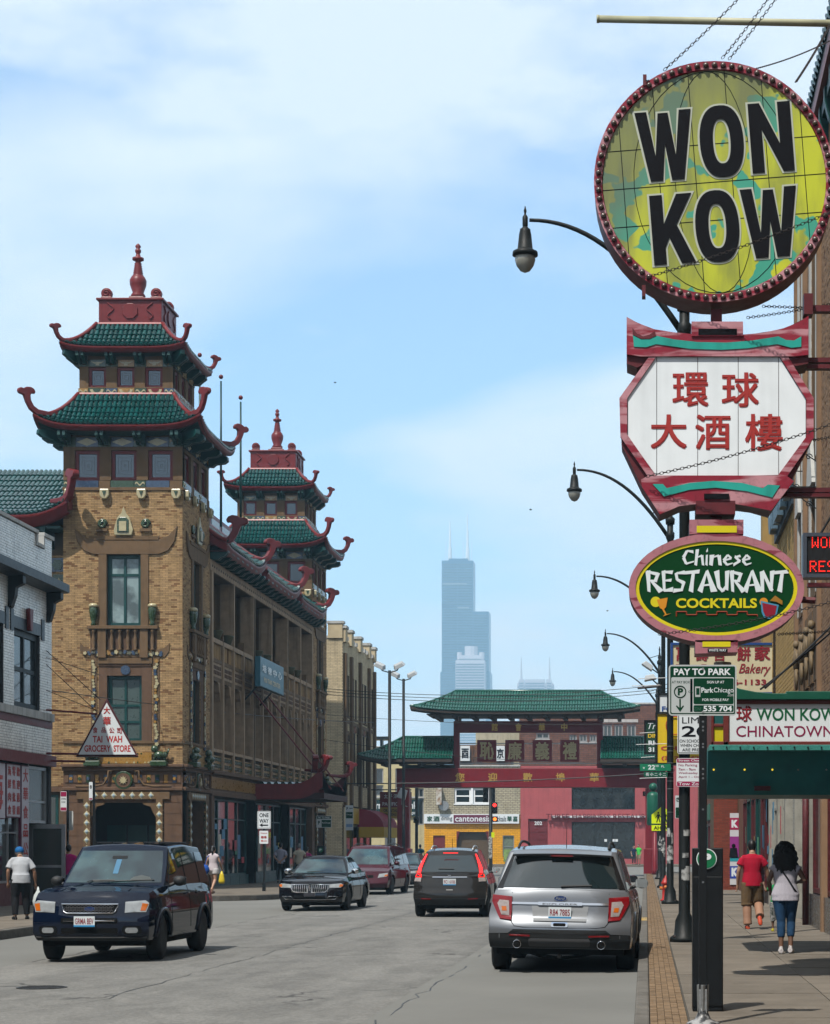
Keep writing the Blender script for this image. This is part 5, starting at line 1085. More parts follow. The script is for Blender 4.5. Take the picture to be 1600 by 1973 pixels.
bx(fw,'backing_panel',mat('dark_blue_board',(.02,.04,.06),.6),bl,43.9,49.8,9.25,11.1,.02,.1)  # dark blue board behind the letters
for(a,b,n)in((43.6,46.4,'shutter'),(46.9,49.0,'shop_window'),(49.4,52.4,'shop_window')):
	bx(fw,'shop_pier',WPN,BB,b,b+.45,.15,3.7,-.35,.06)
	if n=='shutter':
		bx(fw,'back_wall',WPN,BB,a,b,.15,3.7,-.4,-.15);m=MB()
		for i in range(28):fw.box(m,a+.05,b-.05,.2+i*.12,.2+i*.12+.1,-.15,-.11)
		m.build('shutter_slat',ROLL,BB,kind='stuff')
	else:window(fw,a,b,.5,3.4,BB,WPN,GLASSC,fw=.1,d=-.1,vert=(.5,),horiz=(.75,),name=n);bx(fw,'stall_riser',WPN,BB,a,b,.15,.5,-.3,-.05)
RQ=random.Random(11)
for i in range(34):
	c_=RQ.choice(((.5,.06,.08),(.5,.42,.1),(.55,.53,.5),(.08,.25,.4),(.1,.35,.2),(.5,.2,.05)));mm=fmat('notice_%d'%RQ.randrange(6),c_,.6,var=.5,vs_=9)
	if i%2:y=RQ.uniform(46.9,65);h=RQ.uniform(.2,.7);z=RQ.uniform(.9,2.4);bx(fw,'shop_notice',mm,BB,y,y+RQ.uniform(.2,.6),z,z+h,.07,.075)
	else:y=RQ.uniform(77,98);h=RQ.uniform(.2,.6);z=RQ.uniform(.9,2.6);bx(Fr('E',-16.7),'shop_notice',mm,PT,y,y+RQ.uniform(.3,.8),z,z+h,-.215,-.205)
bx(fw,'window_sticker',fmat('lime_sticker',(.42,.55,.02),.5),BB,47.2,48.7,2.0,2.9,-.1,-.088)
RB=empty('shop_row_building',(5,60,0),'maroon clad shop row beyond the yellow brick building','building')
m=MB();m.box(3.45,12,53.2,66,0,10.6);m.build('wall',mat('dusky_pink_cladding',(.16,.075,.07),.6,streak=.3),RB)
for i in range(22):bx(fw,'cladding_rib',mat('dusky_pink_cladding',(0,0,0)),RB,53.3+i*.58,53.5+i*.58,4.2,10.6,-.15,-.06)
for i in range(4):bx(Fr('S',53.2),'cladding_rib',mat('dusky_pink_cladding',(0,0,0)),RB,3.45+i*.5,3.7+i*.5,11.3,10.6,0,.08)
m=MB();m.box(3.31,3.5,53.2,66,0,3.9);m.build('shop_wall',mat('dark_shop_wood',(.05,.02,.018),.5),RB)
for i in range(5):window(fw,53.6+i*2.5,55.6+i*2.5,.6,3.2,RB,TTRIM if i%2 else MAR,GLASSC,fw=.09,d=.06,name='shop_window')
FB=empty('brick_shop',(4.5,80,0),'red brick shop with K posters on its side pier beyond the bakery','building')
m=MB();m.box(3.35,12,66.2,112,0,6.4);m.build('wall',BRKD,FB)
m=MB();m.box(2.45,3.35,72.0,76,0,3.6);m.build('porch_wall',MORT,FB);fK=Fr('S',71.98);bricks(fK,2.45,3.3,.15,3.6,[],mat('red_pier_brick',(.20,.05,.03),.85,rnd=.2),FB,seed=70);bricks(Fr('W',2.44),72,75.9,.15,1.3,[],mat('red_pier_brick',(0,0,0)),FB,seed=71)
for i in range(7):window(Fr('W',3.34),78+i*4.5,81.5+i*4.5,.6,2.9,FB,MAR if i%2 else TTRIM,GLASSC,fw=.12,d=.05,name='shop_window')
for i in range(4):bx(Fr('W',3.34),'shop_fascia',fmat('fascia_%d'%i,((.3,.02,.02),(.02,.03,.15),(.35,.25,.02),(.02,.12,.08))[i],.5),FB,78+i*8,84+i*8,3.1,3.9,0,.1)
kp=empty('wall_poster',(2.9,71.9,1.5),'tall poster with big white letters K on maroon and blue on the red brick pier','poster')
Yk=71.96;q=lambda x,y:(X_(x,Yk),Z_(y,Yk));fkp=Fr('S',Yk)
for(y0,y1,c,n)in((1567,1705,(.5,.5,.52),'sheet'),(1576,1599,(.30,.01,.06),'maroon_block'),(1612,1654,(.25,.03,.20),'purple_block'),(1652,1660,(.02,.25,.30),'teal_stripe'),(1669,1693,(.02,.05,.30),'blue_block')):
	a=q(1407,y1);b=q(1424,y0);bx(fkp,n,fmat('poster_'+n,c,.4),kp,a[0],b[0],a[1],b[1],.02,.03 if n=='sheet' else .036)
for y0,y1 in((1580,1595),(1672,1689)):a=q(1410,y1);b=q(1423,y0);TF(fkp,'K',a[0],b[0],a[1],b[1],kp,SIGNWHT,bold=.07,d=.04)
m=MB();a=q(1414,1630);m._sph((a[0],Yk-.05,a[1]),.07,8,5,(1,.2,1.1));m.ext([(a[0]-.16,a[1]-.42),(a[0]+.16,a[1]-.42),(a[0]+.12,a[1]-.08),(a[0]-.12,a[1]-.08)],lambda u,w,d:(u,Yk-.036-d,w),0,.01);m.build('portrait_print',LBLK,kp)
def hang(name,lbl,cat,Y,x0,x1,y0,y1,col,texts,th=.25,rim=None,grp=None,arm=True):
	q=lambda x,y:(X_(x,Y),Z_(y,Y));f=Fr('S',Y);a=q(x0,y1);b=q(x1,y0)
	e=empty(name,((a[0]+b[0])/2,Y,a[1]),lbl,cat,grp);bx(f,'box',fmat(name+str(x0)+'_face',col,.45,streak=.12),e,a[0],b[0],a[1],b[1],-th,0)
	if rim:
		m=MB();w=.06;holed(f,m,a[0]-w,b[0]+w,a[1]-w,b[1]+w,[(a[0],b[0],a[1],b[1])],-th-.01,.04);m.build('rim',rim,e)
	for(t,tx0,tx1,ty0,ty1,mm,*k)in texts:p=q(tx0,ty1);r=q(tx1,ty0);TF(f,t,p[0],r[0],p[1],r[1],e,mm,bold=k[0]if k else .02,d=.012,shear=k[1]if len(k)>1 else 0)
	if arm:
		m=MB();m.tube([(b[0],Y+.1,b[1]-.1),(XW+.1,Y+.1,b[1]-.1)],.04,6);m.tube([(a[0]+.2,Y+.1,b[1]),(XW+.1,Y+.1,b[1]+.9)],.02,5);m.build('support_arm',BLK,e)
	return e
LR=fmat('letter_oxblood',(.22,.012,.02),.5);YEL2=fmat('letter_gold',(.55,.38,.02),.5)
hang('hanging_sign','cream bakery sign with blue rim and red script on the yellow building','sign',52.0,1297,1492,1243,1334,(.52,.46,.30),[('萬',1303,1330,1246,1274,LR,.05),('壽',1340,1366,1246,1274,LR,.05),('宮',1376,1398,1246,1274,LR,.05),('餅',1420,1447,1246,1274,LR,.05),('家',1454,1485,1245,1273,LR,.05),('The Feida',1302,1400,1280,1302,LR,.01,.3),('Bakery',1424,1486,1279,1303,LR,.01,.35),('326-1133',1390,1477,1309,1320,LR,.03)],.4,fmat('blue_rim',(.015,.05,.18),.4))
hang('hanging_sign','white food sign with blue letters above the yellow box sign','sign',61.0,1271,1330,1339,1372,(.60,.64,.66),[('FOOD',1276,1326,1361,1371,fmat('letter_blue',(.01,.06,.25),.4),.02)],.25,BLK)
hang('hanging_sign','bright yellow box sign with a ring emblem and red lettering','sign',62.0,1267,1352,1377,1470,(.62,.43,.01),[('CHINA',1274,1345,1438,1446,SIGNRED,.03),('(312) 842',1275,1348,1457,1466,SIGNRED,.03)],.3,BLK)
q=lambda x,y:(X_(x,61.97),Z_(y,61.97));c=q(1301,1398)
o=bpy.data.objects.get('hanging_sign.003')or bpy.data.objects['hanging_sign.002']
m=MB();m.tube([(c[0]+.28*cos(t),61.96,c[1]+.28*sin(t))for t in[2*pi*i/24 for i in range(25)]],.015,5);m.build('ring_emblem',SIGNRED,o)
hang('hanging_sign','dark green dining sign with white and gold words beside the yellow sign','sign',66.5,1245,1300,1391,1450,(.008,.045,.022),[('Triple',1249,1290,1393,1409,SIGNWHT,.0,.3),('DINING',1249,1288,1414,1422,YEL2,.04),('RICE',1250,1280,1427,1436,SIGNWHT,.04),('312',1250,1270,1440,1449,SIGNWHT,.04)],.25,BLK)
le=hang('led_sign','black LED sign with red dotted letters on the tan brick wall','sign',33.0,1555,1700,1034,1106,(.008,.008,.009),[],.3,mat('grey_blue_metal',(.05,.06,.08),.4))
DOTS={'W':['10001','10001','10001','10101','10101','11011','10001'],'O':['01110','10001','10001','10001','10001','10001','01110'],'N':['10001','11001','10101','10011','10001','10001','10001'],'R':['11110','10001','10001','11110','10100','10010','10001'],'E':['11111','10000','10000','11110','10000','10000','11111'],'S':['01111','10000','10000','01110','00001','00001','11110'],'T':['11111','00100','00100','00100','00100','00100','00100']}
m=MB();LEDM=fmat('led_red',(1,.02,.01),.4,emit=.55)
for wd,x0,y0 in(('WON',1566,1036),('REST',1562,1082)):
	for i,ch in enumerate(wd):
		for r_,row in enumerate(DOTS[ch]):
			for c_,v in enumerate(row):
				if v=='1':a=(X_(x0+i*17+c_*2.7,33),Z_(y0+r_*3.1,33));m.box(a[0]-.008,a[0]+.008,32.985,32.998,a[1]-.009,a[1]+.009)
m.build('led_dot',LEDM,le,kind='stuff')
# ------- street canopy of the restaurant
YC=28.0;AW=empty('restaurant_canopy',(2.2,YC,2.4),'green roofed street canopy with a white lettered board and dark teal underside','canopy')
fc=Fr('S',YC);q=lambda x,y:(X_(x,YC),Z_(y,YC))
def cb(n,mm,x0,x1,y0,y1,d0,d1,**k):a=q(x0,y1);b=q(x1,y0);return bx(fc,n,mm,AW,a[0],b[0],a[1],b[1],d0,d1,**k)
CRED=mat('canopy_red_frame',(.13,.022,.018),.45,streak=.2);CTEAL=mat('canopy_teal',(.008,.085,.085),.5,var=.2,streak=.2);CGRN=mat('canopy_green_roof',(.005,.075,.045),.4,streak=.2)
cb('frame',CRED,1371,1700,1346,1438,-2.9,-.02);cb('letter_board',SIGNWHT,1405,1700,1357,1429,-.02,.02);cb('yellow_panel',fmat('yellow_pane',(.50,.42,.01),.4),1376,1394,1401,1436,-.01,.02);cb('teal_pane',CTEAL,1376,1394,1362,1395,-.01,.02)
for x0,x1,y0,y1 in((1371,1376,1357,1438),(1394,1405,1357,1438),(1376,1394,1395,1401),(1371,1700,1429,1437),(1371,1700,1349,1357)):cb('moulding',CRED,x0,x1,y0,y1,-.02,.05,bevel=.008)
cb('teal_sill',mat('pale_teal_metal',(.04,.22,.19),.45,streak=.4,dirt=.3),1367,1700,1436,1447,-2.9,.12,bevel=.006)
for i in range(9):a=q(1374+i*26,1441);m=MB();m.lathe(a[0],YC-.12,[(.012,-.02),(.012,0)],8,'y',a[1]);m.build('bolt',BLK,AW)
m=MB();P=[q(x,y)for x,y in((1378,1349),(1386,1318),(1400,1318),(1425,1328),(1455,1334),(1490,1337),(1515,1337),(1515,1333),(1580,1333),(1700,1334),(1700,1349))]
m.ext(P,lambda u,w,d:(u,YC-d,w),-2.9,.1);m.build('roof_edge',CGRN,AW,bevel=.01)
a=q(1363,1447);b=q(1700,1530);m=MB()
xl,xr=X_(1365,YC),3.3;z0,z1=a[1],b[1]
m.add([(xl,YC+.06,z0),(xr,YC+.06,z0),(xr,YC+.55,z1),(xl,YC+.55,z1),(xl,YC+2.9,z0),(xr,YC+2.9,z0),(xr,YC+2.9,z1),(xl,YC+2.9,z1)],[(3,2,1,0),(4,5,6,7),(0,4,7,3),(1,2,6,5),(2,3,7,6),(0,1,5,4)]);m.build('valance',mat('canopy_dark_teal',(.012,.16,.17),.5,streak=.2),AW)
for i,x in enumerate((1377,1437,1491,1541,1596)):
	a=q(x,1482);m=MB();m._sph((a[0],YC+.24,a[1]),.014,8,5,(1,1,1));m.build('bulb',fmat('bulb_lit',(1,.72,.05),.4,emit=.5)if i<3 else fmat('bulb_off',(.3,.3,.28),.3),AW,True)
a=q(1457,1522);b=q(1489,1513);bx(fc,'small_plate',fmat('red_plate',(.07,.01,.015),.5),AW,a[0],b[0],a[1],b[1],-.42,-.38)
for t,x0,x1,y0,y1,mm,k in(('球',1419,1449,1360,1391,LR,.03),('WON KOW',1458,1612,1365,1389,fmat('letter_green',(.005,.09,.035),.4),.018),('CHINATOWN PARKING',1419,1740,1399,1420,fmat('letter_magenta',(.20,.008,.05),.4),.006)):a=q(x0,y1);b=q(x1,y0);TF(fc,t,a[0],b[0],a[1],b[1],AW,mm,bold=k,d=.024)
# ------- the three hanging restaurant signs
YS=22.0;q=lambda x,y:(X_(x,YS),Z_(y,YS));SR=F/YS;fs_=Fr('S',YS)
PEEL=mat('peeling_red_paint',(.24,.012,.03),.45,var=.2,vs_=2.6,col2=(.46,.22,.25),ws=(.5,1,3.2),wr=(.46,.56),dirt=.3);PINK=mat('faded_pink_paint',(.38,.15,.18),.5,var=.2,vs_=3,col2=(.20,.03,.05),ws=(.6,1,3),wr=(.60,.64),dirt=.3);SRED=mat('sign_side_red',(.11,.012,.018),.5,var=.3,vs_=4,streak=.3)
TEALP=mat('turquoise_panel',(.02,.33,.27),.35,streak=.35)
def offset(P,d):
	n=len(P);a=sum(P[i][0]*P[(i+1)%n][1]-P[(i+1)%n][0]*P[i][1]for i in range(n));s_=1 if a>0 else-1;out=[]
	for i in range(n):
		p0,p1,p2=Vector(P[i-1]),Vector(P[i]),Vector(P[(i+1)%n]);e1=(p1-p0).normalized();e2=(p2-p1).normalized()
		n1=Vector((e1 .y,-e1 .x))*s_;n2=Vector((e2 .y,-e2 .x))*s_;b=(n1+n2);b=b.normalized()if b.length>1e-5 else n1
		out.append(tuple(p1+b*(d/max(.35,b.dot(n1)))))
	return out
def globe_mat():
	m=bpy.data.materials.new('globe_face');m.use_nodes=True;t=m.node_tree;n=t.nodes;l=t.links;b=n['Principled BSDF'];geo=n.new('ShaderNodeNewGeometry')
	def nz(sc,loc,st=(1,1,1),det=4):
		x=n.new('ShaderNodeMapping');x.inputs['Location'].default_value=loc;x.inputs['Scale'].default_value=st;l.new(geo.outputs['Position'],x.inputs[0]);y=n.new('ShaderNodeTexNoise');y.inputs['Scale'].default_value=sc;y.inputs['Detail'].default_value=det;l.new(x.outputs[0],y.inputs['Vector']);return y.outputs[0]
	def rg(f,a,c):x=n.new('ShaderNodeMapRange');x.interpolation_type='SMOOTHSTEP';l.new(f,x.inputs[0]);x.inputs[1].default_value=a;x.inputs[2].default_value=c;return x.outputs[0]
	def mx(f,a,c):
		x=n.new('ShaderNodeMix');x.data_type='RGBA'
		for i,qq in((0,f),(6,a),(7,c)):
			if isinstance(qq,(float,tuple)):x.inputs[i].default_value=qq
			else:l.new(qq,x.inputs[i])
		return x.outputs[2]
	yel=mx(rg(nz(3,(0,0,3),(1,1,.22),5),.4,.68),(.33,.36,.004,1),(.14,.16,.02,1))
	c=mx(rg(nz(2.1,(3.3,1,5.9),(1,1,1),3),.555,.575),yel,(.02,.21,.14,1))
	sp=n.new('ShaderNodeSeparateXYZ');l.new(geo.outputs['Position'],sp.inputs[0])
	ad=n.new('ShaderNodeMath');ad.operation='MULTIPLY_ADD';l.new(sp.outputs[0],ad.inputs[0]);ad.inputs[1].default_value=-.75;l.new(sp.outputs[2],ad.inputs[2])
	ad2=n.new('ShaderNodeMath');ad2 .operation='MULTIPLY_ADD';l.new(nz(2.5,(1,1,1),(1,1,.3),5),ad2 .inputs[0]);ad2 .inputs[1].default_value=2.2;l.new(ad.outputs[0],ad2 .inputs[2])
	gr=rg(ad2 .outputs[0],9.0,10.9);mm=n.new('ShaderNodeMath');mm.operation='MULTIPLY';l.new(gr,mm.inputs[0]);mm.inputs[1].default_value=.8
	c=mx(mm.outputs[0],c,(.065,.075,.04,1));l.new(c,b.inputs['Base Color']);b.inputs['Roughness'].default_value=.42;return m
RS=empty('round_sign',(0,0,0),'huge round yellow and teal globe sign with black restaurant name and bulb rim','sign')
C0=q(1377,351);r0=232/SR;RS.location=(C0[0],YS,C0[1]);ORG[RS.name]=Vector(RS.location)
circ=lambda r,n=64:[(C0[0]+r*cos(2*pi*i/n),C0[1]+r*sin(2*pi*i/n))for i in range(n)]
m=MB();fs_.poly(m,circ(r0),-.5,.0);m.build('drum',SRED,RS,auto=30)
m=MB();ri=215/SR
for i in range(64):
	a,b=2*pi*i/64,2*pi*(i+1)/64;v=[]
	for ang in(a,b):
		for rr,d in((r0,0),(r0,.03),(ri+.01,.03),(ri,.0)):v.append(fs_.pt(C0[0]+rr*cos(ang),C0[1]+rr*sin(ang),d))
	m.add(v,[(0,4,5,1),(1,5,6,2),(2,6,7,3)])
m.build('rim',PEEL,RS)
rot=radians(4.4)
def rp(x,y,c=C0):return(c[0]+x*cos(rot)-y*sin(rot),c[1]+x*sin(rot)+y*cos(rot))
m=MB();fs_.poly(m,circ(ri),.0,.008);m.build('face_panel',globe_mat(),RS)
g=MB()
def seam(P,w=.004):
	P=[rp(*p)for p in P]
	for p0,p1 in zip(P,P[1:]):
		d=Vector((p1[0]-p0[0],p1[1]-p0[1]));k=Vector((-d.y,d.x)).normalized()*w;fs_.poly(g,[(p0[0]-k.x,p0[1]-k.y),(p1[0]-k.x,p1[1]-k.y),(p1[0]+k.x,p1[1]+k.y),(p0[0]+k.x,p0[1]+k.y)],.006,.0105)
for i in range(-2,4):x=(i-.5)*.40;h=sqrt(max(0,ri*ri-x*x));seam([(x,-h),(x,h)],.004)
for y in(-.42,.0,.42,):h=sqrt(ri*ri-y*y);seam([(-h,y),(h,y)],.004)
for k in(.35,.72):
	for s_ in(-1,1):seam([(s_*ri*k*cos(t),ri*sin(t)*.995)for t in[-pi/2+pi*i/20 for i in range(21)]],.0035)
g.build('seam_line',LBLK,RS,kind='stuff')
def poly_letter(P,x0,x1,y0,y1):return[rp((x0+(x1-x0)*p[0]),(y0+(y1-y0)*p[1]))for p in P]
Wl=[(0,1),(.21,1),(.32,.36),(.41,.97),(.59,.97),(.68,.36),(.79,1),(1,1),(.80,0),(.58,0),(.5,.52),(.42,0),(.20,0)];Nl=[(0,0),(0,1),(.27,1),(.70,.40),(.70,1),(1,1),(1,0),(.74,0),(.29,.62),(.29,0)];Kl=[(0,0),(0,1),(.3,1),(.3,.58),(.64,1),(1,1),(.60,.56),(1,0),(.66,0),(.41,.38),(.3,.24),(.3,0)]
def zz(px_,py_):X0,Z0=X_(1120+px_/3.181,YS)-C0[0],Z_(py_/3.181,YS)-C0[1];return(X0*cos(-rot)-Z0*sin(-rot),X0*sin(-rot)+Z0*cos(-rot))
fmx=fmat('letter_outline',(.40,.43,.36),.5)
for ch,cx_,cy_,w_,h_ in(('W',515,895,345,425),('O',862,868,268,440),('N',1165,843,258,425),('K',562,1406,258,425),('O',835,1388,268,440),('W',1160,1365,345,425)):
	cxx,czz=zz(cx_,cy_);hw2,hh2=w_/3.181/SR/2,h_/3.181/SR/2;x0,x1,y0,y1=cxx-hw2,cxx+hw2,czz-hh2,czz+hh2
	if ch=='O':
		for k_,mm,d1 in((.022,fmx,.014),(0,LBLK,.024)):
			m=MB();n=40
			def el(fx,fy,e):return[rp(cxx+(abs(cos(t))**.8*(1 if cos(t)>0 else-1))*(fx+e),czz+(abs(sin(t))**.9*(1 if sin(t)>0 else-1))*(fy+e))for t in[2*pi*i/n for i in range(n)]]
			A_,B_=el(hw2,hh2,k_),el(hw2*.40,hh2*.62,-k_)
			m.add([fs_.pt(*p,d1)for p in A_]+[fs_.pt(*p,d1)for p in B_]+[fs_.pt(*p,.006)for p in A_],[(i,(i+1)%n,n+(i+1)%n,n+i)for i in range(n)]+[(2*n+i,2*n+(i+1)%n,(i+1)%n,i)for i in range(n)]);m.build('letter' if not k_ else 'letter_outline',mm,RS)
	else:
		P=poly_letter({'W':Wl,'N':Nl,'K':Kl}[ch],x0,x1,y0,y1);m=MB();fs_.poly(m,offset(P,.022),.006,.014);m.build('letter_outline',fmx,RS);m=MB();fs_.poly(m,P,.006,.024);m.build('letter',LBLK,RS)
bm_=MB();bm_._sph((0,0,0),.026,8,6,(1,1,1));bme=bm_.mesh('bulb',mat('dusty_bulb',(.13,.10,.09),.25,metal=.3),True);rm=(r0+ri)/2
so_=MB();so_.lathe(0,0,[(.034,-.004),(.03,.02)],10,'y',0);sme=so_.mesh('socket',fmat('dark_socket',(.05,.01,.015),.5))
for i in range(84):a=2*pi*i/84;p=(C0[0]+rm*cos(a),YS-.05,C0[1]+rm*sin(a));inst('bulb',bme,p,RS)
for i in range(84):a=2*pi*i/84;inst('bulb_socket',sme,(C0[0]+rm*cos(a),YS-.03-.01,C0[1]+rm*sin(a)),RS)
for(x,y)in((1243,155),(1241,560)):a=q(x,y);bx(fs_,'hook_plate',SRED,RS,a[0]-.02,a[0]+.02,a[1]-.07,a[1]+.05,-.1,.05)
OS=empty('octagonal_sign',(q(1380,0)[0],YS,q(0,1000)[1]),'white octagonal sign with five red characters between red and turquoise scrolled ends','sign')
def pp(n,mm,P,d0,d1,par=OS,**k):m=MB();fs_.poly(m,[q(*p)for p in P],d0,d1);return m.build(n,mm,par,**k)
pp('box',SRED,[(1195,767),(1250,688),(1520,688),(1567,767),(1567,845),(1527,922),(1485,985),(1450,975),(1380,966),(1310,975),(1272,992),(1237,938),(1198,855)],-.45,-.02)
oct_o=[(1194,768),(1252,687),(1518,687),(1568,768),(1568,845),(1516,920),(1250,920),(1196,842)];oct_i=[(1209,768),(1265,688),(1503,688),(1554,770),(1554,842),(1499,917),(1264,917),(1209,838)]
def ringp(n,mm,A_,B_,d,par,cc=None):
	m=MB();k=len(A_);A_=[q(*p)for p in A_];B_=[q(*p)for p in B_];m.add([fs_.pt(*p,d)for p in A_]+[fs_.pt(*p,d)for p in B_]+[fs_.pt(*p,-.05)for p in A_]+[fs_.pt(*p,d-.03)for p in B_],[f[::-1]for f in[(i,(i+1)%k,k+(i+1)%k,k+i)for i in range(k)]+[(2*k+i,2*k+(i+1)%k,(i+1)%k,i)for i in range(k)]+[(k+i,k+(i+1)%k,3*k+(i+1)%k,3*k+i)for i in range(k)]]);return m.build(n,mm,par)
ringp('frame',PEEL,oct_o,oct_i,.03,OS)
xs=(1207,1266,1345,1423,1501,1556)
def octx(x):
	def it(P,up):
		ys=[]
		for(x0,y0),(x1,y1)in zip(P,P[1:]+P[:1]):
			if x0!=x1 and min(x0,x1)-.01<=x<=max(x0,x1)+.01:ys.append(y0+(y1-y0)*(x-x0)/(x1-x0))
		return(min(ys),max(ys))if ys else(770,840)
	return it(oct_i,1)
for a,b in zip(xs,xs[1:]):
	a_,b_=max(a,1209.5),min(b,1553.5);ks=[a_+.6,b_-.6];P=[(ks[0],octx(ks[0])[0]),(ks[1],octx(ks[1])[0]),(ks[1],octx(ks[1])[1]),(ks[0],octx(ks[0])[1])]
	pp('face_panel',mat('white_sign_panel',(.72,.77,.80),.35,streak=.1,var=.08),P,-.02,.008)
for ch,x0,x1,y0,y1 in(('環',1296,1366,718,784),('球',1391,1463,718,785),('大',1254,1324,799,865),('酒',1340,1408,799,867),('樓',1436,1509,798,869)):a=q(x0,y1);b=q(x1,y0);TF(fs_,ch,a[0],b[0],a[1],b[1],OS,fmat('character_red',(.32,.022,.018),.5),bold=.035,d=.012)
top=[(1208,612),(1230,624),(1262,636),(1300,642),(1333,645),(1333,622),(1432,622),(1432,646),(1470,643),(1510,634),(1540,622),(1558,610),(1558,685),(1530,688),(1235,688),(1208,684)]
pp('scroll_top',SRED,[(1208,612),(1262,636),(1333,645),(1432,646),(1510,634),(1558,610),(1558,700),(1530,706),(1505,690),(1262,690),(1228,708),(1208,700)],-.45,.0)
pp('scroll_top_face',PEEL,top,.0,.04);pp('turquoise_strip',TEALP,[(1220,648),(1236,656),(1252,655),(1266,649),(1300,656),(1345,661),(1400,662),(1450,658),(1500,650),(1515,657),(1530,658),(1544,650),(1544,670),(1525,672),(1498,665),(1440,673),(1390,676),(1330,674),(1265,665),(1245,671),(1222,670)],.04,.05)
pp('scroll_line',SRED,[(1219,634),(1228,645),(1240,650),(1252,647),(1262,640),(1265,649),(1252,655),(1236,655),(1220,647)],.04,.055)
pp('name_block',PEEL,[(1333,622),(1432,622),(1432,650),(1333,650)],-.4,.06);pp('dark_slot',LBLK,[(1346,636),(1420,636),(1420,648),(1346,648)],.06,.065)
pp('scroll_bottom',PEEL,[(1250,918),(1516,918),(1530,928),(1486,985),(1440,976),(1416,972),(1416,990),(1343,990),(1343,972),(1310,976),(1272,992),(1238,940),(1236,925)],.0,.04)
pp('turquoise_strip',TEALP,[(1258,934),(1278,934),(1285,942),(1330,932),(1375,928),(1430,932),(1470,942),(1480,935),(1503,937),(1488,960),(1440,948),(1380,941),(1330,945),(1280,958)],.04,.05);pp('dark_slot',LBLK,[(1357,953),(1405,953),(1405,963),(1357,963)],.04,.065)
pp('lower_block',SRED,[(1341,966),(1417,966),(1417,992),(1341,992)],-.4,.045)
VS=empty('oval_sign',(q(1380,0)[0],YS,q(0,1240)[1]),'oval dark green sign with pink rim, white brush lettering and cocktail glasses','sign')
def ell(rx,ry,cx=1381,cy=1134,n=56):return[(cx+rx*cos(2*pi*i/n),cy+ry*sin(2*pi*i/n))for i in range(n)]
m=MB();fs_.poly(m,[q(*p)for p in ell(169,106)],-.42,.0);m.build('drum',SRED,VS,auto=30)
ringp('rim',PINK,ell(169,106),ell(156,91),.03,VS);ringp('yellow_ring',fmat('sign_yellow',(.58,.50,.005),.4),ell(157,92),ell(149,85),.018,VS)
pp('face_panel',mat('bottle_green_panel',(.002,.040,.010),.5,var=.05,spec=.06),ell(150,86),0,.01,VS)
pp('top_block',PINK,[(1329,1002),(1433,1002),(1433,1030),(1329,1030)],-.4,.03,VS);pp('yellow_slot',fmat('sign_yellow',(0,0,0)),[(1343,1014),(1420,1014),(1420,1027),(1343,1027)],.03,.036,VS)
pp('bottom_block',PINK,[(1340,1234),(1422,1234),(1422,1257),(1340,1260)],-.4,.03,VS);pp('yellow_slot',fmat('sign_yellow',(0,0,0)),[(1354,1237),(1408,1237),(1408,1247),(1354,1247)],.03,.036,VS);pp('maker_plate',LBLK,[(1364,1250),(1402,1250),(1402,1257),(1364,1257)],.03,.036,VS)
a=q(1366,1256);b=q(1400,1251);TF(fs_,'WHITE WAY',a[0],b[0],a[1],b[1],VS,SIGNWHT,d=.04)
def brush(strokes,x0,x1,y0,y1,par,mm,d=.018):
	m=MB()
	for k,(ax,ay,aw_,bx_,by,bw)in enumerate(strokes):
		A_=Vector((ax,ay*1.35));B_=Vector((bx_,by*1.35));dr=(B_-A_).normalized();n_=Vector((-dr.y,dr.x))
		P=[A_+n_*aw_/2-dr*.04,A_-n_*aw_/2+dr*.03,(A_+B_)/2-n_*(aw_+bw)/4*.9,B_-n_*bw/2-dr*.02,B_+n_*bw/2+dr*.05,(A_+B_)/2+n_*(aw_+bw)/4*.9]
		p=[q(x0+(x1-x0)*v.x,y1-(y1-y0)*v.y/1.35)for v in P];fs_.poly(m,p,.01,d+.0008*k)
	m.build('letter',mm,par)
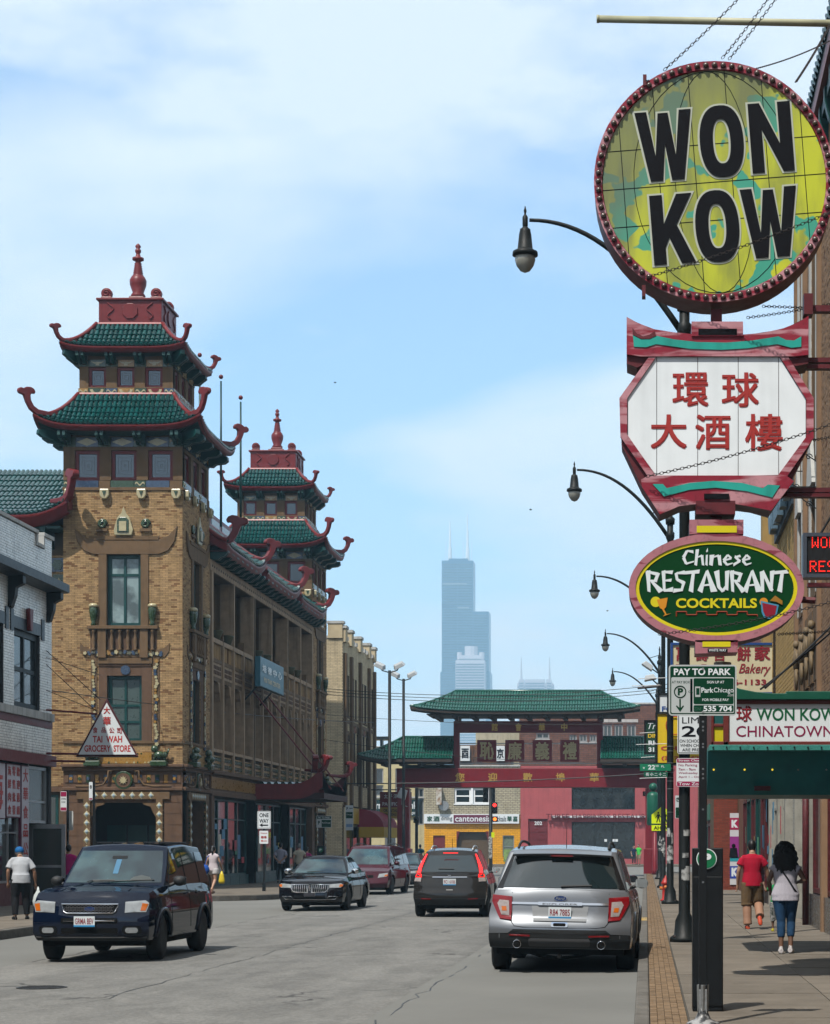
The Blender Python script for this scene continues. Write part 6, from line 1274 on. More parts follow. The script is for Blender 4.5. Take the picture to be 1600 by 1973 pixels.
BR={'R':[(.16,.97,.3,.22,.02,.18),(.1,.93,.16,.72,.82,.22),(.78,.86,.2,.6,.5,.22),(.68,.5,.14,.3,.52,.12),(.36,.5,.14,.95,.02,.34)],'E':[(.2,.97,.3,.26,.04,.2),(.1,.92,.12,.9,.9,.24),(.3,.52,.1,.8,.54,.2),(.2,.05,.12,.92,.12,.3)],'S':[(.9,.9,.26,.3,.86,.12),(.24,.88,.24,.32,.55,.2),(.28,.58,.18,.8,.42,.24),(.82,.46,.24,.66,.1,.18),(.7,.1,.16,.05,.06,.26)],'T':[(0,.88,.2,1,.94,.24),(.58,.9,.22,.4,.02,.34)],'A':[(.5,.98,.1,.1,.02,.32),(.5,.98,.16,.92,.02,.38),(.3,.3,.1,.75,.34,.14)],'U':[(.14,.97,.34,.28,.2,.2),(.26,.24,.2,.55,.02,.2),(.5,.04,.16,.78,.3,.18),(.8,.97,.28,.76,.1,.2)],'N':[(.16,.95,.3,.2,.02,.22),(.2,.95,.2,.8,.08,.26),(.84,.97,.3,.78,.05,.16)],'C':[(.9,.85,.26,.4,.92,.14),(.42,.92,.2,.14,.5,.26),(.14,.5,.26,.35,.1,.2),(.3,.1,.18,.95,.25,.1)],'h':[(.3,1,.3,.14,.02,.26),(.26,.5,.1,.7,.62,.16),(.72,.62,.26,.82,.02,.22)],'i':[(.5,.66,.4,.42,.02,.5),(.5,.98,.5,.6,.86,.3)],'n':[(.24,.66,.34,.16,.02,.26),(.26,.5,.1,.7,.62,.16),(.74,.62,.26,.82,.02,.24)],'e':[(.2,.32,.14,.85,.44,.16),(.85,.44,.2,.5,.66,.16),(.5,.66,.16,.14,.3,.28),(.14,.32,.28,.45,.03,.2),(.42,.04,.18,.95,.14,.1)],'s':[(.85,.6,.22,.3,.52,.16),(.24,.56,.22,.78,.26,.26),(.78,.28,.22,.1,.04,.24)]}
xw=[1246,1276,1299,1323,1348,1379,1408,1435,1466,1493,1520]
for i,ch in enumerate('RESTAURANT'):brush(BR[ch],xw[i]-2,xw[i+1]+0,1099,1141,VS,fmat('brush_white',(.62,.68,.70),.4))
xw=[1315,1339,1359,1367,1393,1413,1430,1449]
for i,ch in enumerate('Chinese'):brush(BR[ch],xw[i]-1,xw[i+1]+0,1059,1090,VS,fmat('brush_white',(0,0,0)))
a=q(1303,1172);b=q(1459,1153);TF(fs_,'COCKTAILS',a[0],b[0],a[1],b[1],VS,fmat('sign_yellow',(0,0,0)),bold=.03,d=.016)
m=MB();P=[(1304,1188)]
for i in range(8):x=1304+i*19.5;y=1179 if i%2==0 else 1185;m_=None;P+=[(x,y),(x+19.5,y)]
P.append((1460,1188))
for p0,p1 in zip(P,P[1:]):a=q(*p0);b=q(*p1);m.tube([(a[0],YS-.014,a[1]),(b[0],YS-.014,b[1])],.007,4)
m.build('fret_line',fmat('fret_red',(.25,.03,.01),.5),VS)
def disc(n,mm,x,y,r,d0,d1):return pp(n,mm,[(x+r*cos(t),y+r*sin(t))for t in[2*pi*i/20 for i in range(20)]],d0,d1,VS)
disc('lemon_slice',fmat('sign_yellow',(0,0,0)),1264,1160,10,.01,.016);pp('cocktail_glass',fmat('orange_paint',(.55,.22,.01),.4),[(1266,1156),(1287,1152),(1284,1170),(1280,1174),(1285,1184),(1294,1182),(1278,1188),(1282,1184),(1276,1174),(1272,1172)],.016,.022,VS)
disc('orange_slice',fmat('orange_paint',(0,0,0)),1472,1160,8,.01,.016);pp('tumbler_glass',fmat('tumbler_blue',(.05,.22,.35),.4),[(1466,1158),(1501,1166),(1497,1186),(1484,1193),(1472,1190),(1468,1180)],.016,.02,VS);pp('red_drink',fmat('drink_red',(.22,.005,.02),.4),[(1469,1162),(1497,1168),(1494,1184),(1484,1190),(1475,1187),(1471,1178)],.02,.024,VS);pp('paper_umbrella',fmat('umbrella_ochre',(.28,.13,.01),.5),[(1484,1158),(1494,1148),(1508,1158),(1508,1166),(1496,1160)],.02,.024,VS)
SF=empty('sign_bracket',(2.6,YS+.3,7),'dark red steel bracket beams holding the restaurant signs to the brick wall','bracket')
for(x0,y0,y1)in((1535,680,689),(1520,693,701),(1505,933,942),(1505,944,951),(1560,578,590),(1560,1118,1126)):a=q(x0,y1);b=q(0,y0);m=MB();m.box(a[0],XW+.45,YS+.2,YS+.32,a[1],b[1]);m.build('beam',SRED,SF)
for x,y0,y1,w in((1382,590,625,.06),(1382,988,1006,.06),(1560,560,600,.05)):a=q(x,y1);b=q(x,y0);m=MB();m.box(a[0]-w,a[0]+w,YS+.1,YS+.3,a[1],b[1]);m.build('post',SRED,SF)
a=q(1387,1260);b=q(1387,1330)
m=MB();m.lathe(q(1399,0)[0],YS+.9,[(.10,q(0,1345)[1]),(.10,q(0,1262)[1])],8);m.build('white_column',WPN,SF)
m=MB();Pm=(q(1550,1130)[0]);m.tube([(q(1545,0)[0],YS+.25,q(0,1150)[1]),(q(1575,0)[0],YS+.25,q(0,1152)[1])],.04,6);m.build('end_plate',SRED,SF)
def chain(lbl,p0,p1,sag=.0,r=.0038,L=.05):
	a,b=Vector(p0),Vector(p1);n=max(4,int((b-a).length/(L*.8)));e=empty('chain',p0,lbl,'chain','chains that stay the hanging signs');lk=MB()
	for i in range(n):
		t=(i+.5)/n;c=a+(b-a)*t-Vector((0,0,sag*4*t*(1-t)));d=(b-a)-Vector((0,0,sag*4*(1-2*t)));d.normalize();s_=d.cross(Vector((0,0,1))if i%2 else Vector((.3,1,.2))).normalized()
		lk.tube([c+d*cos(u)*L*.55+s_*sin(u)*L*.3 for u in[2*pi*k/8 for k in range(9)]],r,4,cap=False)
	lk.build('link',mat('rusty_chain',(.03,.022,.022),.6,var=.4,vs_=30),e,kind='stuff')
qq=lambda x,y,Y=YS:(X_(x,Y),Y,Z_(y,Y))
chain('upper chain running from the round sign rim up to the roof edge',qq(1245,155,YS-.1),qq(1600,78,YS+6),.15)
chain('chain crossing in front of the round sign letters',qq(1243,535,YS-.15),(XW,YS-1.5,Z_(285,YS-1.5)),.1)
chain('chain crossing in front of the white octagonal sign',qq(1246,918,YS-.12),(XW,YS-1.2,Z_(716,YS-1.2)),.1)
chain('chain crossing in front of the oval green sign',qq(1270,1222,YS-.1),(XW,YS-1.2,Z_(1075,YS-1.2)),.12)
chain('single steep chain above the round sign, nearest the street',qq(1280,135),(X_(1450,22),22,Z_(-30,22)),.02)
chain('first of two parallel steep chains above the round sign top',qq(1392,112),(X_(1500,22),22,Z_(-30,22)),.02)
chain('second of two parallel steep chains above the round sign top',qq(1405,114),(X_(1515,22),22,Z_(-30,22)),.02)
chain('steep chain from the round sign to the tiled roof edge',qq(1534,158),(X_(1600,24),24,Z_(48,24)),.02)
chain('level chain behind the round sign bottom to the wall',qq(1470,590,YS+.4),(XW,YS+2,Z_(600,YS+2)),.0)
chain('chain from the octagonal sign shoulder to the wall',qq(1568,848,YS+.1),(XW,YS+2,Z_(810,YS+2)),.0)
chain('chain behind the oval sign rising to the wall',qq(1500,1222,YS+.4),(XW,YS+3,Z_(1200,YS+3)),.02)
chain('short chain from the round sign underside up to the wall',qq(1440,612,YS+.3),(XW,YS+2,Z_(540,YS+2)),.05)
fp_=empty('horizontal_pipe',(1.2,20,10),'pale cream pipe sticking out level from the building above the round sign','pipe')
m=MB();m.tube([(X_(1152,25),25,Z_(36,25)),(XW+.5,25,Z_(49,25))],.044,12);m.build('tube',mat('cream_paint',(.36,.36,.24),.5,streak=.2),fp_,True)
m=MB();m.tube([(X_(1152,25)-.012,25,Z_(36,25)),(X_(1152,25)+.02,25,Z_(36,25)-.0005)],.049,12);m.build('end_cap',mat('cream_paint',(0,0,0)),fp_,True)
# ------- street lamps
def street_lamp(x,Y,lbl,stick=0):
	e=empty('street_lamp',(x,Y,.15),lbl,'street lamp','black arm lamps along the shop pavement');I=iron();m=MB()
	m.lathe(x,Y,[(.24,.15),(.24,.22),(.17,.27),(.15,.5),(.095,.62),(.09,3.5),(.08,10.0),(.09,10.02),(.12,10.1),(.12,10.22),(.085,10.26),(.085,10.5)],16);m.build('pole',I,e,True)
	m=MB();m.lathe(x,Y,[(.12,10.45),(.13,10.6),(.06,10.68),(.09,10.8),(.05,10.9),(.03,11.1),(.045,11.15),(.01,11.32)],12);m.build('finial',I,e,True)
	bt_=MB()
	for a in range(4):bt_._sph((x+.21*cos(a*pi/2+.7),Y+.21*sin(a*pi/2+.7),.24),.03,6,4,(1,1,1))
	bt_.build('base_bolt',mat('rusty_chain',(0,0,0)),e)
	P=[]
	for i in range(17):t=i/16;P.append((x-.08-2.45*t,Y,10.15+1.78*(1-(1-t)**2.1)))
	m=MB();m.tube(P,[.055-.025*i/16 for i in range(17)],8);m.tube([(x,Y,10.9),(x-.5,Y,10.75)],.018,6);m.build('arm',I,e,True)
	xl=x-2.6;m=MB();m.lathe(xl,Y,[(.005,12.16),(.025,12.08),(.014,12.03),(.045,11.98),(.045,11.84),(.03,11.8)],10);m.build('arm_finial',I,e,True)
	m=MB();m.lathe(xl,Y,[(.03,11.84),(.055,11.8),(.085,11.78),(.09,11.74),(.10,11.70),(.125,11.46),(.16,11.43),(.205,11.41),(.21,11.35),(.17,11.33)],16);m.build('lamp_head',I,e,True)
	m=MB();m.lathe(xl,Y,[(.17,11.34),(.168,11.27),(.14,11.18),(.08,11.1),(.01,11.07)],14);m.build('lamp_glass',fmat('lamp_globe',(.25,.25,.22),.15),e,True)
	for k in range(stick):
		z=.15+R.uniform(1.0,1.9);a=-pi/2+R.uniform(-.9,.9);w=R.uniform(.3,.9);h=R.uniform(.08,.22);m=MB();g_=[[(x+.098*cos(a+w*(i/4-.5)*2),Y+.098*sin(a+w*(i/4-.5)*2),z+h*j)for i in range(5)]for j in(0,1)];m.grid(g_);m.build('torn_poster',mat('torn_paper',(.40,.41,.40),.7,col2=(.08,.08,.08),vs_=9),e)
	return e
LX=.66
for i,(Y,l)in enumerate(((32.6,'black street lamp with curved arm, largest, rising behind the round sign'),(54.2,'black street lamp with curved arm reaching out beside the octagonal sign'),(75.5,'black street lamp with curved arm reaching out beside the oval sign'),(95.8,'black street lamp whose arm shows just below the oval sign'),(116.6,'smallest black street lamp, arm just above the gate roof end'))):street_lamp(LX if i else .63,Y,l,(6,14,8,5,0)[i])
def sign_plate(n,lbl,cat,Y,x0,x1,y0,y1,mm,texts,par=None,th=.01,r=.03,grp=None,back=.0,tilt=0):
	q=lambda x,y:(X_(x,Y),Z_(y,Y));f=Fr('S',Y);a=q(x0,y1);b=q(x1,y0);e=empty(n,((a[0]+b[0])/2,Y,a[1]),lbl,cat,grp);k=F/Y
	def rr(A_,B_,C_,D_,rad):return[(c0+rad*cos(t),c1+rad*sin(t))for(c0,c1,s0)in((B_-rad,D_-rad,0),(A_+rad,D_-rad,pi/2),(A_+rad,C_+rad,pi),(B_-rad,C_+rad,3*pi/2))for t in[s0+pi/2*i/4 for i in range(5)]]
	m=MB();f.poly(m,rr(a[0],b[0],a[1],b[1],r),-th,0);m.build('plate',mm,e)
	for(kind,*v)in texts:
		if kind=='T':t,tx0,tx1,ty0,ty1,tm,*bb_=v;p=q(tx0,ty1);s=q(tx1,ty0);TF(f,t,p[0],s[0],p[1],s[1],e,tm,bold=bb_[0]if bb_ else .015,d=.003)
		if kind=='B':bx0,bx1,by0,by1,tm,d=v;p=q(bx0,by1);s=q(bx1,by0);m=MB();f.poly(m,rr(p[0],s[0],p[1],s[1],min(.012,r)),0,d);m.build('printed_panel',tm,e)
		if kind=='P':P,tm,d=v;m=MB();f.poly(m,[q(*p)for p in P],0,d);m.build('printed_shape',tm,e)
		if kind=='R':
			bx0,bx1,by0,by1,tm,w=v;p=q(bx0,by1);s=q(bx1,by0);m=MB();holed(f,m,p[0],s[0],p[1],s[1],[(p[0]+w,s[0]-w,p[1]+w,s[1]-w)],0,.002);m.build('printed_border',tm,e)
		if kind=='O':ox,oy,rad,w,tm=v;c=q(ox,oy);rr_=rad/k;m=MB();m.tube([(c[0]+rr_*cos(t),Y-.003,c[1]+rr_*sin(t))for t in[2*pi*i/28 for i in range(29)]],w/k/2,4);m.build('printed_ring',tm,e)
	return e
YM=17.4;X0=X_(1355,YM)
pk=empty('sign_post',(X0,YM,.15),'black perforated square steel post nearest the camera, carrying the parking sign','post')
pst=MB();zt=Z_(1282,YM)-.03;w=.034
holes=[Z_(y,YM)for y in(1391,1401,1408,1434,1440,1482,1492,1500)]
pst.box(X0-w,X0+w,YM-w,YM+w,.3,zt);pst.build('post',BLK,pk,bevel=.004)
hb=MB()
for y_ in(1391,1401,1408,1434,1440,1482,1492,1500,1560,1700):z=Z_(y_,YM);hb.lathe(X0,YM-w-.0005,[(.0095,-.001),(.0095,0)],10,'y',z)
hb.build('post_hole',fmat('hole_grey',(.10,.11,.12),.6),pk,kind='stuff')
m=MB();m.lathe(X0,YM,[(.05,.27),(.055,.5)],4);m.box(X0-.036,X0+.036,YM-.036,YM+.036,.25,.46);m.build('sleeve',STEEL,pk,bevel=.004)
m=MB();m.lathe(X0,YM,[(.15,.15),(.14,.17),(.07,.2),(.045,.26),(.04,.3)],16);m.build('base_cone',mat('worn_black_base',(.03,.032,.035),.4,col2=(.3,.3,.3),vs_=14),pk,True)
YQ=YM-.04
PT_=fmat('sign_grey',(.40,.43,.43),.35);DG=mat('park_sign_green',(.002,.036,.016),.5,var=.05,spec=.08)
sign_plate('parking_sign','green and grey pay to park sign on the nearest post','sign',YQ,1289,1420,1281,1379,PT_,[('B',1292,1417,1284,1376,DG,.0012),('B',1294,1415,1305,1374,PT_,.002),('T','PAY TO PARK',1299,1409,1288,1301,SIGNWHT,.03),('B',1337,1414,1307,1357,DG,.0028),('B',1337,1414,1359,1372,DG,.0028),('T','AT PAY BOX',1295,1330,1312,1317,DG,.01),('O',1311,1333,11,2.2,DG),('T','P',1306.5,1317,1326,1340,DG,.05),('T','OR',1327,1336,1331,1335,DG,.01),('P',[(1309.5,1347),(1312.5,1347),(1312.5,1364),(1317,1359),(1318.5,1361),(1311,1372),(1303,1361),(1304.5,1359),(1309.5,1364)],DG,.003),('T','SIGN UP AT',1363,1396,1312,1317,SIGNWHT,.01),('P',[(1340,1323),(1350,1323),(1350,1343),(1340,1343)],PT_,.0035),('P',[(1342,1326),(1348.5,1326),(1348.5,1339),(1342,1339)],DG,.0045),('T','Park',1352,1375,1325,1335,SIGNWHT,.02),('T','Chicago',1376,1414,1325,1337,SIGNWHT,0),('T','.com',1402,1414,1338,1342,PT_,0),('T','FOR MOBILE PAY',1354,1405,1346,1351,SIGNWHT,.01),('T','ZONE',1338,1352,1363,1369,fmat('dim_green',(.04,.12,.08),.4),0),('T','535 704',1356,1411,1360,1371,SIGNWHT,.03),('B',1332.3,1333.2,1308,1372,DG,.0025)],r=.03)
for y in(1289,1372):p=(X_(1355,YQ),YQ-.004,Z_(y,YQ));m=MB();m.lathe(p[0],p[1],[(.011,-.004),(.009,.003)],8,'y',p[2]);m.build('sign_bolt',STEEL,bpy.data.objects['parking_sign'])
YX=18.8;mt=empty('parking_meter_box',(X_(1366,YX),YX,.15),'tall black parking pay box with a round green P emblem on top','pay box')
a,b=X_(1335,YX),X_(1394,YX);m=MB();m.box(a,b,YX,YX+.28,.15,Z_(1634,YX));m.build('housing',mat('satin_black_box',(.007,.008,.009),.4,spec=.2,var=.3,vs_=5),mt,bevel=.01)
m=MB();m.box(a+.004,b-.004,YX-.012,YX+.0,.2,1.42);m.build('front_panel',mat('satin_black_box',(0,0,0)),mt,bevel=.006);c=(X_(1362,YX),Z_(1655,YX))
for rad,mm,d in((.096,SIGNWHT,.016),(.088,fmat('park_green',(.005,.13,.05),.35),.02)):m=MB();m.lathe(c[0],YX-d,[(rad,-.002),(rad,.003)],28,'y',c[1]);m.build('emblem_disc',mm,mt)
TF(Fr('S',YX-.024),'P',c[0]-.04,c[0]+.045,c[1]-.045,c[1]+.05,mt,SIGNWHT,bold=.07,d=.002)
YA=32.45
sign_plate('speed_limit_sign','white speed limit 20 school sign on the nearest lamp pole','sign',YA,1306,1377,1352,1453,SIGNWHT,[('R',1307.5,1375.5,1353.5,1451.5,LBLK,.012),('T','SPEED',1314,1368,1357,1371,LBLK,.02),('T','LIMIT',1315,1368,1382,1394,LBLK,0),('T','20',1314,1370,1399,1420,LBLK,.02),('T','ON SCHOOL DAYS',1310,1373,1425,1431,LBLK,.01),('T','WHEN CHILDREN',1311,1372,1433.5,1439.5,LBLK,.01),('T','ARE PRESENT',1315,1369,1442,1448,LBLK,.01)])
MGN=fmat('magenta_band',(.28,.015,.07),.4)
sign_plate('street_cleaning_sign','white and magenta street cleaning tow zone sign below the speed limit sign','sign',YA,1304,1366,1461,1516,SIGNWHT,[('B',1305,1365,1462,1469.5,MGN,.002),('T','Street Cleaning',1308,1362,1463.2,1468.6,SIGNWHT,.01),('T','No Parking',1308,1344,1472,1478,MGN,.005),('T','7am - 9am',1308,1341,1480,1485,MGN,.005),('T','Wednesday',1308,1345,1487.5,1492.5,MGN,.005),('T','April 1 - Oct 31',1308,1359,1495,1500,MGN,.005),('B',1305,1365,1506,1515,MGN,.002),('T','Tow Zone',1308,1358,1507.5,1513.5,SIGNWHT,.01)])
YA2=54.0
SG=fmat('street_green',(.008,.16,.08),.35)
sign_plate('street_name_sign','green 22nd place street name sign on the second lamp pole','sign',YA2,1233.5,1293,1472,1485.5,SG,[('T','W',1239,1243,1478,1482,SIGNWHT,.02),('T','22',1249,1263,1474,1483,SIGNWHT,.03),('T','ND',1264,1270,1474,1478,SIGNWHT,.01),('T','PL',1275,1281,1475,1479,SIGNWHT,.01)],r=.01)
sign_plate('street_name_sign','smaller green street name sign with Chinese characters below the 22nd place sign','sign',YA2,1241,1287,1487.5,1497,mat('street_green_dark',(.005,.09,.05),.35),[('T','街 小 二 十 二',1245,1284,1489,1495.5,SIGNWHT,.05)],r=.01)
sign_plate('parking_sign','small white and green paid parking sign with an arrow on the second lamp pole','sign',YA2,1301.5,1319.5,1533,1577,fmat('pale_sign',(.45,.5,.52),.4),[('O',1307,1541,3.6,1,DG),('T','P',1305.6,1308.6,1538,1544,DG,.03),('P',[(1311,1537.4),(1315,1537.4),(1315,1536),(1318,1538),(1315,1540),(1315,1538.6),(1311,1538.6)],DG,.003),('B',1302.5,1318.5,1556,1576,DG,.003),('T','Chicago',1304,1317,1560,1564,SIGNWHT,.01),('T','535 704',1305,1317,1571,1574,SIGNWHT,.01)],r=.015)
m=MB()
bz=empty('cable_tie_set',(LX,54.2,6),'thin steel banding clips round the second lamp pole','clip')
for y in(1438,1447,1470,1480,1488,1498,1505,1520,1565):z=Z_(y,54.1);m.lathe(LX,54.2,[(.098,z-.006),(.098,z+.006)],12)
m.build('steel_band',STEEL,bz,kind='stuff')
YZ=118.0
sign_plate('street_name_sign','brown confucius street name sign near the gate pillar','sign',YZ-.3,1239,1276,1525,1534,fmat('brown_sign',(.055,.012,.008),.5),[('T','CONFUCIUS PL',1242,1272,1527,1532,fmat('dull_white',(.4,.36,.33),.5),.02)],r=.02)
YEG=fmat('lime_yellow',(.60,.72,.005),.4,var=.02)
Yc=80.0;qc=lambda x,y:(X_(x,Yc),Z_(y,Yc));sc_=empty('school_crossing_sign',(X_(1278,Yc),Yc,.15),'lime yellow pentagon school crossing sign with an ahead plate','sign');fcx=Fr('S',Yc)
m=MB();fcx.poly(m,[qc(*p)for p in((1256,1587),(1256,1570),(1277,1553),(1298,1570),(1298,1587))],-.01,0);m.build('pentagon',YEG,sc_)
m=MB();fcx.poly(m,[qc(*p)for p in((1256,1601),(1256,1590),(1298,1590),(1298,1601))],-.01,0);m.build('ahead_plate',YEG,sc_);a=qc(1260,1599);b=qc(1294,1592);TF(fcx,'AHEAD',a[0],b[0],a[1],b[1],sc_,LBLK,bold=.03,d=.003)
for ox in(0,13):
	m=MB();c=qc(1269+ox,1566.5);m.lathe(c[0],Yc-.004,[(.04,-.001),(.04,.001)],10,'y',c[1])
	for P in(((1267,1569),(1272,1569),(1271,1577),(1267,1577)),((1267,1577),(1269,1577),(1267,1585),(1265,1585)),((1269,1577),(1271,1577),(1273.5,1585),(1271.5,1585)),((1267,1570),(1267,1572),(1263.5,1577),(1263,1576)),((1271,1570),(1275,1575),(1274,1576),(1271,1572))):fcx.poly(m,[qc(p[0]+ox,p[1])for p in P],0,.003)
	m.build('walking_figure',LBLK,sc_)
m=MB();m.tube([(X_(1277,Yc),Yc+.05,.15),(X_(1277,Yc),Yc+.05,Z_(1556,Yc))],.035,6);m.build('post',BLK,sc_)
gp=empty('gate_lantern_post',(X_(1256,112),112,.15),'green ribbed lantern column with ball top beside the gate pillar','column');x=X_(1259,112)
m=MB();m.lathe(x,112,[(.32,2.9),(.36,3.0),(.36,4.55),(.3,4.7),(.12,4.8)],12);m.build('lantern',mat('green_metal',(.006,.09,.055),.4),gp,auto=40);m=MB();m._sph((x,112,5.05),.24,12,8,(1,1,1));m.build('ball',mat('green_metal',(0,0,0)),gp,True);m=MB();m.lathe(x+.1,112,[(.2,.15),(.13,.4),(.12,2.9)],10);m.build('column',GRED,gp,True)
hy=empty('fire_hydrant',(X_(1284,57),57,.15),'small red fire hydrant between the lamp poles on the pavement','fire hydrant');x=X_(1283,57);HR=mat('hydrant_red',(.35,.02,.015),.4,streak=.2)
m=MB();m.lathe(x,57,[(.15,.15),(.15,.2),(.1,.22),(.095,.62),(.13,.64),(.13,.68),(.1,.72),(.06,.8),(.025,.83),(.025,.88)],14);m.build('barrel',HR,hy,True);m=MB();m.lathe(x,57,[(.055,-.17),(.055,.17)],10,'y',.55);m.lathe(0,57,[(.05,x-.17),(.05,x+.17)],10,'x',.52);m.build('outlet_cap',fmat('hydrant_orange',(.45,.12,.02),.4),hy,True)
# ------- left side street furniture
for(x,Y,ztp,l)in((751,94.0,1292,'tall black floodlight mast with two lamps, nearer one'),(778,106.0,1308,'tall black floodlight mast with two lamps, farther one')):
	X=X_(x,Y);e=empty('floodlight_mast',(X,Y,.15),l,'floodlight mast','floodlight masts near the gate');z=Z_(ztp,Y);m=MB();m.lathe(X,Y,[(.16,.15),(.14,.4),(.085,.5),(.07,z)],10);m.build('pole',iron(),e,True)
	for s_ in(-1,1):
		m=MB();m.tube([(X,Y,z-.1),(X+s_*.35,Y,z),(X+s_*.42,Y,z+.12)],.03,6);m.build('arm',iron(),e)
		m=MB();c=Vector((X+s_*.45,Y-.1,z+.22));v=[(-.25,-.25,-.08),(.25,-.25,-.08),(.3,.2,-.1),(-.3,.2,-.1),(-.18,-.2,.1),(.18,-.2,.1),(.22,.15,.12),(-.22,.15,.12)];rt=Matrix.Rotation(-s_*.45,3,'Y')@Matrix.Rotation(.3,3,'X');m.add([tuple(c+rt@Vector(p))for p in v],[(0,3,2,1),(4,5,6,7),(0,1,5,4),(1,2,6,5),(2,3,7,6),(3,0,4,7)]);m.build('lamp_housing',fmat('pale_grey_housing',(.35,.37,.38),.4),e,bevel=.02)
fl=empty('floodlight',(X_(778,112),112,3.2),'grey box floodlight fixed on the gate pillar near the hanging red sign','floodlight');m=MB();a=(X_(776,112),112,Z_(1530,112));rt=Matrix.Rotation(.35,3,'Y');m.add([tuple(Vector(a)+rt@Vector(p))for p in[(-.25,-.2,-.28),(.25,-.2,-.28),(.25,.15,-.28),(-.25,.15,-.28),(-.2,-.2,.28),(.2,-.2,.28),(.2,.1,.28),(-.2,.1,.28)]],[(0,3,2,1),(4,5,6,7),(0,1,5,4),(1,2,6,5),(2,3,7,6),(3,0,4,7)]);m.build('housing',fmat('pale_grey_housing',(0,0,0)),fl,bevel=.04);m=MB();m.tube([a,(a[0]-.05,112,a[2]-.6),(a[0]+.2,112.5,a[2]-.7)],.03,6);m.build('arm',STEEL,fl)
def post_with(lbl,x,Y,ytop,name='sign_post',w=.03):
	X=X_(x,Y);e=empty(name,(X,Y,.15),lbl,'post');m=MB();m.box(X-w,X+w,Y-w,Y+w,.15,Z_(ytop,Y));m.box(X-w*1.8,X+w*1.8,Y-w*1.8,Y+w*1.8,.15,.42);m.build('post',BLK,e);return e
post_with('thin black sign post of the one way sign on the corner',509,70,1562)
OW=69.9
sign_plate('one_way_sign','white one way sign with a black arrow on the corner post','sign',OW,496,522,1563,1597,SIGNWHT,[('R',497,521,1564,1596,LBLK,.012),('T','ONE',500,518,1567,1575,LBLK,.03),('T','WAY',500,518,1578,1586,LBLK,.03),('P',[(500,1590),(506,1586.5),(506,1589),(517,1589),(517,1591.5),(506,1591.5),(506,1594)],LBLK,.003)])
sign_plate('chinatown_sign','small white sign with red characters and arrow below the one way sign','sign',OW,500,517,1601,1626,SIGNWHT,[('T','Chinatown',502,515,1604,1607,SIGNRED,.01),('T','華埠',503,514,1611,1616,SIGNRED,.05),('P',[(502.5,1620.5),(506,1618),(506,1620),(515,1620),(515,1621.3),(506,1621.3),(506,1623)],SIGNRED,.003)])
post_with('black post of the pay to park sign across the road',624,86,1573)
sign_plate('parking_sign','green and grey pay to park sign across the road before the arcade','sign',85.9,610,639,1572,1595,PT_,[('B',611,638,1573,1578,DG,.002),('T','PAY TO PARK',613,636,1574,1577.4,SIGNWHT,.01),('B',620,638,1580,1594,DG,.002),('T','ParkChicago',621,637,1584,1588,SIGNWHT,0),('T','P',613,617,1582,1589,DG,.03)])
kp2=empty('parking_meter_box',(X_(618,84),84,.15),'black parking pay box with green P emblem across the road','pay box');m=MB();m.box(X_(611,84),X_(626,84),84,84.3,.15,Z_(1630,84));m.build('housing',BLK,kp2,bevel=.01);c=(X_(618,84),Z_(1638,84));m=MB();m.lathe(c[0],83.98,[(.1,-.002),(.1,.003)],20,'y',c[1]);m.build('emblem_disc',fmat('park_green',(0,0,0)),kp2);TF(Fr('S',83.97),'P',c[0]-.045,c[0]+.045,c[1]-.05,c[1]+.05,kp2,SIGNWHT,bold=.05)
post_with('black post with a stack of parking plates before the castle building',679,100,1548)
sign_plate('parking_sign','white and green stacked parking plates before the castle topped building','sign',99.9,666,681,1552,1600,fmat('pale_sign',(0,0,0)),[('B',667,680,1565,1577,DG,.002),('T','P',668,671,1555,1561,LBLK,.02),('P',[(673,1557.5),(675,1556),(675,1557),(680,1557),(680,1558.2),(675,1558.2),(675,1559)],LBLK,.003),('T','Chicago',668.5,679,1568.5,1571.5,SIGNWHT,0),('B',667.5,679.5,1588,1594,fmat('pale_blue',(.15,.25,.4),.4),.002)])
post_with('black perforated post near the grocery door, carrying a red no parking sign',130.5,60,1523)
sign_plate('no_parking_sign','red and white no parking sign beside the grocery door post','sign',59.95,116.5,128.5,1525,1563,SIGNWHT,[('B',117,128,1526,1535,MGN,.002),('T','NO PARKING',118,127.5,1538,1541,LBLK,.01),('T','2 HOUR',118,126,1544,1547,LBLK,.01),('B',117,128,1556,1562,MGN,.002)])
sign_plate('blank_sign','plain white narrow plate behind the no parking post','sign',60.1,133,141,1563,1600,fmat('blank_plate',(.5,.52,.5),.5),[])
post_with('black perforated post in front of the pagoda doorway',181,64,1505,w=.035)
sign_plate('no_parking_sign','narrow white and red sign turned side on before the pagoda doorway','sign',63.95,171.5,178.5,1507,1542,SIGNWHT,[('T','8',173,177,1513,1520,LBLK,.03),('B',172,178,1538,1541,MGN,.002)])
def signal(lbl,X,Y,z,kind,heads):
	e=empty('traffic_light',(X,Y,z),lbl,'traffic light')
	m=MB();n=len(heads);m.box(X-.17,X+.17,Y,Y+.3,z,z+n*.36);m.build('housing',mat('signal_black',(.012,.014,.014),.4),e,bevel=.02)
	for i,c in enumerate(heads):
		zz_=z+n*.36-.18-i*.36;m=MB();m.lathe(X,Y-.01,[(.11,-.0),(.11,.01)],16,'y',zz_);m.build('lens',{'r':fmat('lamp_red',(1,.02,.015),.3,emit=3),'o':fmat('lamp_orange',(1,.16,.02),.3,emit=2),'d':fmat('lens_dark',(.02,.02,.02),.2)}[c],e)
		v=MB();v.grid([[(X+.13*cos(a),Y-d,zz_+.13*sin(a))for a in[-.3+i_*(pi+.6)/8 for i_ in range(9)]]for d in(0,.22)]);v.build('visor',mat('signal_black',(0,0,0)),e,True)
	return e
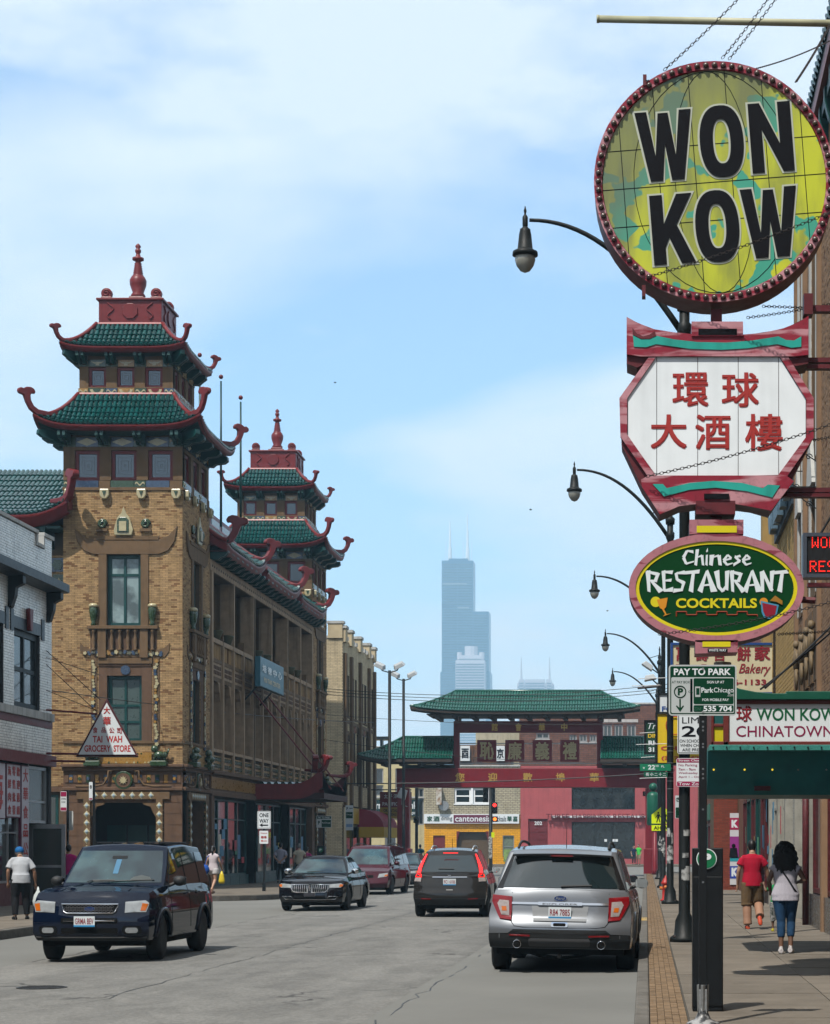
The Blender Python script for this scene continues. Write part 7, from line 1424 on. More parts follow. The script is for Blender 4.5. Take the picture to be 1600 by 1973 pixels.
tp=empty('signal_pole',(X_(947,128),128,0),'black traffic signal pole with torn stickers in the crossing','pole');X=X_(946,128);m=MB();m.lathe(X,128,[(.18,0),(.16,.3),(.12,.4),(.11,Z_(1520,128))],10);m.build('pole',iron(),tp,True)
m=MB();m.box(X-.13,X+.1,127.86,127.9,Z_(1655,128),Z_(1612,128));m.build('sticker',mat('torn_paper',(0,0,0)),tp);m=MB();m.box(X+.05,X+.25,127.85,127.88,Z_(1614,128),Z_(1604,128));m.build('yellow_tag',YEG,tp)
signal('traffic light with its red lamp lit over the road',X_(953.5,127.7),127.7,Z_(1568,127.7),0,'rd')
signal('pedestrian signal with orange hand lit below the red light',X_(954,127.6),127.6,Z_(1584,127.6),0,'o')
e=signal('unlit traffic light head seen from behind on the signal pole',X_(936,128.2),128.2,Z_(1546,128.2),0,'ddd');e=signal('unlit traffic light head beside the pole top turned away',X_(949,128.4),128.4,Z_(1546,128.4),0,'ddd')
tp2=empty('signal_pole',(X_(803,126),126,0),'dark signal pole behind the gate pillar','pole');X=X_(803,126);m=MB();m.lathe(X,126,[(.14,0),(.1,.4),(.1,Z_(1518,126))],10);m.build('pole',iron(),tp2,True);signal('dark pedestrian signal box beside the gate pillar',X_(802,125.8),125.8,Z_(1586,125.8),0,'d')
WM=fmat('cable_black',(.01,.01,.01),.5)
def wire(lbl,p0,p1,sag,r=.02):
	e=empty('overhead_cable',p0,lbl,'cable','overhead cables across the street');a,b=Vector(p0),Vector(p1);m=MB();m.tube([a+(b-a)*t-Vector((0,0,sag*4*t*(1-t)))for t in[i/20 for i in range(21)]],r,5);m.build('strand',WM,e)
w3=lambda x,y,Y:(X_(x,Y),Y,Z_(y,Y))
wire('thick cable crossing low in front of the gate beam',w3(330,1503,105),w3(1268,1490,105),.35,.03)
for i,(a,b,l)in enumerate(((1326,1318,'topmost'),(1331,1326,'second'),(1337,1332,'third'))):wire(l+' thin cable passing just before the gate main roof',w3(618,a,108),w3(1290,b,108),.5,.018)
wire('thin cable from the arcade across the floodlight masts',w3(618,1376,107),w3(1290,1392,107),.3,.012);wire('thin cable at the height of the gate side roofs',w3(618,1424,107),w3(1260,1470,107),.4,.014);wire('thin cable across the arcade facade',w3(95,1330,62),w3(720,1392,108),.2,.014)
for i,(dx,l)in enumerate(((0,'lower heavy cable rising from the canopy roof to the wall'),(9,'upper heavy cable rising from the canopy roof to the wall'))):wire(l,w3(1466+dx,1328-i*2,33),w3(1606,1215-i*12,34.5),.02,.018)
e=empty('floodlight',(X_(1262,70),70,7.5),'pair of white floodlights on a short arm beside the third lamp pole','floodlight')
for(x,y,a)in((1249,1283,.6),(1253,1306,-.2)):c=Vector(w3(x,y,70));rt=Matrix.Rotation(a,3,'Y');m=MB();m.add([tuple(c+rt@Vector(p))for p in[(-.22,-.15,-.07),(.22,-.15,-.07),(.22,.15,-.1),(-.22,.15,-.1),(-.15,-.1,.1),(.15,-.1,.1),(.15,.12,.1),(-.15,.12,.1)]],[(0,3,2,1),(4,5,6,7),(0,1,5,4),(1,2,6,5),(2,3,7,6),(3,0,4,7)]);m.build('lamp_housing',fmat('pale_grey_housing',(0,0,0)),e,bevel=.02);m=MB();m.tube([tuple(c+Vector((.1,0,-.08))),(X_(1272,70),70,c.z-.3)],.025,6);m.build('arm',BLK,e)
e=empty('sign_rods',(X_(1250,60),60,5),'horizontal white stay rods sticking out over the pavement by the yellow sign','rod')
for(x0,x1,y)in((1218,1272,1321),(1230,1290,1307),(1226,1290,1434),(1236,1262,1459),(1233,1262,1412),(1233,1290,1499)):m=MB();m.tube([w3(x0,y+1,60),w3(x1,y-1,60)],.012,5);m.build('rod',fmat('white_rod',(.5,.5,.5),.5),e)
m=MB();m.tube([w3(1229,1326,60),w3(1275,1322,60)],.04,6);m.build('rusty_bar',mat('rusty_chain',(0,0,0)),e)
# ------- vehicles (local frame: x across, +y forward, z up)
TYRE=mat('tyre_rubber',(.012,.012,.013),.8,spec=.3,var=.3,vs_=15);RIM=fmat('alloy_rim',(.45,.46,.47),.3,metal=.9);PLAS=fmat('black_plastic',(.014,.015,.016),.6,spec=.3)
CGL=fmat('car_glass',(.010,.018,.02),.03,spec=1.0);CGLF=mat('windscreen_glass',(.035,.075,.08),.04,spec=1.0,var=.35,vs_=1.6,col2=(.01,.02,.024));LENSC=fmat('headlamp_lens',(.26,.28,.29),.06,spec=1.0,var=.25,vs_=9);AMB=fmat('amber_lens',(.42,.10,.006),.12);REDL=fmat('tail_lens',(.16,.003,.006),.1);REDLIT=fmat('tail_lens_lit',(.9,.015,.015),.2,emit=.45)
UNDER=fmat('underbody',(.006,.006,.006),.8);GAP=fmat('panel_gap',(.004,.004,.004),.9)
def lerp(a,b,t):return a+(b-a)*t
def pl(tab,x):
	if x<=tab[0][0]:return tab[0][1]
	for(a,b),(c,d)in zip(tab,tab[1:]):
		if x<=c:t=(x-a)/(c-a);t=t*t*(3-2*t)*.5+t*.5;return b+(d-b)*t
	return tab[-1][1]
class Shell:
	"""box of six curved faces; P(u, v, w): u -1..1 across, v 0 rear .. 1 front, w 0 bottom .. 1 top"""
	def __init__(s,Y0,Y1,HW,ZB,ZT,crown=.0,pull=.1,pe=4):s.Y0,s.Y1,s.HW,s.ZB,s.ZT,s.c,s.p,s.pe=Y0,Y1,HW,ZB,ZT,crown,pull,pe
	def P(s,u,v,w):
		pu=s.p*abs(u)**s.pe;yr,yf=s.Y0(w),s.Y1(w);y=lerp(yr+pu,yf-pu,v);zb,zt=s.ZB(y,u),s.ZT(y)+s.c*(1-u*u);z=lerp(zb,zt,w)
		return Vector((u*s.HW(y,z),y,z))
	def build(s,name,m,par,nu=14,vs=None,nw=10,auto=32,bevel=.02,bottom=True):
		vs=vs or[i/24 for i in range(25)];us=[-1+2*i/nu for i in range(nu+1)];ws=[i/nw for i in range(nw+1)];bm=bmesh_new()
		def face(f,A,B,flip):
			g=[[bm.verts.new(f(a,b))for b in B]for a in A]
			for i in range(len(A)-1):
				for j in range(len(B)-1):
					q=[g[i][j],g[i][j+1],g[i+1][j+1],g[i+1][j]];bm.faces.new(q[::-1]if flip else q)
		face(lambda v,w:s.P(1,v,w),vs,ws,True);face(lambda v,w:s.P(-1,v,w),vs,ws,False)
		face(lambda u,w:s.P(u,1,w),us,ws,False);face(lambda u,w:s.P(u,0,w),us,ws,True);face(lambda u,v:s.P(u,v,1),us,vs,False)
		import bmesh
		bmesh.ops.remove_doubles(bm,verts=bm.verts,dist=.0015);bmesh.ops.recalc_face_normals(bm,faces=bm.faces)
		me=bpy.data.meshes.new(name);bm.to_mesh(me);bm.free();me.materials.append(m);me.polygons.foreach_set('use_smooth',[True]*len(me.polygons));me.set_sharp_from_angle(angle=radians(auto))
		o=bpy.data.objects.new(name,me);COL.objects.link(o);o.parent=par;ORG[o.name]=org(par)
		if bevel:b=o.modifiers.new('b','BEVEL');b.width=bevel;b.segments=3;b.limit_method='ANGLE';b.angle_limit=radians(auto)
		return o
	def on(s,face,a,z,out=0):
		if face in 'FB':
			v=1 if face=='F' else 0;y=s.Y1(.5)if v else s.Y0(.5);u=0
			w=.5
			for _ in range(6):
				p=s.P(u,v,w);hw=abs(s.HW(p.y,z));u=max(-1,min(1,a/hw));p=s.P(u,v,w);zb,zt=s.ZB(p.y,u),s.ZT(p.y)+s.c*(1-u*u);w=max(0,min(1,(z-zb)/(zt-zb)))
			p=s.P(u,v,w);e=1e-3;d1=s.P(min(1,u+e),v,w)-s.P(max(-1,u-e),v,w);d2=s.P(u,v,min(1,w+e))-s.P(u,v,max(0,w-e));n=d1 .cross(d2).normalized()
			if(n.y>0)!=(face=='F'):n=-n
		elif face in 'LR':
			u=1 if face=='R' else-1;v=.5;w=.5
			for _ in range(6):
				yr,yf=s.Y0(w)+s.p,s.Y1(w)-s.p;v=max(0,min(1,(a-yr)/(yf-yr)));y=lerp(yr,yf,v);zb,zt=s.ZB(y,u),s.ZT(y);w=max(0,min(1,(z-zb)/(zt-zb)))
			p=s.P(u,v,w);e=1e-3;d1=s.P(u,min(1,v+e),w)-s.P(u,max(0,v-e),w);d2=s.P(u,v,min(1,w+e))-s.P(u,v,max(0,w-e));n=d1 .cross(d2).normalized()
			if(n.x>0)!=(u>0):n=-n
		else:
			u,v=a[0],a[1];p=s.P(u,v,1);n=Vector((0,0,1))
		return p+n*out
	def patch(s,name,m,par,face,pts,th=.008,grid=0):
		mb=MB();zs=sorted({round(p[1],4)for p in pts});lo,hi=zs[0],zs[-1];K=max(3,grid or 5);rows=sorted(set([lerp(lo+1e-4,hi-1e-4,i/K)for i in range(K+1)]+[z for z in zs[1:-1]]));M_=max(6,grid);n=len(pts);g=[]
		for z in rows:
			xs=[]
			for i in range(n):
				(x0,z0),(x1,z1)=pts[i],pts[(i+1)%n]
				if abs(z1-z0)>1e-6 and min(z0,z1)<=z<=max(z0,z1):xs.append(x0+(x1-x0)*(z-z0)/(z1-z0))
			if len(xs)<2:continue
			g.append([(lerp(min(xs),max(xs),j/M_),z)for j in range(M_+1)])
		T=[[tuple(s.on(face,*q,th))for q in r]for r in g];B_=[[tuple(s.on(face,*q,-.006))for q in r]for r in g]
		mb.grid(T);mb.grid([T[0],B_[0]]);mb.grid([B_[-1],T[-1]]);mb.grid([[r[0]for r in T],[r[0]for r in B_]]);mb.grid([[r[-1]for r in B_],[r[-1]for r in T]])
		return mb.build(name,m,par,auto=40)
def bmesh_new():
	import bmesh
	return bmesh.new()
def rrect(x0,x1,z0,z1,r,n=3):return[(cx+r*cos(t),cz+r*sin(t))for(cx,cz,s0)in((x1-r,z1-r,0),(x0+r,z1-r,pi/2),(x0+r,z0+r,pi),(x1-r,z0+r,1.5*pi))for t in[s0+pi/2*i/n for i in range(n+1)]]
_wh={}
def wheel(par,x,y,r,w,style,rimm,steer=0):
	e=empty('wheel',(x,y,r),world=False,rz=steer);e.parent=par;ORG[e.name]=Vector((0,0,0));k=(r,w,style)
	sd=1 if x>0 else-1
	if k not in _wh:
		t=MB();h=w/2;t.lathe(0,0,[(r*.66,-h),(r*.86,-h),(r*.965,-h*.82),(r,-h*.6),(r*.994,-h*.33),(r,-h*.3),(r*.994,0),(r,.03),(r,h*.6),(r*.965,h*.82),(r*.86,h),(r*.66,h)],40,'x')
		me1=t.mesh('tyre',TYRE,True);me1 .set_sharp_from_angle(angle=radians(50));g=MB();g.lathe(0,0,[(r*.70,h*.7),(r*.70,h*.95),(r*.64,h*.98),(r*.62,h*.5),(r*.60,h*.1)],32,'x')
		n=style
		for i in range(n):
			a=2*pi*i/n;c,s_=cos(a),sin(a)
			for q in(-1,1)if n<7 else(0,):
				o1=q*.18;P=[(r*.12,-.03),(r*.63,-.028),(r*.63,.028),(r*.12,.03)];P=[(p[0],p[1]+o1*p[0]*.9)for p in P];g.ext(P,lambda u,w_,d:(d,u*c-w_*s_,u*s_+w_*c),h*.55,h*.82)
		g.lathe(0,0,[(r*.17,h*.5),(r*.16,h*.88),(r*.08,h*.92),(.001,h*.92)],16,'x');me2=g.mesh('rim',rimm,True);me2 .set_sharp_from_angle(angle=radians(35))
		b=MB();b.lathe(0,0,[(r*.62,h*.2),(r*.1,h*.15)],20,'x');b.lathe(0,0,[(r*.45,h*.1),(r*.45,h*.35)],20,'x');me3=b.mesh('brake_disc',fmat('brake_dark',(.03,.028,.027),.5,metal=.5));_wh[k]=(me1,me2,me3)
	for nm,me in zip(('tyre','rim','brake_disc'),_wh[k]):
		o=bpy.data.objects.new(nm,me);COL.objects.link(o);o.parent=e
		if sd<0:o.rotation_euler[2]=pi
	return e
def paint(name,col,metal=0,rough=.5):return mat(name,col,rough,metal=metal,coat=.75,var=.06,vs_=1.2,spec=.0)
def car(sp):
	L,Wd,Hh=sp['L'],sp['W'],sp['H'];hw=Wd/2;root=empty('car',(sp['X'],sp['Y'],crown(sp['X'])),sp['label'],'car',world=False,rz=sp['rz']);root.name=sp.get('name','parked_car')
	root.rotation_euler[1]=sp.get('roll',0)
	y0,y1=-L/2,L/2;yf,yr,rw=sp['yf'],sp['yr'],sp['rw'];Ra=rw+.07;sill=sp.get('sill',.3);PM=sp['paint']
	def ZB(y,u=1):
		z=sill
		if abs(u)>.93:
			for yw in(yf,yr):
				if abs(y-yw)<Ra:z=max(z,rw+sqrt(Ra*Ra-(y-yw)**2))
		return z
	zt=lambda y:pl(sp['top'],y)
	def HW(y,z):
		f=pl(sp['wid'],z);e=1-sp.get('taper',.07)*max(0,(y-y1+1.0)/1.0)**2-sp.get('taperr',.05)*max(0,(y0+.8-y)/.8)**2
		return hw*f*e
	hb=sp['top'][len(sp['top'])//2][1]
	body=Shell(lambda w:y0+pl(sp['rear'],w),lambda w:y1-pl(sp['front'],w),HW,ZB,zt,.035,sp.get('pull',.14),4)
	vs=sorted(set([round(i/60,4)for i in range(61)]+[round((yw+d*Ra*k-y0)/L,4)for yw in(yf,yr)for d in(-1,1)for k in(.5,.7,.85,.93,.97,1.0,1.01)]))
	vs=[v for v in vs if 0<=v<=1];b_=body.build('body',PM,root,vs=vs,nw=12,auto=sp.get('auto',32),bevel=.018)
	g=sp['gh']
	rz_=lambda y:pl(sp['roof'],y)
	def GZB(y,u=1):return zt(y)-.06
	def GHW(y,z):t=(z-g[4])/(Hh-g[4]);return lerp(g[5],g[6],max(0,t)**1.15)*(1-.05*max(0,(y-g[3]+.5)/1.5)**2)
	gh=Shell(lambda w:lerp(g[0],g[2],w**1.0),lambda w:lerp(g[1],g[3],w),GHW,GZB,rz_,.045,.09,3)
	gh.build('cabin_shell',PM,root,vs=[i/30 for i in range(31)],nw=10,auto=38,bevel=.03)
	m=MB();m.box(-hw*.86,hw*.86,y0+.25,y1-.3,sill-.09,sill+.25);
	for yw in(yf,yr):
		for s_ in(-1,1):m.box(s_*hw*.55,s_*hw*.9,yw-Ra*.98,yw+Ra*.98,sill+.1,rw+Ra*.98)
	m.build('underbody',UNDER,root)
	for yw in(yf,yr):
		for s_ in(-1,1):wheel(root,s_*(hw-sp['tw']/2-.012),yw,rw,sp['tw'],sp['spokes'],sp.get('rimm',RIM),sp.get('steer',0)if yw==yf else 0)
	for s_ in(-1,1):
		fc_='R' if s_>0 else 'L'
		for yw in(yf,yr):
			P=[];nn=22
			for i in range(nn+1):
				a=-.12+(pi+.24)*i/nn;y,z=yw-(Ra+.012)*cos(a),rw+(Ra+.012)*sin(a)
				if z>sill-.02:P.append(body.on(fc_,y,z+.004,.004))
			mm=MB();mm.tube(P,sp.get('arch',.018),6);mm.build('wheel_arch',sp.get('archm',PM),root,True)
		for(ya,yb,yc,yd)in sp['side']:
			bz,tz=g[4]+.03,sp.get('wtop',Hh-.13);gh.patch('side_window',CGL,root,fc_,[(ya,bz),(yb,bz+.0),(yc,tz),(yd,tz)],.007,6)
		for yy in sp['doors']:
			mm=MB();P=[body.on(fc_,yy+.0*z,z,.0015)for z in[sill+.12+(zt(yy)-sill-.14)*i/8 for i in range(9)]];mm.tube(P,.0035,4);mm.build('door_gap',GAP,root)
		for yy in sp['handles']:
			p=body.on(fc_,yy,g[4]-.12,.025);mm=MB();mm.tube([p+Vector((0,-.08,0)),p+Vector((0,.08,.005))],.013,6);mm.build('door_handle',sp.get('handlem',PM),root,True)
		my=sp['mirror'];p=gh.on(fc_,my,g[4]+.02,0);e=MB();c=Vector((s_*(abs(p.x)+.15),my-.01,g[4]+.09));e._sph((c.x,c.y,c.z),1,12,8,(.10,.075,.08));e.build('door_mirror',sp.get('mirm',PM),root,True)
		e=MB();e.tube([p,c],.03,6);e.build('mirror_stalk',PLAS,root);e=MB();e.lathe(c.x,c.z and c.y-.075,[(.001,0)],3)if False else None
		e=MB();e.ext(rrect(c.x-.09,c.x+.09,c.z-.065,c.z+.065,.03),lambda u,w,d:(u,d,w),c.y-.083,c.y-.075);e.build('mirror_glass',fmat('mirror_silver',(.6,.62,.63),.03,metal=1),root)
		if sp.get('cladding'):body.patch('side_cladding',PLAS,root,fc_,[(yr+Ra+.03,sill+.01),(yf-Ra-.03,sill+.01),(yf-Ra-.05,sill+.14),(yr+Ra+.05,sill+.14)],.012)
		if sp.get('rails'):
			P=[Vector((s_*(g[6]-.09),lerp(g[2]+.2,g[3]-.15,i/10),rz_(lerp(g[2]+.2,g[3]-.15,i/10))+.035+.05*sin(pi*min(1,max(0,i/10))*1)**.3))for i in range(11)];e=MB();e.tube(P,.02,6);e.build('roof_rail',sp['rails'],root,True)
	a,b_w,tz,bz=sp['ws'];gh.patch('windscreen',CGLF,root,'F',[(-a,bz),(a,bz),(b_w,tz),(-b_w,tz)],.006,10)
	a,b_w,tz,bz=sp['rg'];gh.patch('rear_window',CGL,root,'B',[(-a,bz),(a,bz),(b_w,tz),(-b_w,tz)],.008,10)
	return root,body,gh
def plate(root,shell,face,xc,z,w,h,t,fg,par=None,out=.02):
	p=shell.on(face,xc,z,out);s_=-1 if face=='F' else 1
	m=MB();m.box(xc-w/2,xc+w/2,p.y-.004,p.y+.004,z-h/2,z+h/2);o=m.build('licence_plate',fmat('plate_white',(.55,.60,.62),.4),root)
	m=MB();yy=p.y+(.006 if face=='F' else-.006);m.box(xc-w/2,xc+w/2,yy-.002,yy+.002,z-h/2,z-h/2+h*.16);m.build('plate_band',fmat('plate_blue',(.02,.2,.42),.4),o)
	M4=Matrix(((1,0,0,0),(0,0,-1,p.y-.005),(0,1,0,0),(0,0,0,1)))if face=='B' else Matrix(((-1,0,0,0),(0,0,1,p.y+.005),(0,1,0,0),(0,0,0,1)))
	x0,x1=(xc-w*.44,xc+w*.44)if face=='B' else(-xc-w*.44,-xc+w*.44)
	text(t,M4,x0,x1,z-h*.25,z+h*.32,o,fg,bold=.01,d=.003);return o
def badge(root,shell,face,x,z,rx,rz_,t,th=.02,m1=None):
	p=shell.on(face,x,z,th);M4=Matrix(((1,0,0,0),(0,0,-1,p.y),(0,1,0,0),(0,0,0,1)))if face=='B' else Matrix(((-1,0,0,0),(0,0,1,p.y),(0,1,0,0),(0,0,0,1)))
	for k,mm,d in((1.1,CHROME,-.003),(1.0,fmat('badge_blue',(.01,.03,.12),.25),.001)):
		m=MB();m.m=M4;sx=x if face=='B' else-x;m.ext([(sx+rx*k*cos(a),z+rz_*k*sin(a))for a in[2*pi*i/24 for i in range(24)]],lambda u,w,d_:(u,w,d_),d-.01,d);o=m.build('badge',mm,root)
	sx=x if face=='B' else-x;text(t,M4,sx-rx*.75,sx+rx*.75,z-rz_*.5,z+rz_*.55,o,CHROME,bold=0,d=.003,shear=.35)
def wiper(root,pts,r=.008):m=MB();m.tube(pts,r,5);m.build('wiper',BLK,root)
def add_inside(root,gh,items):pass
NAVY=paint('navy_paint',(.0025,.006,.018));SILV=paint('silver_paint',(.16,.17,.185),.6,.36);BLKP=paint('black_car_paint',(.004,.004,.006));MARP=paint('maroon_paint',(.045,.004,.011));GREYP=paint('urban_grey_paint',(.018,.017,.016),.2,.4);DGR=paint('graphite_paint',(.02,.022,.025))
# ---- navy suv driving towards the camera
sp=dict(L=4.4,W=1.80,H=1.76,X=-8.22,Y=31.75,rz=pi-radians(.5),roll=0,yf=1.33,yr=-1.3,rw=.345,tw=.22,spokes=5,sill=.33,paint=NAVY,label='dark navy suv with silver grille frame driving towards the camera beside the manhole',name='moving_car',steer=radians(4),top=[(-2.2,1.10),(-1.9,1.13),(.6,1.13),(1.0,1.12),(1.5,1.09),(2.0,1.03),(2.2,.96)],wid=[(.3,.95),(.45,1.0),(.75,1.0),(.95,.975),(1.15,.90)],rear=[(0,.05),(.3,.0),(1,.06)],front=[(0,.10),(.15,.02),(.45,.0),(.8,.06),(1,.16)],gh=(-2.14,1.08,-1.88,.32,1.10,.82,.67),roof=[(-1.9,1.71),(-.8,1.755),(.3,1.72),(.5,1.69)],side=[(-1.98,-1.36,-1.36,-1.80),(-1.26,-.42,-.44,-1.24),(-.32,.70,.24,-.32)],doors=[-.38,.82,-1.22],handles=[-.22,-1.02],mirror=.62,ws=(.74,.63,1.655,1.165),rg=(.70,.6,1.58,1.2),arch=.035,archm=NAVY,cladding=False,rails=None,mirm=PLAS,taper=.05,pull=.09)
r,B,G_=car(sp)
for s_ in(-1,1):
	B.patch('headlight',LENSC,r,'F',[(s_*.52,.74),(s_*.82,.75),(s_*.86,.88),(s_*.80,.92),(s_*.52,.90)],.012);B.patch('indicator_lens',AMB,r,'F',[(s_*.74,.77),(s_*.81,.77),(s_*.84,.87),(s_*.76,.88)],.018)
	B.patch('fog_lamp',LENSC,r,'F',rrect(s_*.62-.09,s_*.62+.09,.445,.525,.035),.014);B.patch('fog_recess',GAP,r,'F',rrect(s_*.62-.14,s_*.62+.14,.425,.545,.04),.006)
B.patch('grille',GAP,r,'F',[(-.34,.735),(.34,.735),(.41,.86),(-.41,.86)],.008)
m=MB();P=[B.on('F',x,z,.016)for x,z in((-.34,.73),(.34,.73),(.385,.76),(.42,.865),(-.42,.865),(-.385,.76),(-.34,.73))];m.tube(P,.013,6);m.build('grille_frame',CHROME,r,True)
gm=MB()
for i in range(13):
	for j in range(3):c=B.on('F',-.33+i*.055+(j%2)*.027,.76+j*.036,.012);gm.tube([c+Vector((.022*cos(a),0,.018*sin(a)))for a in[pi/3*k for k in range(7)]],.003,4,cap=False)
gm.build('grille_mesh',fmat('grille_grey',(.10,.10,.11),.4),r,kind='stuff')
badge(r,B,'F',0,.80,.075,.032,'Ford',.022)
B.patch('lower_intake',GAP,r,'F',rrect(-.42,.42,.59,.665,.02),.006);B.patch('lower_intake',GAP,r,'F',rrect(-.42,.42,.44,.52,.02),.006);B.patch('bumper_bar',PLAS,r,'F',[(-.8,.335),(.8,.335),(.82,.39),(-.82,.39)],.02)
m=MB();m.tube([B.on('F',-.38,.625,.012),B.on('F',.38,.625,.012)],.015,6);m.build('bumper_strip',CHROME,r,True)
plate(r,B,'F',.06,.615,.31,.155,'GRMA BEV',fmat('plate_maroon',(.22,.02,.03),.4),out=.035)
for s_ in(-1,1):wiper(r,[G_.on('F',s_*.05+.33,1.165,.03),G_.on('F',s_*.3,1.19,.015),G_.on('F',s_*.3-.33,1.2,.015)]);m=MB();m.tube([B.P(s_*.62,.97,1)+Vector((0,0,.004)),B.P(s_*.52,.76,1)+Vector((0,0,.012))],.012,5);m.build('hood_crease',NAVY,r,True)
G_.patch('mirror_tag',fmat('hanging_tag',(.05,.15,.25),.4),r,'F',rrect(-.05,.03,1.30,1.52,.01),.009);G_.patch('rear_view_mirror',BLK,r,'F',rrect(-.13,.11,1.53,1.575,.015),.009)
G_.patch('steering_wheel_hint',fmat('inner_grey',(.05,.06,.06),.5),r,'F',[(-.60,1.19),(-.25,1.19),(-.30,1.25),(-.42,1.28),(-.55,1.25)],.0075)
m=MB();m.box(-.55,.55,-1.7,-.1,1.76,1.775);[m.tube([(x,-1.7,1.785),(x,.05,1.785)],.015,5)for x in(-.5,-.25,0,.25,.5)];m.build('roof_rack',BLK,r)
# ---- silver suv seen from behind
sp=dict(L=5.0,W=2.02,H=1.77,X=-1.14,Y=29.72,rz=radians(-1.2),roll=radians(1.0),yf=1.47,yr=-1.40,rw=.375,tw=.245,spokes=5,sill=.36,paint=SILV,label='silver suv with dark tailgate glass parked at the kerb, nearest car',name='parked_car',top=[(-2.5,1.12),(-2.0,1.16),(.8,1.14),(1.4,1.12),(2.2,1.03),(2.5,.92)],wid=[(.3,.96),(.5,.995),(.8,1.0),(1.0,.965),(1.16,.91)],rear=[(0,.10),(.14,.02),(.3,.0),(.46,.03),(.55,.10),(.9,.16),(1,.2)],front=[(0,.1),(.3,0),(1,.2)],gh=(-2.30,1.1,-1.98,.3,1.13,.91,.72),roof=[(-2.05,1.68),(-1.2,1.74),(.2,1.72),(.5,1.67)],side=[(-2.05,-1.25,-1.25,-1.85),(-1.15,-.28,-.30,-1.15),(-.18,.75,.25,-.18)],doors=[-.25,.85,-1.2],handles=[-.1,-.98],mirror=.62,ws=(.8,.66,1.64,1.2),rg=(.80,.655,1.615,1.185),wtop=1.60,arch=.02,rails=PLAS,mirm=PLAS,taperr=.05,pull=.12)
r,B,G_=car(sp)
for s_ in(-1,1):
	B.patch('tail_light',REDL,r,'B',[(s_*.66,.735),(s_*.82,.75),(s_*.935,.98),(s_*.93,1.075),(s_*.66,1.06)],.02);B.patch('reversing_lens',fmat('clear_lens',(.30,.26,.25),.12,var=.3,vs_=12),r,'B',[(s_*.69,.80),(s_*.80,.81),(s_*.86,.96),(s_*.83,1.01),(s_*.70,1.0)],.027);B.patch('amber_strip',AMB,r,'B',[(s_*.725,.86),(s_*.79,.86),(s_*.80,.92),(s_*.735,.92)],.031)
	B.patch('reflector',REDL,r,'B',[(s_*.40,.525),(s_*.68,.535),(s_*.68,.555),(s_*.40,.548)],.024)
	p=B.on('B',s_*.575,.44,0);m=MB();m.lathe(p.x,p.y,[(.052,-.05),(.058,-.055),(.058,.05),(.05,.05)],18,'y',.42);m.build('exhaust_pipe',CHROME,r,True);m=MB();m.lathe(p.x,p.y-.056,[(.047,0),(.047,.002)],16,'y',.42);m.build('exhaust_bore',GAP,r)
	P=[B.on('B',s_*x,z,.002)for x,z in((.665,1.12),(.665,.9),(.66,.72),(.62,.665),(.5,.65),(.0,.645))];m=MB();m.tube(P,.004,4);m.build('tailgate_gap',GAP,r)
B.patch('bumper_cladding',PLAS,r,'B',[(-.97,.37),(.97,.37),(.97,.56),(.70,.57),(.63,.62),(-.63,.62),(-.70,.57),(-.97,.56)],.012);B.patch('lower_panel',fmat('dull_grey_plastic',(.05,.05,.052),.5),r,'B',rrect(-.42,.42,.40,.50,.03),.02)
B.patch('chrome_strip',CHROME,r,'B',[(-.665,.955),(.665,.955),(.665,.985),(-.665,.985)],.018);B.patch('chrome_bar',CHROME,r,'B',rrect(-.31,.31,.945,.99,.02),.03)
B.patch('plate_recess',fmat('recess_silver',(.20,.21,.22),.5),r,'B',[(-.36,.735),(.36,.735),(.39,.94),(-.39,.94)],.006);plate(r,B,'B',0,.85,.31,.155,'R84 7885',fmat('plate_maroon',(0,0,0)),out=.03);badge(r,B,'B',0,1.045,.085,.037,'Ford',.02)
B.patch('tailgate_handle',CHROME,r,'B',rrect(-.115,.115,.655,.72,.02),.014);B.patch('handle_recess',GAP,r,'B',rrect(-.085,.085,.665,.71,.015),.018)
for s_ in(-1,1):P_=[G_.on('B',s_*x,z,.004)for x,z in((.885,1.17),(.80,1.38),(.70,1.63))];Q_=[G_.on('B',s_*x,z,.004)for x,z in((.80,1.17),(.735,1.38),(.66,1.63))];m=MB();m.grid([[tuple(p)for p in P_],[tuple(p)for p in Q_]],s_<0);m.build('pillar_trim',fmat('gloss_black',(.006,.006,.007),.08),r)
m=MB();g=[[(x,-1.98-.16*t,1.705-.035*x*x-.045*t)for x in[-.68+1.36*i/12 for i in range(13)]]for t in(0,.5,1)];m.grid(g);m.grid([[(p[0],p[1],p[2])for p in g[2]],[(p[0],p[1]+.02,p[2]-.03)for p in g[2]],[(p[0],p[1]+.12,p[2]-.03)for p in g[2]]]);m.build('spoiler',SILV,r,True)
m=MB();m.box(-.15,.15,-2.145,-2.12,1.62,1.635);m.build('high_brake_lamp',REDL,r);wiper(r,[G_.on('B',.0,1.20,.02),G_.on('B',.42,1.215,.02)],.014);m=MB();m.tube([(.02,-1.5,1.74),(.02,-1.53,2.02)],[.006,.003],5);m._sph((.02,-1.5,1.745),.035,8,5,(1,1.5,.6));m.build('aerial',BLK,r)
m=MB();m.tube([(-.6,-2.0,.33),(-.3,-2.1,.25),(0,-2.15,.22),(.3,-2.1,.25),(.6,-2.0,.33)],.025,6);m.tube([(0,-2.2,.24),(0,-2.45,.26)],.03,6);m.build('tow_bar',UNDER,r)
TFm=Matrix(((1,0,0,0),(0,0,-1,B.on('B',0,.968,.034).y),(0,1,0,0),(0,0,0,1)));text('EXPLORER',TFm,-.24,.24,.956,.980,r,fmat('badge_grey',(.12,.12,.12),.3),bold=.01,d=.001)
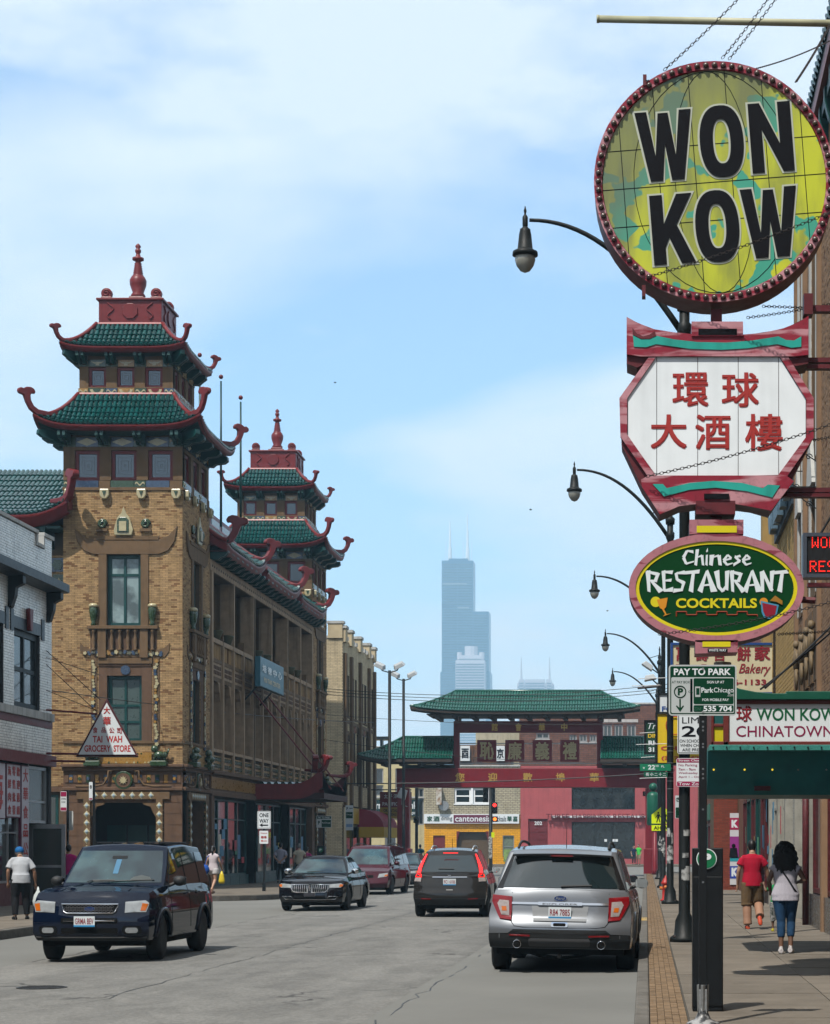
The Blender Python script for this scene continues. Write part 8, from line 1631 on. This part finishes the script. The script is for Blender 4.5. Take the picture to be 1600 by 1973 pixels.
# ---- grey-brown suv with its brake lights on
sp=dict(L=4.5,W=1.82,H=1.66,X=-4.80,Y=50.7,rz=radians(.8),roll=0,yf=1.3,yr=-1.32,rw=.34,tw=.225,spokes=9,sill=.30,paint=GREYP,label='grey brown suv with red brake lights lit, seen from behind in the lane',name='moving_car',top=[(-2.25,1.03),(-1.9,1.08),(.6,1.06),(1.2,1.03),(2.0,.92),(2.25,.82)],wid=[(.3,.95),(.5,1.0),(.8,.99),(1.1,.90)],rear=[(0,.12),(.2,.01),(.35,.0),(.5,.05),(1,.16)],front=[(0,.1),(.3,0),(1,.2)],gh=(-2.12,1.15,-1.62,.25,1.04,.82,.60),roof=[(-1.8,1.58),(-.9,1.655),(.1,1.65),(.4,1.6)],side=[(-1.75,-1.2,-1.2,-1.5),(-1.1,-.25,-.27,-1.1),(-.15,.8,.2,-.15)],doors=[-.2,.8,-1.15],handles=[-.05,-.95],mirror=.65,ws=(.7,.56,1.56,1.1),rg=(.70,.52,1.50,1.10),wtop=1.5,arch=.02,rails=fmat('rail_silver',(.5,.5,.5),.3,metal=.8),archm=PLAS)
r,B,G_=car(sp)
for s_ in(-1,1):
	P_=[(.80,1.06,.71,1.06),(.77,1.2,.69,1.2),(.70,1.36,.64,1.36),(.61,1.53,.575,1.53)];m=MB();m.grid([[tuple(G_.on('B',s_*a,z,.02))for a,z,_,_ in P_],[tuple(G_.on('B',s_*c,d,.02))for _,_,c,d in P_]],s_<0);m.build('tail_light',REDLIT,r)
	B.patch('tail_light',REDLIT,r,'B',[(s_*.68,.97),(s_*.85,.97),(s_*.84,1.05),(s_*.69,1.05)],.025);B.patch('reversing_lens',fmat('clear_lens',(0,0,0)),r,'B',[(s_*.70,.86),(s_*.86,.87),(s_*.86,.96),(s_*.69,.96)],.02);B.patch('reflector',REDL,r,'B',[(s_*.45,.44),(s_*.68,.45),(s_*.68,.47),(s_*.45,.46)],.02)
	P=[B.on('B',s_*x,z,.002)for x,z in((.69,1.03),(.69,.7),(.62,.58),(.0,.56))];m=MB();m.tube(P,.004,4);m.build('tailgate_gap',GAP,r)
B.patch('bumper_cladding',PLAS,r,'B',[(-.86,.31),(.86,.31),(.86,.47),(-.86,.47)],.012);B.patch('chrome_strip',CHROME,r,'B',[(-.42,.965),(.42,.965),(.42,.985),(-.42,.985)],.02);plate(r,B,'B',0,.86,.31,.155,'9C1 6106',fmat('plate_maroon',(0,0,0)),out=.03)
B.patch('handle_recess',fmat('pale_grey',(.35,.35,.35),.4),r,'B',rrect(-.08,.08,.66,.675,.005),.012);m=MB();p=B.on('B',0,1.02,.02)
for(x0,z0,x1,z1)in((-.045,1.055,-.03,.99),(.045,1.055,.03,.99),(-.035,1.02,.035,1.02)):m.tube([(x0,p.y-.01,z0),(x1,p.y-.01,z1)],.007,5)
m.build('badge',CHROME,r);wiper(r,[G_.on('B',-.28,1.17,.02),G_.on('B',.1,1.165,.02)],.012);m=MB();m.box(-.18,.18,-1.86,-1.84,1.555,1.575);m.build('high_brake_lamp',REDLIT,r);m=MB();m.tube([(.0,-1.3,1.68),(.0,-1.36,1.92)],.006,5);m.build('aerial',BLK,r)
# ---- black sedan
def sedan(lbl,X,Y,rz,pm,nm,chromem=None,grille=True):
	sp=dict(L=4.82,W=1.83,H=1.46,X=X,Y=Y,rz=rz,roll=0,yf=1.43,yr=-1.32,rw=.325,tw=.215,spokes=10,sill=.24,paint=pm,label=lbl,name=nm,top=[(-2.4,.98),(-1.9,1.02),(-1.2,1.0),(.7,.98),(1.3,.94),(2.0,.84),(2.4,.74)],wid=[(.22,.94),(.4,1.0),(.7,1.0),(.98,.90)],rear=[(0,.12),(.3,0),(1,.12)],front=[(0,.10),(.25,.0),(.6,.02),(1,.14)],gh=(-1.75,1.05,-1.05,.18,.97,.80,.56),roof=[(-1.2,1.40),(-.6,1.455),(.1,1.45),(.4,1.41)],side=[(-1.22,-.42,-.42,-.95),(-.32,.80,.15,-.32)],doors=[-.38,.85,-1.2],handles=[-.22,-1.02],mirror=.65,ws=(.72,.53,1.375,1.01),rg=(.7,.52,1.36,1.02),wtop=1.36,arch=.016,mirm=chromem or pm,pull=.2,taper=.1)
	r,B,G_=car(sp)
	for s_ in(-1,1):
		B.patch('headlight',LENSC,r,'F',[(s_*.50,.62),(s_*.80,.63),(s_*.86,.70),(s_*.80,.74),(s_*.50,.715)],.012);B.patch('indicator_lens',AMB,r,'F',[(s_*.76,.64),(s_*.84,.66),(s_*.85,.71),(s_*.77,.72)],.016)
		if grille:
			B.patch('grille',GAP,r,'F',[(s_*.05,.50),(s_*.44,.52),(s_*.50,.70),(s_*.05,.70)],.01)
			for i in range(8):x=.08+i*.055;m=MB();m.tube([B.on('F',s_*(x),.51,.024),B.on('F',s_*(x+.012),.70,.024)],.0085,5);m.build('grille_bar',CHROME,r,True)
			m=MB();m.tube([B.on('F',s_*x,z,.022)for x,z in((.05,.70),(.05,.50),(.42,.515),(.50,.60),(.52,.705),(.05,.705))],.011,5);m.build('grille_frame',CHROME,r,True)
			m=MB();m.tube([B.on('F',s_*x,z,.01)for x,z in((.62,.40),(.50,.40),(.44,.33),(.66,.33),(.74,.40),(.62,.40))],.009,5);m.build('fog_surround',CHROME,r,True)
	if grille:m=MB();m.tube([B.on('F',-.44,.32,.012),B.on('F',.44,.32,.012)],.008,5);m.build('bumper_strip',CHROME,r);B.patch('lower_intake',GAP,r,'F',rrect(-.42,.42,.34,.42,.02),.006);B.patch('licence_plate',fmat('dark_plate',(.02,.02,.025),.4),r,'F',rrect(-.15,.15,.40,.50,.01),.03);m=MB();p=B.on('F',0,.62,.03);m.box(-.012,.012,p.y-.01,p.y,.55,.70);m.box(-.02,.02,p.y-.012,p.y-.004,.60,.65);m.build('badge',CHROME,r)
	for s_ in(-1,1):wiper(r,[G_.on('F',s_*.05+.3,1.03,.02),G_.on('F',s_*.3-.3,1.05,.012)])
	B.patch('tail_light',REDL,r,'B',[(-.85,.75),(-.5,.75),(-.5,.86),(-.85,.86)],.012);B.patch('tail_light',REDL,r,'B',[(.5,.75),(.85,.75),(.85,.86),(.5,.86)],.012)
	return r
sedan('glossy black sedan with a chrome waterfall grille driving towards the camera',-8.95,55.8,pi-radians(1),BLKP,'moving_car',CHROME)
sedan('dark grey car half hidden behind the maroon minivan',-10.35,86.0,pi-radians(2),DGR,'parked_car',None,False)
sedan('dark maroon car parked just ahead of the silver suv',-1.2,42.5,0,MARP,'parked_car',None,False)
# ---- maroon minivan
sp=dict(L=5.08,W=1.98,H=1.78,X=-10.1,Y=74.3,rz=pi-radians(3),roll=0,yf=1.6,yr=-1.42,rw=.335,tw=.22,spokes=7,sill=.27,paint=MARP,label='dark maroon minivan with roof rails behind the black sedan',name='parked_car',top=[(-2.54,1.08),(-2.0,1.1),(1.3,1.06),(1.8,.98),(2.3,.84),(2.54,.72)],wid=[(.25,.95),(.5,1.0),(.85,.99),(1.1,.92)],rear=[(0,.05),(1,.08)],front=[(0,.1),(.3,0),(1,.2)],gh=(-2.48,1.95,-2.2,.85,1.05,.90,.70),roof=[(-2.3,1.70),(-1,1.77),(.6,1.76),(1.0,1.7)],side=[(-2.3,-1.3,-1.3,-2.1),(-1.2,-.05,-.05,-1.2),(.05,1.35,.72,.05)],doors=[0,1.4,-1.25],handles=[.15,-1.1],mirror=1.1,ws=(.82,.64,1.66,1.1),rg=(.8,.66,1.64,1.12),wtop=1.62,arch=.016,rails=PLAS,mirm=MARP)
r,B,G_=car(sp)
for s_ in(-1,1):B.patch('headlight',LENSC,r,'F',[(s_*.58,.62),(s_*.88,.66),(s_*.92,.80),(s_*.62,.76)],.014);B.patch('indicator_lens',AMB,r,'F',[(s_*.80,.66),(s_*.90,.68),(s_*.92,.74),(s_*.82,.73)],.018)
B.patch('grille',GAP,r,'F',rrect(-.42,.42,.62,.72,.03),.01)
# ------- people
def person(lbl,X,Y,z0,hgt,face,pose,cl,group=None,vox=.013):
	"""local frame: facing +y, x to the body's right. pose: joints; cl: clothing"""
	sc=hgt/1.75;root=empty('person',(X,Y,z0),lbl,'person',group,world=False,rz=face)
	J=dict(hip=(0,0,.93),chest=(0,.0,1.28),neck=(0,-.01,1.47),head=(0,.02,1.62))
	J.update(pose.get('spine',{}))
	V_={k:Vector(v)*sc for k,v in J.items()}
	lg=pose['legs'];ar=pose['arms']
	fem=cl.get('fem',0);sw=(.175 if fem else .20);hw_=(.105 if fem else .095)
	def mk(parts,name,m,par,vx,sm=2,smooth=True):
		mb=MB()
		for f in parts:f(mb)
		me=mb.mesh(name+'_src',m);o=bpy.data.objects.new(name,me);COL.objects.link(o)
		md=o.modifiers.new('r','REMESH');md.mode='VOXEL';md.voxel_size=vx
		ms=o.modifiers.new('s','SMOOTH');ms.iterations=sm;ms.factor=.5
		bpy.context.view_layer.update();n=bpy.data.meshes.new_from_object(o.evaluated_get(bpy.context.evaluated_depsgraph_get()));bpy.data.objects.remove(o);bpy.data.meshes.remove(me)
		n.name=name;n.materials.clear();n.materials.append(m);n.polygons.foreach_set('use_smooth',[True]*len(n.polygons));q=bpy.data.objects.new(name,n);COL.objects.link(q);q.parent=par;ORG[q.name]=Vector((0,0,0));return q
	def limb(mb,pts,rs,n=10):mb.tube([Vector(p)*sc for p in pts],[r*sc for r in rs],n)
	def ellring(mb,secs):
		n=18;vs=[]
		for c,rx,ry in secs:vs+=[(c[0]*sc+rx*sc*cos(2*pi*k/n),c[1]*sc+ry*sc*sin(2*pi*k/n),c[2]*sc)for k in range(n)]
		m=len(secs);mb.add(vs,[(i*n+k,i*n+(k+1)%n,(i+1)*n+(k+1)%n,(i+1)*n+k)for i in range(m-1)for k in range(n)]+[tuple(range(n))[::-1],tuple((m-1)*n+k for k in range(n))])
	H_,C_,N_,D_=J['hip'],J['chest'],J['neck'],J['head'];bw=cl.get('build',1.0)
	def torso(e):
		def f(mb):
			mid=[(H_[i]+C_[i])/2 for i in range(3)]
			ellring(mb,[((H_[0],H_[1],H_[2]-.09),(.155+e)*bw*(1.1 if fem else 1),(.105+e)*bw),((H_[0],H_[1],H_[2]),(.165+e)*bw*(1.1 if fem else 1),(.115+e)*bw),(mid,(.135+e)*bw,(.10+e)*bw),(C_,(.165+e)*bw,(.115+e)),((lerp(C_[0],N_[0],.55),lerp(C_[1],N_[1],.55),lerp(C_[2],N_[2],.55)),(.178+e)*bw*(.9 if fem else 1),.10+e),((lerp(C_[0],N_[0],.85),lerp(C_[1],N_[1],.85),lerp(C_[2],N_[2],.85)),(.105+e),.072+e),(N_,.065+e*.5,.06+e*.5)])
		return f
	def shirtb(mb):ellring(mb,[((H_[0],H_[1],H_[2]-cl.get('hem',.1)),.185*bw*(1.06 if fem else 1),.135*bw),((H_[0],H_[1],H_[2]),.18*bw*(1.04 if fem else 1),.13*bw),((H_[0],H_[1],H_[2]+.1),.165*bw,.12*bw)])
	def arm(e,upto=1.0):
		def f(mb):
			for s_,P in ar.items():
				s0,el,wr=P;L_=[s0,el,wr];rr=[.055+e,.043+e,.028+e]
				if upto<1:t=upto*2;el2=[lerp(s0[i],el[i],t)for i in range(3)];s0=(s0[0]*.95,s0[1],s0[2]-.025);limb(mb,[(lerp(N_[0],s0[0],.35),s0[1],s0[2]+.01),(s0[0]*.85,s0[1],s0[2]+.003),(s0[0]*1.06,s0[1],s0[2]-.05),el2],[.045+e,.048+e,.052+e,.05+e+.012])
				else:s0=(s0[0]*.95,s0[1],s0[2]-.025);limb(mb,[(lerp(N_[0],s0[0],.35),s0[1],s0[2]),s0,[lerp(s0[i],el[i],.5)for i in range(3)],el,[lerp(el[i],wr[i],.35)for i in range(3)],wr],[.045+e,.05+e,.047+e,.040+e,.042+e,.026+e])
		return f
	def hand(mb):
		for s_,P in ar.items():
			el,wr=Vector(P[1]),Vector(P[2]);d=(wr-el).normalized();side=Vector((1,0,0))if abs(d.x)<.8 else Vector((0,1,0));side=(side-d*side.dot(d)).normalized();up=d.cross(side)
			if pose.get('palmy'):side,up=up,side
			limb(mb,[wr-d*.01,wr+d*.045,wr+d*.085],[.025,.033,.034],8)
			for k,(o,l)in enumerate(((-.028,.062),(-.010,.072),(.010,.068),(.027,.052))):
				b=wr+d*.085+side*o;cu=up*(.018 if P[0][0]>0 else-.018);limb(mb,[b-d*.02,b+d*l*.5+cu*.4,b+d*l+cu*1.8],[.0105,.0100,.0085],6)
			th=-1 if(P[0][0]>0)else 1;limb(mb,[wr+d*.02,wr+d*.05+side*.03*th+Vector((0,.015,0)),wr+d*.085+side*.045*th+Vector((0,.02,0))],[.014,.0125,.0095],6)
	def head(mb):
		c=Vector(D_)*sc;limb(mb,[N_,(lerp(N_[0],D_[0],.4),lerp(N_[1],D_[1],.4)-.005,lerp(N_[2],D_[2],.4)),(D_[0],D_[1]-.01,D_[2])],[.06,.052,.05]);mb._sph(tuple(c),.1*sc,14,10,(.78,.95,1.18));j=c+Vector((0,.03,-.06))*sc;mb._sph(tuple(j),.07*sc,10,8,(.82,.9,.85))
		n_=c+Vector((0,.102,-.015))*sc;mb._sph(tuple(n_),.02*sc,8,6,(.7,.9,1.3))
		for s_ in(-1,1):mb._sph(tuple(c+Vector((s_*.08,-.005,-.01))*sc),.03*sc,8,6,(.35,.6,1.05));
		mb._sph(tuple(c+Vector((0,.085,-.06))*sc),.02*sc,8,6,(1.2,.6,.5))
	def leg(e,k0=0,k1=1.0):
		def f(mb):
			for s_,P in lg.items():
				h,kn,an=P[:3];q=lambda t:[lerp(h[i],kn[i],t*2)if t<.5 else lerp(kn[i],an[i],t*2-1)for i in range(3)]
				ts=[t for t in(0,.15,.3,.42,.5,.6,.7,.85,1.0)if t<=k1+1e-6]
				if ts[-1]<k1-.01:ts.append(k1)
				rad=lambda t:pl([(0,.098 if fem else .09),(.15,.092 if fem else .085),(.42,.062),(.5,.056),(.65,.055),(.85,.038),(1,.034)],t)
				limb(mb,[q(t)for t in ts],[rad(t)*bw**.5+(e if not cl.get('flare')else e+cl['flare']*t)for t in ts],12)
		return f
	def foot(e):
		def f(mb):
			for s_,P in lg.items():
				an,toe=Vector(P[2]),Vector(P[3]);d=toe-an;hl=an-Vector((d.x,d.y,0)).normalized()*.045;hl.z=min(an.z-.055,toe.z+.01)if not len(P)>4 else P[4]
				limb(mb,[hl,lerp(hl,toe,.35),lerp(hl,toe,.75),toe],[.03+e,.034+e,.036+e,.022+e],8);limb(mb,[an+Vector((0,0,.02)),hl+Vector((0,0,.01))+(toe-hl)*.12],[.036,.034],8)
		return f
	sk=cl['skin'];bare=cl.get('bare',True)
	mk([torso(0),arm(0),hand,head,leg(0),foot(0)],'body',sk,root,vox)
	eye=fmat('eye_dark',(.02,.015,.012),.3)
	m=MB()
	for s_ in(-1,1):m._sph(tuple((Vector(D_)+Vector((s_*.03,.092,.012)))*sc),.009*sc,6,4,(1,.6,.7))
	m.build('eye',eye,root,True)
	mk([torso(.016),shirtb,arm(.018,cl.get('sleeve',.28))],'shirt',cl['shirt'],root,vox*1.1,1)
	def pants(mb):
		ellring(mb,[((H_[0],H_[1],H_[2]-.12),.17*bw*(1.08 if fem else 1),.125*bw),((H_[0],H_[1]-.0,H_[2]-.03),(.178)*bw*(1.08 if fem else 1),.132*bw),((H_[0],H_[1],H_[2]+.05),.165*bw,.12*bw)])
		leg(cl.get('ease',.02),0,cl.get('pants_to',.95))(mb)
	mk([pants],cl.get('pname','trousers'),cl['pants'],root,vox*1.1,1)
	mk([foot(.012)],'shoes' if not cl.get('sandal')else'sandals',cl['shoe'],root,vox*.9,1)
	hr=cl.get('hair')
	if hr:
		def hf(mb):
			c=Vector(D_)*sc
			if hr[0]=='short':mb._sph(tuple(c+Vector((0,-.018,.022))*sc),.104*sc,14,10,(.82,.95,1.12));mb._sph(tuple(c+Vector((0,-.05,-.03))*sc),.07*sc,10,8,(.95,.75,1.0))
			elif hr[0]=='pony':mb._sph(tuple(c+Vector((0,-.018,.02))*sc),.105*sc,14,10,(.84,.98,1.12));limb(mb,[Vector(D_)+Vector((0,-.1,.02)),Vector(D_)+Vector((.02,-.14,-.08)),Vector(D_)+Vector((.02,-.11,-.28))],[.03,.045,.015])
			elif hr[0]=='curly':
				rr=random.Random(5);mb._sph(tuple(c+Vector((0,-.03,.02))*sc),.13*sc,14,10,(1.05,.95,1.15));mb._sph(tuple(c+Vector((0,-.10,-.17))*sc),.155*sc,14,10,(1.15,.6,1.5))
				for i in range(330):
					z=rr.uniform(-.44,.15);wd=pl([(-.44,.09),(-.3,.18),(-.1,.185),(.05,.14),(.15,.06)],z);a=rr.uniform(pi*1.0,pi*2.0)if rr.random()<.85 else rr.uniform(0,2*pi);p=c+Vector((wd*cos(a),-.05+wd*.62*sin(a)if z<0 else-.03+wd*sin(a),z))*sc
					if a%(2*pi)<pi and z<.0 and abs(cos(a))<.5:continue
					mb._sph(tuple(p),rr.uniform(.016,.034)*sc,6,4,(1,1,1.2))
		mk([hf],'hair',hr[1],root,vox*.8 if hr[0]!='curly' else .009,1 if hr[0]=='curly' else 2)
	return root,V_,sc
SK1=fmat('skin_light_tan',(.40,.235,.16),.55,var=.12);SK2=fmat('skin_brown',(.14,.072,.045),.5,var=.12);SK3=fmat('skin_medium',(.28,.155,.10),.55)
HB=fmat('black_hair',(.008,.006,.006),.45,var=.3);HBc=mat('curly_black_hair',(.006,.005,.005),.5,var=.5,vs_=50,bump=1.0,bs=120)
RSH=mat('crimson_tshirt',(.33,.006,.025),.85,var=.12,vs_=5,bump=.5,bs=14);KHK=mat('khaki_shorts',(.13,.085,.045),.9,var=.25,vs_=9,bump=.6,bs=16);WTT=mat('heather_white_top',(.42,.40,.45),.9,var=.25,vs_=50);JEAN=mat('blue_jeans',(.018,.055,.12),.85,var=.35,vs_=7,bump=.5,bs=18)
Ym=5967/(1791-1632+.0)*1.0;Ym=1.55*F/(1790-CY);Xm=X_(1450,Ym)
r,V_,sc=person('man in crimson t-shirt and khaki shorts walking away holding a child by the hand',Xm,Ym,.15,1.70,radians(3),dict(spine=dict(head=(.0,.07,1.60),neck=(0,.0,1.46)),legs={-1:[(-.09,0,.9),(-.10,.04,.5),(-.09,-.02,.085),(-.10,.12,.03)],1:[(.09,0,.9),(.13,.08,.50),(.12,-.30,.25),(.13,-.33,.08),.30]},arms={-1:[(-.20,-.01,1.40),(-.27,-.03,1.12),(-.28,.05,.86)],1:[(.20,-.01,1.40),(.29,.02,1.13),(.36,.10,.86)]},palmy=1),dict(skin=SK3,shirt=RSH,pants=KHK,shoe=fmat('coral_sandal',(.5,.07,.03),.5),hair=('short',HB),build=1.12,sleeve=.30,pants_to=.56,ease=.028,flare=.05,pname='shorts',sandal=1),vox=.011)
Yc_=Ym-1.1;Xc=X_(1496,Yc_)
r,V_,sc=person('small child in green top and patterned trousers, mostly hidden behind the woman in jeans',Xc-.0,Yc_,.15,1.03,radians(0),dict(legs={-1:[(-.08,0,.9),(-.10,.02,.5),(-.10,.02,.08),(-.11,.15,.03)],1:[(.08,0,.9),(.09,-.02,.5),(.09,-.05,.08),(.10,.1,.03)]},arms={-1:[(-.18,0,1.40),(-.32,.08,1.25),(-.36,.16,1.42)],1:[(.18,0,1.40),(.22,.02,1.12),(.22,.08,.88)]}),dict(skin=SK2,shirt=mat('green_shirt',(.01,.20,.06),.85),pants=mat('camouflage_cloth',(.25,.25,.25),.9,col2=(.04,.05,.04),vs_=30),shoe=fmat('lime_shoe',(.4,.35,.02),.5),hair=('short',HB),pants_to=.72,ease=.03),vox=.01)
Yw=1.55*F/(1838-CY);Xw_=X_(1514,Yw)
r,V_,sc=person('woman with long curly black hair, white top and blue cropped jeans walking away',Xw_,Yw,.15,1.62,radians(-2),dict(spine=dict(head=(-.0,.05,1.60)),legs={-1:[(-.09,0,.9),(-.065,-.0,.5),(-.07,-.06,.10),(-.07,.10,.04)],1:[(.09,0,.9),(.09,.08,.5),(.08,.0,.11),(.12,.16,.045)]},arms={-1:[(-.175,-.0,1.40),(-.26,-.02,1.13),(-.23,.18,.98)],1:[(.175,-.0,1.40),(.30,-.04,1.15),(.20,.17,1.12)]}),dict(skin=SK2,shirt=WTT,pants=JEAN,shoe=fmat('pale_sandal',(.45,.42,.42),.5),hair=('curly',HBc),fem=1,build=1.12,sleeve=.2,pants_to=.80,ease=.012,sandal=1),vox=.010)
m=MB();P=[(-.16,-.02,1.43),(-.08,-.125,1.33),(.03,-.13,1.18),(.13,-.12,1.02),(.2,-.03,.93)];m.tube([Vector(p)*sc for p in P],.012,6);o=m.build('bag_strap',BLK,r)
Yo=42.6;Xo=X_(40,Yo)
r,V_,sc=person('elderly man in blue cap and pale shirt carrying a white plastic bag',Xo,Yo,.15,1.66,radians(25),dict(spine=dict(hip=(0,-.03,.92),chest=(0,.05,1.24),neck=(0,.12,1.41),head=(0,.22,1.50)),legs={-1:[(-.09,-.02,.9),(-.12,.02,.5),(-.13,-.08,.08),(-.15,.1,.035)],1:[(.09,-.02,.9),(.12,.04,.5),(.14,.05,.08),(.18,.24,.035)]},arms={-1:[(-.2,.07,1.36),(-.27,.03,1.08),(-.26,.1,.84)],1:[(.2,.07,1.36),(.30,.03,1.07),(.33,.10,.82)]}),dict(skin=SK3,shirt=mat('pale_grey_shirt',(.40,.42,.45),.9,var=.15,vs_=6,bump=.6,bs=14),pants=mat('black_trousers',(.012,.012,.014),.9),shoe=BLK,hair=('short',fmat('grey_hair',(.15,.14,.13),.6)),build=1.15,sleeve=.38,ease=.03,pants_to=.96),vox=.012)
c=V_['head'];m=MB();m._sph((c.x,c.y-.005,c.z+.045),.112,14,8,(.86,1.0,.82));m.ext([(c.x+.085*cos(a),c.y+.06+.13*sin(a))for a in[pi*i/8 for i in range(9)]],lambda u,w,d:(u,w,d-(w-c.y)*.12),c.z+.05,c.z+.062);m.build('cap',mat('blue_cap',(.01,.10,.28),.7),r,True)
bgx=empty('plastic_bag',(Xo+.37,Yo+.0,.55),'white plastic carrier bag hanging from the elderly mans hand','bag',world=False);m=MB();m.lathe(0,0,[(.012,.30),(.03,.22),(.09,.12),(.12,.0),(.11,-.1),(.05,-.15)],12,sx=1,sy=.6);m.build('bag_body',mat('thin_white_plastic',(.50,.55,.55),.35,bump=1.0,bs=30),bgx,True)
STAND=dict(legs={-1:[(-.09,0,.9),(-.11,.0,.5),(-.11,-.02,.08),(-.13,.14,.035)],1:[(.09,0,.9),(.11,.02,.5),(.12,.0,.08),(.14,.16,.035)]},arms={-1:[(-.2,0,1.40),(-.27,-.05,1.12),(-.24,.05,.86)],1:[(.2,0,1.40),(.27,-.05,1.12),(.24,.05,.86)]})
WALK=dict(legs={-1:[(-.09,0,.9),(-.08,.14,.52),(-.08,.1,.10),(-.08,.26,.05)],1:[(.09,0,.9),(.09,-.02,.5),(.08,-.28,.16),(.08,-.18,.04)]},arms={-1:[(-.18,0,1.40),(-.24,-.08,1.13),(-.22,-.02,.88)],1:[(.18,0,1.40),(.24,.05,1.14),(.22,.22,.95)]})
def at(x,yfoot):Y=1.55*F/(yfoot-CY);return X_(x,Y),Y
X,Y=at(411,1722)
r,V_,sc=person('woman in white shorts and vest carrying a blue bag on her shoulder',X,Y,.15,1.60,radians(-15),WALK,dict(skin=SK1,shirt=mat('pale_pink_vest',(.48,.42,.44),.9),pants=mat('white_shorts',(.5,.48,.48),.9),shoe=fmat('brown_sandal',(.15,.08,.05),.6),hair=('pony',HB),fem=1,sleeve=.06,pants_to=.24,ease=.03,pname='shorts'),vox=.014)
bg_=empty('shoulder_bag',(X-.24,Y-.1,.95),'blue cloth shoulder bag hanging at the side of the woman in white shorts','bag',world=False);m=MB();m._sph((0,0,0),.15,12,8,(.9,.6,1.1));m.build('bag_body',mat('blue_bag_cloth',(.01,.06,.28),.7,bump=.6,bs=20),bg_,True);m=MB();m.tube([(-.02,0,.13),(.05,.02,.4),(.12,.05,.47)],.015,6);m.build('strap',mat('blue_bag_cloth',(0,0,0)),bg_)
bg_=empty('carrier_bag',(X+.28,Y,.62),'yellow plastic carrier bag in the hand of the woman in white shorts','bag',world=False);m=MB();m.lathe(0,0,[(.012,.28),(.07,.15),(.11,-.05),(.09,-.14)],10,sy=.5);m.build('bag_body',fmat('yellow_plastic',(.55,.42,.02),.4),bg_,True)
BACK=dict(legs=STAND['legs'],arms={-1:[(-.2,0,1.40),(-.26,-.12,1.12),(-.05,-.20,.93)],1:[(.2,0,1.40),(.26,-.12,1.12),(.05,-.20,.95)]})
X,Y=at(541,1701);person('man in pale shirt and black trousers standing with hands behind his back',X,Y,.15,1.74,0,BACK,dict(skin=SK1,shirt=mat('lilac_grey_shirt',(.33,.33,.40),.9),pants=mat('black_trousers',(0,0,0)),shoe=BLK,hair=('short',HB),build=1.1,sleeve=.40,ease=.025),vox=.014)
X,Y=at(569,1703);person('person in cream top standing by the shop window behind the black sedan',X,Y+1,.15,1.70,.5,STAND,dict(skin=SK1,shirt=mat('cream_top',(.38,.35,.27),.9),pants=mat('brown_trousers',(.03,.025,.02),.9),shoe=BLK,hair=('short',fmat('grey_hair',(0,0,0))),build=1.1),vox=.02)
X,Y=at(588,1702);person('person in bright pink top just above the black sedan roof',X,Y+.5,.15,1.55,-.4,STAND,dict(skin=SK1,shirt=mat('pink_top',(.35,.04,.16),.9),pants=mat('brown_trousers',(0,0,0)),shoe=BLK,hair=('short',HB),fem=1),vox=.02)
Yq_=53.6;person('person in magenta shirt seen through the open grocery door glass',X_(97,Yq_)-.0,55.3,.15,1.62,.2,STAND,dict(skin=SK3,shirt=mat('magenta_shirt',(.35,.01,.13),.9),pants=mat('brown_trousers',(0,0,0)),shoe=BLK,hair=('short',HB),build=1.25),vox=.02)
Y=174.5;X=X_(1231,Y)
person('distant person in bright green shirt before the pink restaurant',X,Y,.15,1.78,pi-.4,STAND,dict(skin=SK3,shirt=mat('bright_green_shirt',(.05,.42,.06),.9),pants=mat('tan_shorts',(.3,.24,.15),.9),shoe=BLK,hair=('short',HB),build=1.25,pants_to=.5,ease=.04),vox=.025)
person('distant person in navy clothes beside the green shirted one',X_(1222,Y),Y-.3,.15,1.68,pi+.4,STAND,dict(skin=SK1,shirt=mat('navy_shirt',(.01,.02,.05),.9),pants=mat('black_trousers',(0,0,0)),shoe=BLK,hair=('short',HB)),vox=.025)
person('distant person in blue shirt between the gate pillar and the brown suv',X_(810,128),128,.15,1.72,0,STAND,dict(skin=SK1,shirt=mat('blue_shirt',(.02,.12,.16),.9),pants=mat('black_trousers',(0,0,0)),shoe=BLK,hair=('short',HB)),vox=.025)
for i,(x,y)in enumerate(((1023,982),(646,737),(1171,1177))):
	Y=140+i*20;c=Vector((X_(x,Y),Y,Z_(y,Y)));e=empty('bird',c,'tiny dark bird flying in the %s'%('sky above the lamp row','open sky beside the near pagoda tower','sky beside the fourth lamp')[i],'bird',world=True);m=MB();m._sph(tuple(c),.06,8,5,(1.9,.8,.7));m.add([tuple(c+Vector(p))for p in((-.04,0,.02),(.05,0,.02),(0,-.22,.06),(0,.22,.06))],[(0,2,1),(0,1,3)]);m.build('body',BLK,e)
